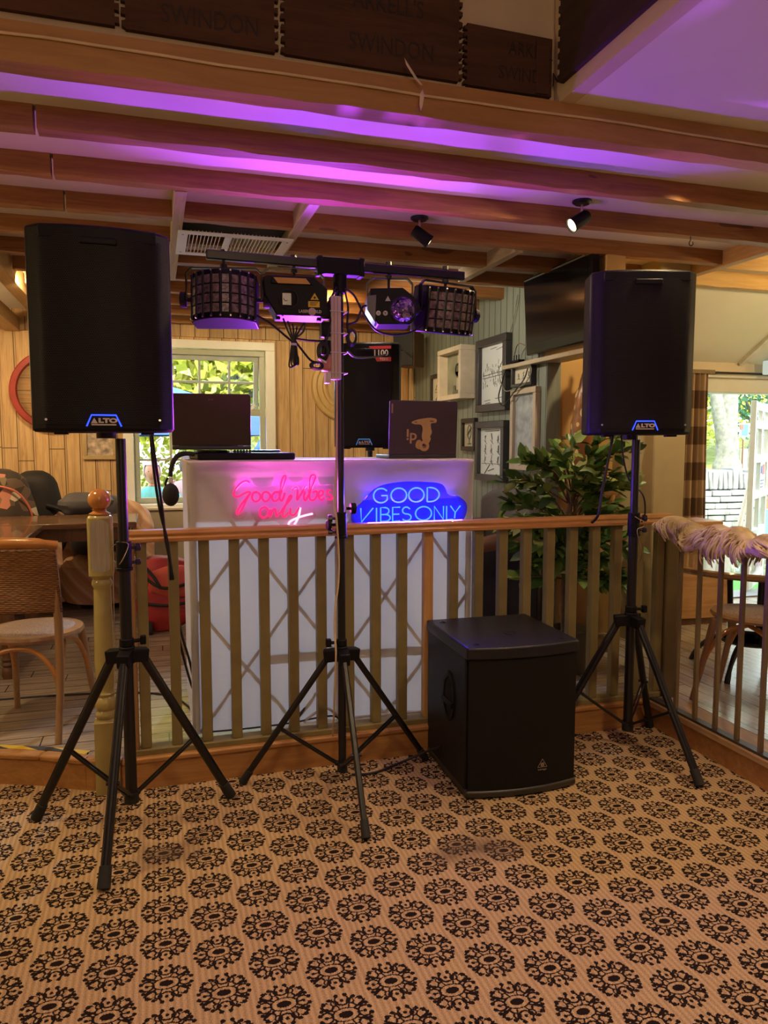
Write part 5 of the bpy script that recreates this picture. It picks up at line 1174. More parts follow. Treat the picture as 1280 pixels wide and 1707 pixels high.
g = G(); g.tube([(2.39, 4.55, 1.93), (2.388, 4.60, 1.86), (2.388, 4.75, 1.78), (2.386, 4.90, 1.70), (2.386, 4.98, 1.76), (2.386, 4.93, 1.86), (2.39, 4.88, 1.95)], 0.0045, 6, sub=5); tag(g.put('cable', CABLE), 'black cable hanging below the shelf rail beside the small print', 'cable')
g = G(); g.bb((2.375, 4.66, 1.986), (2.425, 4.78, 2.002)); p_ = tag(g.put('adaptor', BLACK, bevel=0.003), 'small black adaptor with upright pins on the shelf rail', 'adaptor')
for k in range(3): G().cyl((2.39, 4.68 + 0.035 * k, 2.0), (2.39, 4.68 + 0.035 * k, 2.035), 0.004, n=6).put('pin', BLACK, p_)

# exit sign, curtain and rod
ex = thing('exit_sign', 'green running man exit sign hanging above the doorway', 'sign', (4.95, 4.95, 2.045), R(-8))
g = G(); g.bb((-0.21, -0.03, -0.055), (0.21, 0.03, 0.055)); g.put('sign_body', emis('lit white case', (0.75, 0.85, 0.72), 0.7), ex, bevel=0.008)
g = G(); g.bb((-0.165, -0.0325, -0.045), (0.205, -0.030, 0.045)); g.put('green_panel', emis('lit green panel', (0.03, 0.50, 0.28), 1.0), ex)
MW = emis('lit white figure', (0.8, 1.0, 0.85), 1.2)
g = G(); 
for a, b, r in (((-0.10, 0.012), (-0.085, -0.012), 0.008), ((-0.088, -0.01), (-0.065, -0.035), 0.005), ((-0.09, -0.012), (-0.115, -0.036), 0.005), ((-0.10, 0.010), (-0.07, 0.002), 0.004), ((-0.10, 0.010), (-0.125, 0.002), 0.004)): g.cyl((a[0], -0.034, a[1]), (b[0], -0.034, b[1]), r, n=8)
g.ball((-0.103, -0.034, 0.028), 0.009, 10); g.prism([(0.0, -0.005), (0.05, -0.005), (0.05, -0.02), (0.085, 0.003), (0.05, 0.026), (0.05, 0.011), (0.0, 0.011)], 0, 0.003, face_to('-y', (0, -0.0325, 0))); g.put('running_figure', MW, ex)
G().bb((-0.15, -0.008, 0.055), (0.15, 0.008, 0.13)).put('hanger', mat('sign hanger', (0.3, 0.3, 0.28), 0.5), ex)
def tartan():
    t = NT('brown check cloth'); x, y, z = t.sep()
    f = t.math('FRACT', t.math('DIVIDE', z, 0.285)); h = t.math('FRACT', t.math('DIVIDE', x, 0.11))
    a = t.math('GREATER_THAN', f, 0.5); b = t.math('GREATER_THAN', h, 0.5)
    s = t.math('ADD', t.math('MULTIPLY', a, 0.5), t.math('MULTIPLY', b, 0.35))
    t.base(t.ramp(t.math('ADD', s, t.math('MULTIPLY', t.noise(90, 2), 0.1)), [(0.0, (0.085, 0.045, 0.022)), (0.45, (0.19, 0.115, 0.06)), (0.9, (0.42, 0.30, 0.17))]), 0.9); return t.m
cu = thing('curtain', 'brown checked curtain hanging left of the doorway', 'curtain', (4.12, 5.03, 0))
def drape(u, v):
    w = 0.14 + 0.05 * (1 - v) ** 1.5; x = -w * 1.2 + 2.05 * w * u
    return Vector((x, 0.032 * math.sin(u * 2 * math.pi * 5.5) * (0.5 + 0.5 * (1 - v)) + 0.0, ZP + 0.02 + v * 1.86))
g = G(); g.grid(drape, 80, 30); g.put('cloth', tartan(), cu, solid=0.006, angle=80)
g = G(); g.bb((-0.17, -0.03, 1.985), (0.16, 0.03, 2.015)); g.put('heading', mat('curtain heading', (0.22, 0.16, 0.09), 0.8), cu)
rod = thing('curtain_rod', 'thin black curtain rod across the top of the doorway', 'curtain rod', (4.9, 5.05, 2.0))
g = G(); g.cyl((-0.95, 0, 0), (1.1, 0, 0), 0.009); g.put('rod', BLACKM, rod)
for x in (-0.55, 0.9): G().bb((x - 0.01, 0, -0.01), (x + 0.01, 0.07, 0.01)).put('bracket', BLACKM, rod)
# ------------------------------------------------------------------ furniture of the dining area
CHW = wood('chair beech', (0.26, 0.14, 0.06), (0.42, 0.26, 0.13), 'z', 0.35, 12, 3, 0.08, coat=0.2)
CHO = wood('chair rail orange', (0.34, 0.13, 0.025), (0.52, 0.24, 0.06), 'x', 0.3, 10, 3, 0.08, coat=0.3)
def rattan():
    t = NT('woven rattan'); x, y, z = t.sep()
    row = t.math('FLOOR', t.math('DIVIDE', z, 0.0085)); 
    n = t.noise(1.0, 3, t.mapping((26, 26, 150)), 0.6, 0.5)
    w = t.math('SINE', t.math('ADD', t.math('MULTIPLY', x, 190), t.math('MULTIPLY', row, 3.14159)))
    fr = t.math('FRACT', t.math('DIVIDE', z, 0.0085))
    h = t.math('MULTIPLY', t.math('SINE', t.math('MULTIPLY', fr, 3.14159)), t.math('MULTIPLY_ADD', w, 0.35, 0.65))
    t.base(t.ramp(t.math('ADD', t.math('MULTIPLY', n, 0.7), t.math('MULTIPLY', h, 0.35)), [(0.2, (0.075, 0.028, 0.008)), (0.5, (0.28, 0.125, 0.035)), (0.8, (0.50, 0.26, 0.085))]), 0.5)
    t.bump(h, 0.9, 0.006); return t.m
RAT = rattan()
SEATW = mat('woven seat', (0.33, 0.25, 0.20), 0.55, var=0.5, scale=170, bump=0.6, bscale=240)
def bentwood_chair(loc, rz, label, group=None):
    """seat at 0.46, back towards -y"""
    t = thing('dining_chair', label, 'chair', loc, rz, group)
    g = G(); g.lathe([(0.0, 0.425), (0.17, 0.425), (0.205, 0.432), (0.213, 0.445), (0.208, 0.458), (0.175, 0.462)], 40)
    for v in g.bm.verts: v.co.y *= 1.02
    g.put('seat_frame', CHW, t)
    g = G(); g.lathe([(0.178, 0.459), (0.165, 0.466), (0.10, 0.471), (0.0, 0.472)], 36); g.put('seat', SEATW, t)
    for s_ in (-1, 1):
        g = G(); g.tube([(s_ * 0.172, -0.235, 0.0), (s_ * 0.178, -0.205, 0.25), (s_ * 0.18, -0.20, 0.45), (s_ * 0.185, -0.225, 0.66), (s_ * 0.190, -0.262, 0.87)], [0.015, 0.017, 0.018, 0.017, 0.015], 12, sub=4); g.put('leg', CHW, t)
        g = G(); g.tube([(s_ * 0.19, 0.235, 0.0), (s_ * 0.172, 0.19, 0.22), (s_ * 0.155, 0.15, 0.43)], [0.014, 0.016, 0.019], 12, sub=4); g.put('leg', CHW, t)
        g = G(); g.tube([(s_ * 0.178, -0.20, 0.16), (s_ * 0.172, -0.17, 0.27), (s_ * 0.155, -0.09, 0.375), (s_ * 0.13, 0.0, 0.415)], 0.012, 10, sub=4); g.put('brace', CHO, t)
        g = G(); g.tube([(s_ * 0.178, 0.205, 0.16), (s_ * 0.168, 0.16, 0.28), (s_ * 0.155, 0.09, 0.375), (s_ * 0.13, 0.0, 0.415)], 0.012, 10, sub=4); g.put('brace', CHO, t)
    g = G(); g.tube([(-0.178, -0.205, 0.16), (-0.16, -0.20, 0.29), (-0.09, -0.195, 0.385), (0.0, -0.19, 0.41), (0.09, -0.195, 0.385), (0.16, -0.20, 0.29), (0.178, -0.205, 0.16)], 0.011, 10, sub=4); g.put('brace', CHO, t)
    def back(u, v):
        a = (u - 0.5) * 2; return Vector((a * 0.200, -0.215 - 0.055 * v - 0.035 * (1 - a * a) + 0.01, 0.580 + 0.275 * v))
    g = G(); g.grid(back, 24, 16); g.put('woven_back', RAT, t, solid=0.03, angle=70)
    g = G(); g.tube([(-0.208, -0.258, 0.872), (-0.12, -0.292, 0.885), (0.0, -0.303, 0.888), (0.12, -0.292, 0.885), (0.208, -0.258, 0.872)], [0.019, 0.024, 0.025, 0.024, 0.019], 14, sub=5); g.put('top_rail', CHO, t)
    return t
bentwood_chair((-0.545, 3.700, ZP), R(-13), 'woven rattan backed chair beside the turned post on the left')
bentwood_chair((2.87, 2.99, ZP), R(30), 'bentwood chair with a woven seat behind the iron bars')

TBL = wood('dark table oak', (0.10, 0.048, 0.020), (0.24, 0.125, 0.055), 'x', 0.22, 12, 2.2, 0.06, coat=0.35)
TBLZ = wood('dark table leg', (0.07, 0.032, 0.014), (0.17, 0.08, 0.035), 'z', 0.3, 10, 2.2, 0.06)
def farm_table(loc, sx_, sy_, label, hh=0.76):
    t = thing('dining_table', label, 'table', loc)
    g = G(); g.bb((-sx_ / 2, -sy_ / 2, hh - 0.038), (sx_ / 2, sy_ / 2, hh)); g.put('table_top', TBL, t, bevel=0.006)
    for a, b in (((-sx_ / 2 + 0.06, -sy_ / 2 + 0.05, hh - 0.13), (sx_ / 2 - 0.06, -sy_ / 2 + 0.075, hh - 0.038)), ((-sx_ / 2 + 0.06, sy_ / 2 - 0.075, hh - 0.13), (sx_ / 2 - 0.06, sy_ / 2 - 0.05, hh - 0.038)),
                 ((-sx_ / 2 + 0.05, -sy_ / 2 + 0.06, hh - 0.13), (-sx_ / 2 + 0.075, sy_ / 2 - 0.06, hh - 0.038)), ((sx_ / 2 - 0.075, -sy_ / 2 + 0.06, hh - 0.13), (sx_ / 2 - 0.05, sy_ / 2 - 0.06, hh - 0.038))):
        G().bb(a, b).put('apron', TBLZ, t)
    for x in (-1, 1):
        for y in (-1, 1):
            px, py = x * (sx_ / 2 - 0.085), y * (sy_ / 2 - 0.085)
            g = G(); g.bb((px - 0.042, py - 0.042, hh - 0.2), (px + 0.042, py + 0.042, hh - 0.04)); g.lathe([(0.0, 0.0), (0.03, 0.0), (0.038, 0.02), (0.036, 0.05), (0.026, 0.065), (0.038, 0.08), (0.030, 0.095), (0.038, 0.11), (0.030, 0.125), (0.034, 0.15), (0.044, 0.38), (0.036, 0.5), (0.044, 0.515), (0.034, 0.53), (0.042, 0.56)], 20, (px, py, 0)); g.put('leg', TBLZ, t, angle=50)
    return t
farm_table((-1.03, 5.79, ZP), 1.80, 0.68, 'long dark dining table below the gilt picture, its end behind the left stand')
farm_table((-1.52, 4.92, ZP), 1.60, 1.0, 'dark dining table at the far left behind the rattan backed chair')
# tub chairs with striped backs, against the pine wall
def stripe():
    t = NT('peach striped upholstery'); x, y, z = t.sep(); n = t.noise(4, 2)
    f = t.math('FRACT', t.math('ADD', t.math('MULTIPLY', t.math('ADD', x, z), 7.0), t.math('MULTIPLY', n, 0.5)))
    t.base(t.ramp(f, [(0.3, (0.48, 0.26, 0.16)), (0.5, (0.66, 0.47, 0.33)), (0.75, (0.52, 0.31, 0.2))]), 0.85); return t.m
STR = stripe()
def tub(loc, label):
    t = thing('tub_chair', label, 'armchair', loc)
    g = G(); g.lathe([(0.0, 0.05), (0.30, 0.05), (0.32, 0.10), (0.32, 0.34), (0.28, 0.38), (0.0, 0.39)], 32); g.put('seat', STR, t)
    g = G(); prof = [(0.30, 0.04), (0.37, 0.04), (0.40, 0.3), (0.405, 0.74), (0.385, 0.82), (0.345, 0.845), (0.305, 0.81), (0.30, 0.5)]
    vv = []; n = 30
    for i in range(n + 1):
        a = R(-12 + 204 * i / n); k = 0.60 + 0.40 * math.sin(math.pi * i / n) ** 0.35
        for r_, z_ in prof: vv.append(Vector((r_ * math.cos(a), r_ * math.sin(a), z_ * (k if z_ > 0.4 else 1))))
    m = len(prof); g.add(vv, [(i * m + j, i * m + (j + 1) % m, (i + 1) * m + (j + 1) % m, (i + 1) * m + j) for i in range(n) for j in range(m)] + [tuple(range(m)), tuple(reversed(range(n * m, n * m + m)))])
    g.put('wrap_back', STR, t, angle=60)
    for a in (45, 135, 225, 315): G().cyl((0.24 * math.cos(R(a)), 0.24 * math.sin(R(a)), 0), (0.25 * math.cos(R(a)), 0.25 * math.sin(R(a)), 0.06), 0.02, 0.024).put('leg', TBLZ, t)
    return t
tub((-0.42, 6.45, ZP), 'peach striped tub chair right of the other, under the gilt picture')
tub((-1.26, 6.45, ZP), 'peach striped tub chair at the far left, with bags on it')
# bags on the left
def camo():
    t = NT('floral camouflage'); v = t.node('ShaderNodeTexVoronoi'); v.inputs['Scale'].default_value = 16; t.put(v.inputs['Vector'], t.coord())
    t.base(t.ramp(v.outputs['Color'], [(0.15, (0.05, 0.035, 0.025)), (0.35, (0.20, 0.15, 0.08)), (0.5, (0.50, 0.20, 0.13)), (0.65, (0.12, 0.08, 0.05)), (0.8, (0.55, 0.47, 0.33))]), 0.8); 
    for e in [n for n in t.n if n.type == 'VALTORGB'][0:1]: e.color_ramp.interpolation = 'CONSTANT'
    return t.m
def lumpy(c, r, sc, seed, amp=0.06, n=28):
    g = G(); g.ball((0, 0, 0), 1, n); rnd = random.Random(seed); ph = [rnd.uniform(0, 6) for _ in range(6)]
    for v in g.bm.verts:
        d = v.co.normalized(); k = 1 + amp * (math.sin(5 * d.x + ph[0]) + math.sin(6 * d.y + ph[1]) + math.sin(7 * d.z + ph[2])) 
        p = Vector([math.copysign(abs(q) ** 0.7, q) for q in d]) * k
        v.co = Vector((p.x * r * sc[0], p.y * r * sc[1], p.z * r * sc[2])) + Vector(c)
    return g
fb = thing('backpack', 'floral patterned backpack slumped on the far left tub chair', 'bag', (-1.12, 6.32, ZP + 0.39))
lumpy((0, 0, 0.36), 0.3, (0.80, 0.6, 1.08), 3).put('bag_body', camo(), fb); 
g = G(); g.tube([(0.0, -0.175, 0.60), (0.13, -0.16, 0.55), (0.21, -0.12, 0.42), (0.23, -0.10, 0.28)], 0.007, 8, sub=5); g.put('pink_zip', mat('coral zip', (0.62, 0.16, 0.10), 0.5), fb)
lumpy((0.03, -0.10, 0.22), 0.17, (1.1, 0.7, 0.8), 8).put('front_pocket', camo(), fb)
bb_ = thing('backpack', 'black backpack behind the floral bag at the far left', 'bag', (-0.93, 6.60, ZP + 0.39))
lumpy((0, 0, 0.36), 0.27, (0.74, 0.4, 1.16), 4, 0.04).put('bag_body', mat('black bag cloth', (0.018, 0.015, 0.014), 0.75), bb_)
g = G(); g.tube([(0.10, -0.11, 0.42), (0.24, -0.13, 0.36), (0.26, -0.13, 0.22), (0.20, -0.12, 0.08)], 0.018, 8, sub=5); g.put('shoulder_strap', mat('black strap', (0.012, 0.011, 0.011), 0.7), bb_)
lumpy((0.14, -0.10, 0.16), 0.15, (0.6, 0.6, 1.0), 6, 0.04).put('side_pocket', mat('black bag cloth', (0.018, 0.015, 0.014), 0.75), bb_)
gb = thing('shoulder_bag', 'dark grey bag lying on the tub chair under the gilt picture', 'bag', (-0.47, 6.40, ZP + 0.395))
lumpy((0.02, 0, 0.27), 0.26, (0.85, 0.7, 1.0), 5, 0.05).put('bag_body', mat('dark grey bag', (0.05, 0.047, 0.05), 0.6), gb)
lumpy((-0.05, -0.07, 0.43), 0.17, (1.2, 0.8, 0.5), 9, 0.05).put('flap', mat('grey flap', (0.085, 0.08, 0.085), 0.6), gb)
# radiator cover under the window
rc = thing('radiator', 'plain beige radiator cover under the window, left of the booth', 'radiator', (0.28, 6.88, ZP))
RAD = mat('beige panel', (0.36, 0.30, 0.20), 0.6, var=0.04)
G().bb((-0.40, -0.055, 0.02), (0.75, 0.06, 0.72)).put('front_panel', RAD, rc, bevel=0.006)
G().bb((-0.42, -0.075, 0.72), (0.77, 0.075, 0.742)).put('top_board', mat('beige top', (0.52, 0.45, 0.33), 0.5), rc, bevel=0.004)
# white panelled cupboard under the picture
cb = thing('panel_cupboard', 'grey white panelled cupboard low on the pine wall behind the tables', 'cupboard', (-0.78, 6.88, ZP)); 
WPN = mat('grey white paint', (0.42, 0.38, 0.30), 0.55)
G().bb((-0.45, 0.02, 0.0), (0.45, 0.09, 0.52)).put('back_board', WPN, cb)
for x in (-0.30, 0.0, 0.30):
    g = G(); g.bb((x - 0.14, -0.0, 0.03), (x + 0.14, 0.02, 0.07)); g.bb((x - 0.14, -0.0, 0.45), (x + 0.14, 0.02, 0.49)); g.bb((x - 0.14, 0, 0.03), (x - 0.10, 0.02, 0.49)); g.bb((x + 0.10, 0, 0.03), (x + 0.14, 0.02, 0.49)); g.put('panel_frame', WPN, cb, bevel=0.003)
# red holdall behind the booth
rb = thing('holdall', 'red rucksack with black straps on the floor left of the booth', 'bag', (0.07, 5.42, ZP))
RED = mat('red nylon', (0.42, 0.035, 0.035), 0.55, var=0.35, scale=5); DKS = mat('black webbing', (0.015, 0.013, 0.013), 0.7)
lumpy((0, 0, 0.265), 0.24, (0.95, 0.75, 1.08), 12, 0.06).put('bag_body', RED, rb)
lumpy((0.05, -0.12, 0.36), 0.14, (1.3, 0.6, 0.8), 13, 0.05).put('top_pocket', mat('coral nylon', (0.60, 0.10, 0.07), 0.55), rb)
for pts in (((-0.2, -0.14, 0.45), (-0.1, -0.2, 0.36), (0.0, -0.235, 0.33), (0.16, -0.21, 0.37), (0.22, -0.1, 0.45)), ((-0.14, -0.17, 0.46), (-0.09, -0.21, 0.40), (-0.05, -0.23, 0.33)), ((-0.2, -0.12, 0.22), (0, -0.225, 0.21), (0.2, -0.13, 0.22))):
    g = G(); g.tube(pts, 0.011, 8, sub=5); g.put('strap', DKS, rb)
for x in (-0.13, 0.14):
    G().cyl((x - 0.02, -0.15, 0.045), (x + 0.02, -0.15, 0.045), 0.045, n=16).put('wheel', DKS, rb, bevel=0.004)
# grey armchair against the green wall
ac = thing('armchair', 'grey backed tub armchair against the green wall behind the balustrade', 'armchair', (2.03, 4.72, ZP), R(90))
GRY = mat('grey upholstery', (0.115, 0.105, 0.105), 0.85, var=0.08, scale=30); NAVY = mat('dark navy seat', (0.010, 0.010, 0.028), 0.6); TAN = mat('brown leather arm', (0.16, 0.075, 0.045), 0.5)
g = G(); vv = []; prof = [(-0.40, 0.12), (-0.30, 0.12), (-0.28, 0.5), (-0.30, 0.93), (-0.34, 0.99), (-0.39, 0.98), (-0.42, 0.9)]
def bk(u, v):
    a = (u - 0.5) * 2; z = 0.12 + 0.87 * v * (1 - 0.10 * abs(a) ** 3); return Vector((a * 0.40, -0.37 + 0.05 * a * a, z))
g.grid(bk, 20, 16); g.put('backrest', GRY, ac, solid=0.10, bevel=0.03, angle=60)
g = G(); g.bb((-0.33, -0.30, 0.12), (0.33, 0.33, 0.44)); g.put('seat', NAVY, ac, bevel=0.05, seg=3)
for s_ in (-1, 1):
    g = G(); g.tube([(s_ * 0.38, -0.33, 0.70), (s_ * 0.385, -0.1, 0.68), (s_ * 0.37, 0.25, 0.60), (s_ * 0.36, 0.33, 0.50)], 0.055, 12, sub=4); g.put('arm_pad', TAN, ac)
    G().bb((s_ * 0.38 - 0.04, -0.34, 0.12), (s_ * 0.38 + 0.04, 0.30, 0.64)).put('arm_side', NAVY, ac, bevel=0.02)
    for y in (-0.3, 0.28): G().cyl((s_ * 0.32, y, 0.0), (s_ * 0.31, y, 0.14), 0.016, 0.022).put('leg', TBLZ, ac)

# ------------------------------------------------------------------ the plant
pl_ = thing('potted_ficus', 'leafy green artificial ficus in a pot behind the balustrade', 'plant', (2.24, 3.72, ZP))
LEAF = NT('ficus leaf'); inf = LEAF.node('ShaderNodeNewGeometry').outputs['Random Per Island']
LEAF.base(LEAF.ramp(inf, [(0.0, (0.04, 0.11, 0.025)), (0.5, (0.10, 0.22, 0.045)), (0.8, (0.23, 0.36, 0.08)), (1.0, (0.42, 0.50, 0.15))]), 0.35, spec=0.4); LEAF = LEAF.m
g = G(); g.lathe([(0.0, 0.0), (0.095, 0.0), (0.105, 0.02), (0.125, 0.22), (0.132, 0.23), (0.132, 0.25), (0.118, 0.25), (0.116, 0.21), (0.0, 0.205)], 28); g.put('pot', mat('dark pot glaze', (0.10, 0.085, 0.06), 0.35), pl_)
rnd = random.Random(21); BARK = mat('ficus bark', (0.16, 0.10, 0.055), 0.8, var=0.3, scale=30)
g = G(); tips = []
for k in range(3):
    a = k * 2.1; g.tube([(0.03 * math.cos(a), 0.03 * math.sin(a), 0.2), (0.04 * math.cos(a + 1), 0.04 * math.sin(a + 1), 0.5), (0.03 * math.cos(a + 2), 0.03 * math.sin(a + 2), 0.85), (0.05 * math.cos(a), 0.05 * math.sin(a), 1.15)], [0.014, 0.012, 0.01, 0.006], 8, sub=4)
for k in range(66):
    z0 = rnd.uniform(0.45, 1.1); a = rnd.uniform(0, 6.283); L = rnd.uniform(0.22, 0.46) * (1.0 if z0 > 0.6 else 0.75); up = rnd.uniform(-0.05, 0.35) if z0 < 0.95 else rnd.uniform(0.15, 0.45)
    if k in (0, 1): a, L, z0, up = R(190) + k * 0.2, 0.47, 0.82 + 0.08 * k, 0.0
    if math.cos(a) > 0.5 : L *= 0.85
    if math.sin(a) < -0.3: L = min(L, 0.44)
    p = [Vector((0, 0, z0)), Vector((math.cos(a) * L * 0.5, math.sin(a) * L * 0.5, z0 + up * 0.7)), Vector((math.cos(a) * L, math.sin(a) * L, z0 + up * 0.8))]
    g.tube(p, [0.005, 0.004, 0.002], 5, sub=3); tips.append(p)
g.put('branches', BARK, pl_)
g = G()
def leaf_at(p, d, up, s):
    d = d.normalized(); w = d.cross(up); w = (w if w.length > 0.05 else d.orthogonal()).normalized(); n_ = w.cross(d)
    g.add([p, p + d * s * 0.35 + w * s * 0.27 + n_ * s * 0.06, p + d * s * 0.72 + w * s * 0.2 + n_ * s * 0.03, p + d * s - n_ * s * 0.08, p + d * s * 0.72 - w * s * 0.2 + n_ * s * 0.03, p + d * s * 0.35 - w * s * 0.27 + n_ * s * 0.06, p + d * s * 0.4],
          [(0, 1, 6), (1, 2, 6), (2, 3, 6), (3, 4, 6), (4, 5, 6), (5, 0, 6)])
for p in tips:
    for i in range(20):
        t = rnd.uniform(0.2, 1.0); q = p[0].lerp(p[1], t * 2) if t < 0.5 else p[1].lerp(p[2], t * 2 - 1)
        d = (p[2] - p[0]).normalized() + Vector((rnd.uniform(-1, 1), rnd.uniform(-1, 1), rnd.uniform(-1.0, 0.8))) * 0.9
        leaf_at(q, d, Vector((rnd.uniform(-0.5, 0.5), rnd.uniform(-0.9, 0.3), 1)), rnd.uniform(0.07, 0.125))
g.put('foliage', LEAF, pl_, recalc=False, angle=80)
# spotted wooden carving on a small round table in the alcove, glass vase
ct = thing('side_table', 'small round wooden table in the alcove behind the plant', 'table', (2.66, 4.14, ZP))
G().lathe([(0.0, 0.70), (0.20, 0.70), (0.21, 0.715), (0.20, 0.73), (0.0, 0.73)], 32).put('table_top', TBL, ct)
G().cyl((0, 0, 0.03), (0, 0, 0.70), 0.03).put('pedestal', TBLZ, ct); G().lathe([(0.0, 0.0), (0.16, 0.0), (0.15, 0.025), (0.03, 0.05), (0.0, 0.05)], 28).put('foot', TBLZ, ct)
def spotty():
    t = NT('spotted carved wood'); v = t.node('ShaderNodeTexVoronoi'); v.inputs['Scale'].default_value = 17; v.inputs['Randomness'].default_value = 0.5; t.put(v.inputs['Vector'], t.mapping((1, 1, 0.62)))
    f = t.math('LESS_THAN', v.outputs['Distance'], 0.33)
    t.base(t.mix(f, t.ramp(t.noise(9, 3), [(0.3, (0.10, 0.035, 0.01)), (0.7, (0.28, 0.12, 0.03))]), (0.62, 0.42, 0.18)), 0.35); return t.m
cv = thing('wooden_carving', 'tall brown carved animal with pale spots, half behind the right loudspeaker', 'carving', (2.635, 4.13, ZP + 0.731))
g = G(); g.tube([(0.0, 0.0, 0.32), (-0.06, 0.0, 0.55), (-0.065, 0.0, 0.78), (-0.03, 0.0, 0.98), (0.03, -0.01, 1.10)], [0.10, 0.085, 0.07, 0.058, 0.035], 20, sub=5); g.ball((0.06, -0.02, 1.07), 0.05, 16, (1.5, 0.8, 0.8)); g.put('neck', spotty(), cv, angle=70)
g = G(); g.ball((0.03, 0, 0.30), 0.14, 24, (1.15, 0.8, 0.75)); g.put('body', wood('swirled carved wood', (0.12, 0.045, 0.012), (0.58, 0.33, 0.11), 'x', 0.35, 5, 5, 0.2), cv)
for x, y in ((-0.07, -0.06), (0.10, -0.06), (-0.07, 0.06), (0.10, 0.06)): G().cyl((x, y, 0.0), (x * 0.9, y * 0.9, 0.27), 0.022, 0.035).put('leg', wood('swirled carved wood', (0.12, 0.045, 0.012), (0.58, 0.33, 0.11), 'x', 0.35, 5, 5, 0.2), cv)
for s_ in (-1, 1): G().ball((0.035, s_ * 0.035, 1.125), 0.018, 10, (0.7, 0.5, 1.8)).put('ear', MATS['swirled carved wood'], cv)

# ------------------------------------------------------------------ by the door
rt = thing('round_table', 'round glossy table on a black iron base by the doorway', 'table', (3.24, 3.42, ZP))
GT = wood('polished round table', (0.20, 0.11, 0.045), (0.36, 0.21, 0.09), 'x', 0.10, 8, 2, 0.02, coat=0.8)
G().lathe([(0.0, 0.598), (0.50, 0.598), (0.515, 0.61), (0.515, 0.628), (0.505, 0.636), (0.0, 0.636)], 56).put('table_top', GT, rt)
IRON = mat('black cast iron', (0.012, 0.012, 0.013), 0.45)
for a in (0.4, 2.5, 4.6):
    G().cyl((0.10 * math.cos(a), 0.10 * math.sin(a), 0.16), (0.12 * math.cos(a), 0.12 * math.sin(a), 0.60), 0.016, n=10).put('column', IRON, rt)
G().lathe([(0.155, 0.170), (0.175, 0.182), (0.155, 0.194), (0.140, 0.182), (0.155, 0.170)], 36).put('foot_ring', IRON, rt)
for a in (0.5, 2.07, 3.64, 5.21):
    c_, s_ = math.cos(a), math.sin(a)
    g = G(); g.tube([(0.12 * c_, 0.12 * s_, 0.18), (0.20 * c_, 0.20 * s_, 0.16), (0.29 * c_, 0.29 * s_, 0.08), (0.33 * c_, 0.33 * s_, 0.0)], [0.015, 0.015, 0.013, 0.016], 8, sub=4); g.put('foot', IRON, rt)
wb = thing('wooden_crate', 'orange wooden box standing under the curtain behind the iron bars', 'crate', (3.78, 4.62, ZP), R(-4))
WBX = wood('orange box wood', (0.34, 0.16, 0.05), (0.56, 0.31, 0.12), 'x', 0.5, 12, 2.5)
G().bb((-0.22, -0.22, 0.05), (0.22, 0.22, 0.56)).put('carcass', WBX, wb, bevel=0.004); G().bb((-0.23, -0.23, 0.56), (0.23, 0.23, 0.59)).put('lid', WBX, wb, bevel=0.004)
G().bb((-0.20, -0.20, 0.0), (0.20, 0.20, 0.05)).put('plinth', TBLZ, wb); G().bb((-0.12, -0.15, 0.591), (0.17, 0.15, 0.74)).put('upper_tray', WBX, wb, bevel=0.004)

# ------------------------------------------------------------------ cables
def cable(label, pts, r=0.0042, m=CABLE, sub=6, name='cable', cat='cable'):
    g = G(); g.tube(pts, r, 8, sub=sub); return tag(g.put(name, m), label, cat)
cx, cy = CX_, CY_
cable('cable from the left lens light to the bundle under the laser', [(0.38, cy - 0.02, 1.93), (0.44, cy - 0.04, 1.895), (0.50, cy - 0.05, 1.845), (0.525, cy - 0.05, 1.825)])
bl = thing('cable_bundle', 'black cable gathered with a tie and hanging under the laser', 'cable', (0.53, cy - 0.05, 1.83))
g = G(); rnd = random.Random(4)
for k in range(5):
    dx = -0.012 + 0.006 * k; g.tube([(dx * 3, 0.02, 0.085 - 0.01 * k), (dx * 2, 0, 0.04), (dx * 0.6, 0, 0.0), (dx, 0, -0.05), (dx * 1.5, 0, -0.10 + 0.008 * k), (dx * 0.6 + 0.01, 0.004, -0.09), (dx * 0.5 + 0.005, 0.004, -0.02)], 0.0036, 7, sub=5)
g.tube([(0.0, 0, 0.0), (0.03, 0, 0.05), (0.045, 0, 0.07), (0.038, 0, 0.035), (0.0, 0, 0.005)], 0.0036, 7, sub=5); g.put('cable_loop', CABLE, bl); G().lathe([(0.012, -0.004), (0.013, 0), (0.012, 0.004)], 14, (0, 0, -0.015)).put('tie', TIE, bl)
cable('black cable running level from the bundle to the power strip', [(0.535, cy - 0.05, 1.838), (0.60, cy - 0.05, 1.832), (0.655, cy - 0.045, 1.836), (cx - 0.075, cy - 0.04, 1.86)])
cable('black cable sagging from the bundle to the figure of eight coil', [(0.535, cy - 0.05, 1.83), (0.565, cy - 0.055, 1.79), (0.595, cy - 0.06, 1.755), (0.622, cy - 0.06, 1.748)])
ce = thing('cable_coil', 'black cable coiled in a figure of eight left of the power strip', 'cable', (0.64, cy - 0.06, 1.757))
g = G()
for k in range(3):
    s = 1 - 0.16 * k
    g.tube([(0.022 * s * math.cos(a) + 0.004, -0.004 * k, 0.034 + 0.036 * s * math.sin(a)) for a in [i * 0.5236 for i in range(12)]], 0.0036, 7, closed=True, sub=3)
    g.tube([(-0.022 + 0.026 * s * math.cos(a), -0.004 * k, -0.022 + 0.015 * s * math.sin(a)) for a in [i * 0.5236 for i in range(12)]], 0.0036, 7, closed=True, sub=3)
g.put('cable_loop', CABLE, ce); G().box((0.0, -0.006, -0.002), (0.034, 0.016, 0.006), (0, R(25), 0)).put('tie', TIE, ce)
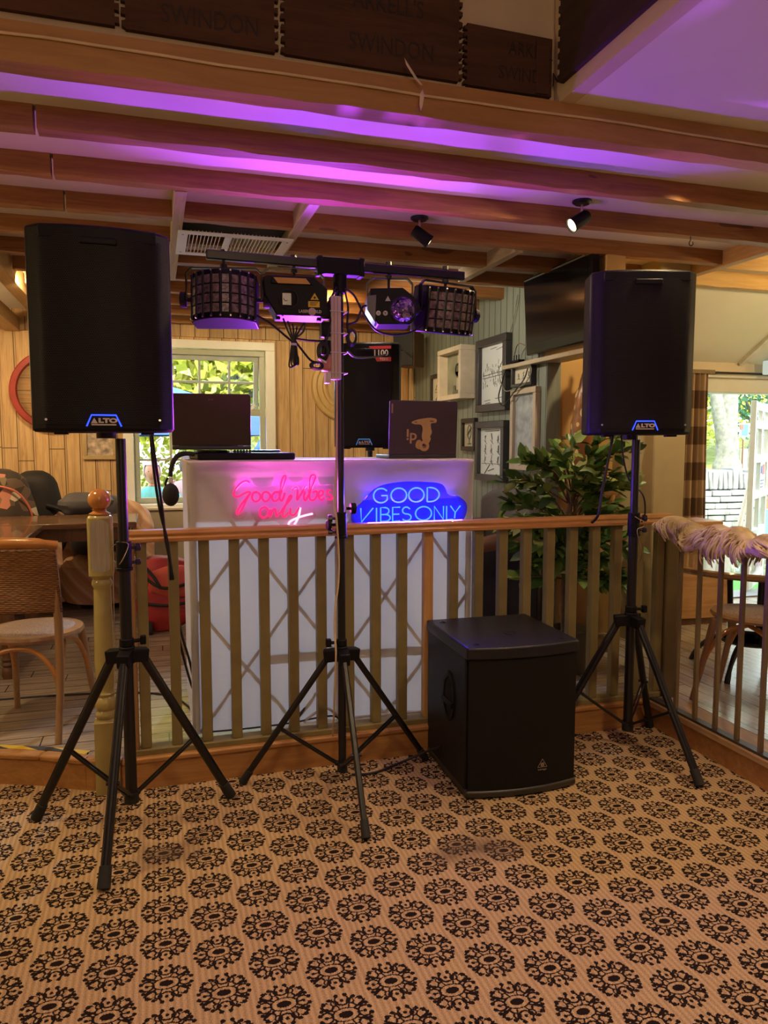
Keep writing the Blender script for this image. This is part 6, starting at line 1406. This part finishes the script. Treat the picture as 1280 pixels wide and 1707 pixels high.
cable('black cable rising from the coil towards the laser', [(0.648, cy - 0.06, 1.785), (0.662, cy - 0.055, 1.84), (0.675, cy - 0.05, 1.90), (0.690, cy - 0.03, 1.98), (0.712, cy - 0.025, 2.035)])
cable('black cable from the pole top to the right lens light', [(cx + 0.015, cy - 0.02, 2.045), (cx + 0.05, cy - 0.03, 2.02), (cx + 0.09, cy - 0.04, 1.945), (cx + 0.14, cy - 0.04, 1.885), (cx + 0.22, cy - 0.04, 1.87), (cx + 0.30, cy - 0.03, 1.89), (cx + 0.35, cy - 0.02, 1.925)])
cable('black cable from the pole to the side of the dome light', [(cx + 0.025, cy - 0.03, 1.905), (cx + 0.06, cy - 0.04, 1.92), (cx + 0.085, cy - 0.03, 1.975), (cx + 0.12, cy - 0.01, 1.985)])
cable('short black cable hugging the right of the pole near its top', [(cx + 0.018, cy - 0.015, 2.035), (cx + 0.026, cy - 0.03, 1.97), (cx + 0.022, cy - 0.03, 1.90), (cx + 0.03, cy - 0.03, 1.86)])
cable('black cable from the pole top down behind the first plug', [(cx - 0.018, cy - 0.02, 2.05), (cx - 0.045, cy - 0.03, 2.00), (cx - 0.060, cy - 0.035, 1.975)])
ck = thing('cable_coil', 'small black cable coil tied right of the pole below the lights', 'cable', (cx + 0.042, cy - 0.02, 1.855))
g = G()
for k in range(4):
    s = 1 - 0.1 * k; g.tube([(0.020 * s * math.cos(a), -0.004 * k, 0.034 * s * math.sin(a)) for a in [i * 0.5236 for i in range(12)]], 0.0034, 7, closed=True, sub=3)
g.put('cable_loop', CABLE, ck)
cable('blue lit cable stretching from the pole past the 1100 sticker', [(cx + 0.02, cy - 0.04, 1.80), (0.86, 3.25, 1.812), (1.02, 3.62, 1.855), (1.22, 4.10, 1.92), (1.42, 4.585, 1.995), (1.75, 5.4, 2.12), (2.12, 6.36, 2.25)], 0.005)
cable('pale cream mains cable hanging down the lighting stand', [(cx - 0.022, cy - 0.032, 1.69), (cx - 0.024, cy - 0.035, 1.5), (cx - 0.028, cy - 0.03, 1.30), (cx - 0.035, cy - 0.03, 1.21), (cx - 0.026, cy - 0.03, 1.12), (cx - 0.016, cy - 0.022, 0.98), (cx - 0.018, cy - 0.02, 0.86), (cx - 0.034, cy - 0.03, 0.76), (cx - 0.038, cy - 0.035, 0.66), (cx - 0.034, cy - 0.04, 0.56), (cx - 0.038, cy - 0.03, 0.42), (cx - 0.03, cy + 0.02, 0.30), (cx - 0.02, cy + 0.09, 0.17)], 0.0042, mat('cream mains cable', (0.60, 0.45, 0.28), 0.5))
cable('black cable dropping from the left loudspeaker between the balusters', [(-0.01, 3.05, 1.50), (0.005, 3.06, 1.36), (0.025, 3.10, 1.18), (0.035, 3.13, 1.05), (0.05, 3.14, 0.95), (0.055, 3.25, 0.80), (0.08, 3.35, 0.60), (0.12, 3.40, 0.40), (0.16, 3.44, 0.25), (0.175, 3.52, 0.145), (0.02, 3.95, ZP + 0.004), (-0.5, 4.10, ZP + 0.004), (-1.4, 4.12, ZP + 0.004)], 0.0055)
cable('second black cable twisted with it down from the left loudspeaker', [(-0.012, 3.06, 1.50), (-0.005, 3.07, 1.36), (0.014, 3.10, 1.18), (0.04, 3.135, 1.05), (0.052, 3.145, 0.95), (0.07, 3.25, 0.80), (0.09, 3.36, 0.62), (0.13, 3.40, 0.45), (0.155, 3.42, 0.3)], 0.0055)
cable('black cable slanting from the right loudspeaker down behind the handrail', [(2.10, 3.12, 1.50), (2.08, 3.12, 1.38), (2.05, 3.13, 1.20), (2.035, 3.14, 1.08), (2.01, 3.255, 0.98), (1.99, 3.26, 0.8)], 0.0065)
cable('loose black cable hanging close beside the right stand pole', [(2.125, 3.10, 1.50), (2.11, 3.05, 1.36), (2.105, 2.99, 1.26), (2.13, 2.925, 1.20), (2.15, 2.93, 1.12), (2.14, 2.94, 1.07)], 0.004)
cable('black cable on the carpet between the lighting stand and the subwoofer', [(1.17, 2.98, 0.10), (1.12, 3.04, 0.06), (1.02, 3.06, 0.02), (0.88, 3.02, 0.006), (0.78, 3.03, 0.006)], 0.0055)
cable('black cable lying across the booth skirt behind the balusters', [(0.20, 3.30, ZP + 0.03), (0.35, 3.29, ZP + 0.03), (0.55, 3.285, ZP + 0.035), (0.75, 3.28, ZP + 0.05), (0.80, 3.28, ZP + 0.008)], 0.004)
cable('white flex looped along the foot of the booth', [(0.62, 3.285, ZP + 0.035), (0.72, 3.28, ZP + 0.09), (0.80, 3.275, ZP + 0.04), (0.95, 3.28, ZP + 0.03), (1.10, 3.285, ZP + 0.025), (1.25, 3.285, ZP + 0.02)], 0.006, mat('white flex', (0.62, 0.60, 0.58), 0.5))
# ------------------------------------------------------------------ outside the window and the door
GRASS = mat('sunlit grass', (0.15, 0.19, 0.035), 0.9, var=0.35, scale=3)
struct('ground', G().bb((-14, 7.2, -0.30), (14, 40, -0.02)), GRASS, smooth=False)
struct('ground_terrace', G().bb((2.6, 5.32, -0.30), (12, 8.2, 0.02)), mat('pale paving', (0.20, 0.20, 0.19), 0.8, var=0.2, scale=4), smooth=False)
tag(G().bb((4.0, 5.42, 0.02), (7.2, 6.9, 0.035)).put('artificial_turf', mat('bright artificial turf', (0.10, 0.30, 0.06), 0.9, var=0.3, scale=60), smooth=False), 'bright green mat of artificial turf outside the doorway', 'mat')
g = G(); g.grid(lambda u, v: Vector((0.5 + 17 * u, 10.6 + 18 * v, 0.55 + 2.4 * v + 0.12 * math.sin(u * 9) * v)), 24, 12); struct('hill', g, GRASS)
def leafmat(name, a, b, c):
    t = NT(name); f = t.node('ShaderNodeNewGeometry').outputs['Random Per Island']; col = t.ramp(f, [(0.0, a), (0.55, b), (1.0, c)])
    t.base(col, 0.6, spec=0.2)
    tr = t.node('ShaderNodeBsdfTranslucent'); t.put(tr.inputs[0], col); mx = t.node('ShaderNodeMixShader'); mx.inputs[0].default_value = 0.4
    t.l.new(t.bsdf.outputs[0], mx.inputs[1]); t.l.new(tr.outputs[0], mx.inputs[2]); t.l.new(mx.outputs[0], t.out.inputs[0]); return t.m
LY = leafmat('yellow green leaves', (0.30, 0.36, 0.04), (0.58, 0.62, 0.11), (0.85, 0.80, 0.28)); LG = leafmat('blue green leaves', (0.05, 0.14, 0.07), (0.12, 0.27, 0.15), (0.25, 0.42, 0.25))
BRK = mat('pale grey bark', (0.17, 0.175, 0.15), 0.9, var=0.3, scale=14, bump=0.8, bscale=18)
def leaf_cloud(c, rad, n, seed, s):
    rnd = random.Random(seed); g = G()
    for i in range(n):
        d = Vector((rnd.gauss(0, 1), rnd.gauss(0, 1), rnd.gauss(0, 1))).normalized() * (rnd.random() ** 0.4)
        p = Vector(c) + Vector((d.x * rad[0], d.y * rad[1], d.z * rad[2])); a = Vector((rnd.uniform(-1, 1), rnd.uniform(-1, 1), rnd.uniform(-1, 1))).normalized(); b = a.orthogonal().normalized(); k = s * rnd.uniform(0.6, 1.3)
        g.add([p, p + a * k * 0.5 + b * k * 0.3, p + a * k, p + a * k * 0.5 - b * k * 0.3], [(0, 1, 2, 3)])
    return g
def garden_tree(loc, h, rad, n, seed, label, m, s=0.2, tr=0.16, fork=True):
    t = thing('garden_tree', label, 'tree', loc)
    g = G(); g.tube([(0, 0, -0.1), (0.02, 0, 0.4), (0.05, 0, h * 0.45), (-0.05, 0.02, h * 0.8)], [tr * 1.5, tr, tr * 0.85, tr * 0.5], 14, sub=4)
    for k in range(4): 
        a = k * 1.7 + seed; g.tube([(0.03, 0, h * 0.4 + 0.1 * k), (0.5 * rad[0] * math.cos(a), 0.5 * rad[1] * math.sin(a), h * 0.75), (0.8 * rad[0] * math.cos(a), 0.8 * rad[1] * math.sin(a), h * 0.95)], [tr * 0.4, tr * 0.25, tr * 0.1], 8, sub=3)
    g.put('trunk', BRK, t)
    leaf_cloud((0, 0, h), rad, n, seed, s).put('foliage', m, t, recalc=False, smooth=False); return t
garden_tree((0.6, 13.5, -0.02), 3.6, (3.4, 1.5, 2.3), 9000, 1, 'big yellow green tree filling the window beyond the blue gazebo', LY, 0.27)
garden_tree((-2.6, 14.5, -0.02), 3.2, (2.4, 1.4, 2.2), 3600, 2, 'yellow green tree seen at the left edge of the window', LY, 0.22)
garden_tree((3.4, 15.0, -0.02), 3.0, (2.2, 1.3, 2.2), 3400, 3, 'yellow green tree seen at the right edge of the window', LY, 0.22)
hd = thing('hedge', 'low sunlit hedge behind the people outside the window', 'hedge', (0.3, 12.0, -0.02)); leaf_cloud((0, 0, 0.75), (3.2, 0.4, 0.75), 2600, 9, 0.12).put('foliage', LY, hd, recalc=False, smooth=False)
# railing fence panel seen through the lower pane
fe = thing('garden_fence', 'thin black garden railing seen low through the window', 'fence', (1.5, 10.2, -0.02))
for k in range(9): G().cyl((-0.6 + 0.15 * k, 0, 0), (-0.6 + 0.15 * k, 0, 1.35), 0.010, n=8).put('bar', BLACKM, fe)
G().bb((-0.65, -0.01, 1.33), (0.65, 0.01, 1.36)).put('rail', BLACKM, fe)
# blue gazebo
gz = thing('gazebo', 'blue pitched gazebo roof seen through the window', 'gazebo', (0.22, 10.6, -0.02))
BLU = mat('blue gazebo cloth', (0.05, 0.13, 0.55), 0.6, var=0.06)
g = G(); w, hh, pk_ = 1.15, 1.78, 2.22
g.add([(-w, -w, hh), (w, -w, hh), (w, w, hh), (-w, w, hh), (0, 0, pk_)], [(0, 1, 4), (1, 2, 4), (2, 3, 4), (3, 0, 4)]); g.add([(-w, -w, hh), (w, -w, hh), (w, w, hh), (-w, w, hh), (-w, -w, hh - 0.22), (w, -w, hh - 0.22), (w, w, hh - 0.22), (-w, w, hh - 0.22)], [(0, 1, 5, 4), (1, 2, 6, 5), (2, 3, 7, 6), (3, 0, 4, 7)])
g.put('canopy', BLU, gz, smooth=False, solid=0.01)
for x in (-1, 1):
    for y in (-1, 1): G().cyl((x * (w - 0.03), y * (w - 0.03), 0), (x * (w - 0.03), y * (w - 0.03), hh), 0.02, n=8).put('leg', WHITEP, gz)
ps_ = thing('parasol', 'small blue parasol seen in the lower right pane of the window', 'parasol', (1.46, 9.3, -0.02))
G().lathe([(0.28, 1.36), (0.27, 1.40), (0.15, 1.62), (0.02, 1.76), (0.0, 1.76)], 16).put('canopy', BLU, ps_, solid=0.008); G().cyl((0, 0, 0), (0, 0, 1.75), 0.015, n=8).put('pole', WHITEP, ps_)

# ---- people sitting outside the window
def person(loc, rz, label, shirt, skin, hair, head_turn=0.0, beard=None):
    t = thing('person', label, 'person', loc, rz)
    V = [(0, 0, 0.50), (0, -0.01, 0.66), (0, -0.02, 0.84), (0, -0.02, 0.99), (0, -0.01, 1.06), (0, 0.02, 1.13)]; Rr = [(0.15, 0.12), (0.14, 0.11), (0.155, 0.115), (0.12, 0.095), (0.055, 0.055), (0.055, 0.058)]
    E = [(0, 1), (1, 2), (2, 3), (3, 4), (4, 5)]
    def chain(start, pts, rs):
        k = start
        for p, r in zip(pts, rs):
            V.append(p); Rr.append((r, r)); E.append((k, len(V) - 1)); k = len(V) - 1
        return k
    for s in (-1, 1):
        hnd = chain(3, [(s * 0.17, -0.02, 0.99), (s * 0.235, 0.0, 0.86), (s * 0.25, 0.06, 0.72), (s * 0.17, 0.24, 0.66), (s * 0.11, 0.31, 0.67), (s * 0.09, 0.345, 0.67)], [0.066, 0.055, 0.043, 0.036, 0.027, 0.03])
        for j in range(4): chain(hnd, [(s * (0.115 - 0.02 * j), 0.385 + 0.004 * (1.5 - abs(j - 1.5)), 0.668), (s * (0.11 - 0.02 * j), 0.42, 0.655 - 0.004 * j)], [0.009, 0.008])
        chain(hnd - 0, [(s * 0.055, 0.355, 0.685), (s * 0.04, 0.38, 0.685)], [0.010, 0.009])
        chain(0, [(s * 0.10, 0.06, 0.50), (s * 0.13, 0.42, 0.50), (s * 0.13, 0.45, 0.27), (s * 0.13, 0.43, 0.05), (s * 0.14, 0.55, 0.03)], [0.095, 0.065, 0.055, 0.038, 0.035])
    me = bpy.data.meshes.new('body'); me.from_pydata(V, E, []); o = bpy.data.objects.new('body', me); COL.objects.link(o); o.parent = t; me.materials.append(skin)
    md = o.modifiers.new('skin', 'SKIN'); md.use_smooth_shade = True
    for i, r in enumerate(Rr): me.skin_vertices[0].data[i].radius = r
    me.skin_vertices[0].data[0].use_root = True
    o.modifiers.new('sub', 'SUBSURF').render_levels = 2; o.modifiers['sub'].levels = 1
    hd_ = thing('head', None, None, (0, 0.03, 1.225), head_turn); hd_.parent = t
    g = G(); g.ball((0, 0, 0), 0.108, 28, (0.80, 0.95, 1.14))
    for v in g.bm.verts:
        x, y, z = v.co
        if y > 0 and z < -0.02: v.co.x *= 1 + z * 2.6; v.co.y *= 1 + z * 0.6
        if y > 0.06 and abs(x) < 0.02 and -0.035 < z < 0.015: v.co.y += 0.018 * (1 - abs(x) / 0.02) * (1 if z < -0.01 else 0.5)
        if y > 0.05 and 0.012 < z < 0.03 and 0.015 < abs(x) < 0.05: v.co.y -= 0.008
    g.put('face', skin, hd_, angle=80)
    for s in (-1, 1):
        G().ball((s * 0.034, 0.083, 0.012), 0.010, 12, (1.2, 0.8, 0.8)).put('eye', mat('eye', (0.06, 0.05, 0.05), 0.2), hd_); G().ball((s * 0.088, 0.0, -0.01), 0.026, 12, (0.4, 0.7, 1.1)).put('ear', skin, hd_)
    g = G(); g.tube([(-0.026, 0.083, -0.062), (0, 0.092, -0.063), (0.026, 0.083, -0.062)], 0.005, 8, sub=3); g.put('mouth', mat('lips', (0.42, 0.16, 0.13), 0.5), hd_)
    g = G(); g.ball((0, -0.012, 0.015), 0.114, 24, (0.84, 0.97, 1.13))
    kill = [v for v in g.bm.verts if v.co.y > 0.045 - max(0, v.co.z - 0.07) * -0.6 and v.co.z < 0.062 or v.co.z < -0.075 and v.co.y > -0.07 or v.co.z < -0.10]
    bmesh.ops.delete(g.bm, geom=kill, context='VERTS'); g.put('hair', hair, hd_, recalc=False, angle=80)
    if beard:
        g = G(); g.ball((0, 0.035, -0.075), 0.062, 18, (0.95, 0.85, 0.75)); g.put('beard', beard, hd_)
    # shirt: torso shell and two short sleeves in one garment
    g = G(); prof = [(0.185, 0.145, 0.50), (0.185, 0.145, 0.66), (0.20, 0.15, 0.82), (0.205, 0.145, 0.93), (0.175, 0.125, 1.01), (0.11, 0.10, 1.055), (0.07, 0.075, 1.075)]
    n = 24; vv = [Vector((a * math.cos(2 * math.pi * i / n), b * math.sin(2 * math.pi * i / n) - 0.015, z)) for a, b, z in prof for i in range(n)]
    g.add(vv, [(j * n + i, j * n + (i + 1) % n, (j + 1) * n + (i + 1) % n, (j + 1) * n + i) for j in range(len(prof) - 1) for i in range(n)])
    for s in (-1, 1): g.tube([(s * 0.13, -0.02, 1.0), (s * 0.19, -0.02, 0.975), (s * 0.242, 0.0, 0.86), (s * 0.256, 0.04, 0.76)], [0.075, 0.083, 0.072, 0.066], 16, sub=3)
    g.put('shirt', shirt, t, angle=70)
    g = G()
    for s in (-1, 1): g.tube([(s * 0.08, 0.0, 0.50), (s * 0.13, 0.40, 0.505), (s * 0.13, 0.455, 0.40), (s * 0.13, 0.44, 0.10)], [0.11, 0.08, 0.075, 0.06], 14, sub=4)
    g.put('trousers', mat('dark trousers', (0.04, 0.045, 0.07), 0.8), t)
    return t
SK = mat('fair skin', (0.60, 0.32, 0.24), 0.5, var=0.05); GH = mat('grey hair', (0.42, 0.40, 0.38), 0.7); BH = mat('dark hair', (0.06, 0.045, 0.04), 0.6); SKIN2 = mat('tanned skin', (0.50, 0.27, 0.19), 0.5)
person((-0.02, 8.45, -0.10), R(172), 'grey haired person in a turquoise shirt facing the window from outside', mat('turquoise shirt', (0.14, 0.50, 0.52), 0.8), SK, GH, 0.15)
person((-0.42, 9.0, -0.06), R(30), 'grey haired person in pale blue turned sideways, left edge of the window', mat('pale blue shirt', (0.35, 0.45, 0.55), 0.8), SKIN2, GH, 0.3)
person((0.36, 9.0, -0.06), R(-30), 'dark haired person in pink turned sideways, partly behind the headphones', mat('pale pink shirt', (0.55, 0.35, 0.36), 0.8), SK, BH, 0.2)
for (x, y, l) in ((-0.02, 8.45, 'garden bench under the person in turquoise'), (-0.42, 9.0, 'garden stool under the person in pale blue'), (0.36, 9.0, 'garden stool under the person in pink')):
    s_ = thing('garden_stool', l, 'stool', (x, y, -0.02)); zt = 0.30 if y < 8.8 else 0.34
    G().bb((-0.2, -0.18, zt - 0.03), (0.2, 0.18, zt)).put('seat', WBX, s_, bevel=0.005)
    for a in (-1, 1):
        for b in (-1, 1): G().bb((a * 0.16 - 0.02, b * 0.14 - 0.02, 0), (a * 0.16 + 0.02, b * 0.14 + 0.02, zt - 0.03)).put('leg', WBX, s_)

# ---- garden beyond the doorway
bt = thing('old_tree', 'pale thick old tree trunk with a fork beyond the stone wall', 'tree', (10.0, 11.3, 0.55))
g = G(); g.tube([(0.04, 0, -0.1), (0.02, 0, 0.25), (0.0, 0, 0.7), (-0.02, 0, 1.3), (-0.03, 0, 2.2), (0.03, 0, 3.2)], [0.33, 0.25, 0.20, 0.175, 0.16, 0.14], 20, sub=5); g.tube([(-0.03, 0, 0.75), (-0.16, -0.02, 1.15), (-0.30, -0.03, 1.7), (-0.40, 0, 2.4), (-0.5, 0, 3.2)], [0.13, 0.12, 0.11, 0.10, 0.09], 16, sub=5)
for a in range(7): g.tube([(0.15 * math.cos(a), 0.15 * math.sin(a), 0.18), (0.32 * math.cos(a), 0.32 * math.sin(a), 0.02), (0.48 * math.cos(a), 0.48 * math.sin(a), -0.06)], [0.09, 0.06, 0.03], 8, sub=3)
g.put('trunk', BRK, bt, angle=80)
leaf_cloud((-0.1, 0, 3.9), (2.2, 1.5, 0.9), 1500, 17, 0.2).put('foliage', LY, bt, recalc=False, smooth=False)
garden_tree((12.35, 13.2, 1.0), 1.7, (1.1, 0.8, 1.25), 1500, 5, 'rounded blue green tree right of the old trunk beyond the doorway', LG, 0.16, 0.10)
garden_tree((12.2, 15.0, 1.3), 1.5, (1.5, 0.8, 1.6), 1700, 6, 'yellow green bushy tree left of the old trunk, beside the curtain', LY, 0.18, 0.08)
garden_tree((14.2, 16.0, 1.4), 1.2, (1.6, 0.8, 1.3), 1500, 7, 'yellow green bushy tree behind the old trunk', LY, 0.18, 0.08)
garden_tree((15.8, 15.0, 1.3), 1.3, (1.7, 0.8, 1.5), 1500, 8, 'pale green tree seen through the glazed door leaf', LY, 0.18, 0.08)
po = thing('garden_post', 'short grey wooden post in the grass beyond the doorway', 'post', (10.55, 11.5, 0.62)); g = G(); g.cyl((0, 0, -0.1), (0, 0, 0.72), 0.075, n=12); g.put('post', mat('grey post wood', (0.33, 0.33, 0.26), 0.8), po, bevel=0.01)
sg = thing('painted_plaque', 'blue and red flower shaped plaque on a stake in the garden', 'plaque', (10.35, 11.3, 0.63))
g = G(); g.prism([(0.13 * (1 + 0.18 * math.cos(8 * R(a))) * math.cos(R(a)), 1.05 + 0.15 * (1 + 0.18 * math.cos(8 * R(a))) * math.sin(R(a))) for a in range(0, 360, 5)], 0, 0.02, face_to('-y')); g.put('plaque', mat('cream plaque', (0.7, 0.62, 0.5), 0.6), sg)
G().bb((-0.07, -0.03, 0.95), (0.08, -0.02, 1.16)).put('blue_panel', mat('blue panel', (0.06, 0.16, 0.52), 0.6), sg); G().bb((-0.11, -0.034, 1.06), (-0.03, -0.021, 1.15)).put('red_panel', mat('red panel', (0.6, 0.08, 0.06), 0.6), sg); G().cyl((0, 0.0, -0.1), (0, 0.0, 0.95), 0.014, n=8).put('stake', TBLZ, sg)
# dry stone wall with upright coping stones
STN = mat('pale limestone', (0.19, 0.20, 0.20), 0.9, var=0.25, scale=7, bump=0.6, bscale=25)
sw = thing('stone_wall', 'dry stone garden wall with upright coping stones beyond the doorway', 'wall', (7.4, 9.2, 0.0)); rnd = random.Random(31)
g = G()
for r_ in range(8):
    x = -2.6
    while x < 3.2:
        w = rnd.uniform(0.14, 0.42); z = 0.02 + r_ * 0.092
        g.box((x + w / 2, rnd.uniform(-0.015, 0.015), z + 0.044), (w - 0.012, 0.34, 0.082), (rnd.uniform(-0.03, 0.03), rnd.uniform(-0.03, 0.03), rnd.uniform(-0.03, 0.03))); x += w
o = g.put('stone_courses', STN, sw, bevel=0.012); o['kind'] = 'stuff'
x = -2.6
while x < 1.1:
    w = rnd.uniform(0.07, 0.13); h_ = rnd.uniform(0.24, 0.34)
    G().box((x + w / 2, 0, 0.76 + h_ / 2), (w - 0.015, 0.28, h_), (0, rnd.uniform(-0.14, 0.14), 0)).put('coping_stone', STN, sw, bevel=0.02); x += w
# outdoor chairs
def slat_chair(loc, rz, m, label):
    t = thing('garden_chair', label, 'chair', loc, rz)
    G().bb((-0.21, -0.2, 0.43), (0.21, 0.22, 0.46)).put('seat', m, t, bevel=0.005)
    for s in (-1, 1):
        g = G(); g.bar((s * 0.19, -0.20, 0), (s * 0.19, -0.19, 0.46), 0.04, 0.03); g.bar((s * 0.19, -0.19, 0.44), (s * 0.18, -0.29, 0.95), 0.04, 0.03); g.put('leg', m, t)
        G().bar((s * 0.19, 0.2, 0), (s * 0.19, 0.2, 0.44), 0.035, 0.035).put('leg', m, t)
    G().bar((-0.2, -0.285, 0.92), (0.2, -0.285, 0.92), 0.025, 0.09).put('top_rail', m, t, bevel=0.006)
    for k in range(4): G().bar((-0.12 + 0.08 * k, -0.2, 0.48), (-0.12 + 0.08 * k, -0.278, 0.88), 0.035, 0.012, (0, 1, 0)).put('back_slat', m, t)
    return t
slat_chair((6.02, 6.75, 0.036), R(70), mat('pale weathered wood', (0.52, 0.44, 0.34), 0.7), 'pale weathered wooden chair on the terrace outside the doorway')
slat_chair((6.62, 6.75, 0.036), R(105), wood('orange garden wood', (0.45, 0.20, 0.07), (0.62, 0.32, 0.13), 'z', 0.6), 'orange wooden chair on the terrace beside the open door leaf')
bc = thing('garden_bench', 'pale blue bench partly behind the open door leaf', 'bench', (6.25, 6.0, 0.035), R(-20)); LB = mat('pale blue paint', (0.38, 0.55, 0.62), 0.6)
G().bb((-0.35, -0.2, 0.40), (0.5, 0.2, 0.43)).put('seat', LB, bc, bevel=0.005); G().bb((-0.35, 0.18, 0.43), (0.5, 0.215, 0.72)).put('backrest', LB, bc, bevel=0.005); 
for x in (-0.3, 0.45):
    for y in (-0.16, 0.18): G().bb((x - 0.025, y - 0.025, 0), (x + 0.025, y + 0.025, 0.40)).put('leg', LB, bc)
# poster fixed to the open door leaf
po_ = thing('poster', 'small poster with red and blue print on the open door leaf', 'poster', (4.93 + 0.50 * math.cos(R(38)) + 0.0, YD + 0.16 + 0.50 * math.sin(R(38)) - 0.012, ZP + 0.98), R(38))
G().bb((-0.13, -0.012, -0.12), (0.13, -0.009, 0.16)).put('sheet', mat('white poster paper', (0.75, 0.75, 0.74), 0.5), po_, smooth=False)
G().bb((-0.10, -0.014, 0.05), (-0.02, -0.0122, 0.12)).put('blue_print', mat('blue panel', (0.06, 0.16, 0.52), 0.6), po_); G().bb((-0.02, -0.014, 0.04), (0.10, -0.0122, 0.13)).put('red_print', mat('red panel', (0.6, 0.08, 0.06), 0.6), po_)
for k in range(3): G().bb((-0.09, -0.014, -0.02 - 0.03 * k), (0.09 - 0.03 * k, -0.0122, -0.008 - 0.03 * k)).put('printed_line', mat('grey blue ink', (0.15, 0.22, 0.38), 0.6), po_)

# repeats of a kind belong together
GROUPS = {'loudspeaker': 'plastic loudspeakers on stands', 'tripod_stand': 'black tripod stands', 'derby_light': 'lens panel lights on the crossbar', 'neon_sign': 'neon signs on the booth', 'laptop': 'laptops on the booth',
          'framed_print': 'framed prints on the green wall', 'dining_chair': 'bentwood dining chairs', 'dining_table': 'dark dining tables', 'tub_chair': 'striped tub chairs', 'ceiling_spotlight': 'ceiling spotlights', 'barrel_end': 'barrel ends on the pine wall',
          'crate_end': 'old crate ends above the front beam', 'backpack': 'bags at the far left', 'cable': 'loose cables', 'cable_coil': 'coiled cables on the lighting stand', 'wire': 'thin wires on the stands', 'hazard_tape': 'hazard tape on the step edges', 'person': 'people outside the window', 'garden_stool': 'garden stools outside the window',
          'garden_tree': 'garden trees', 'garden_chair': 'terrace chairs'}
for o in list(SC.objects):
    if o.parent is None and o.get('category') and not o.get('group'):
        k = o.name.split('.')[0]
        if k in GROUPS: o['group'] = GROUPS[k]
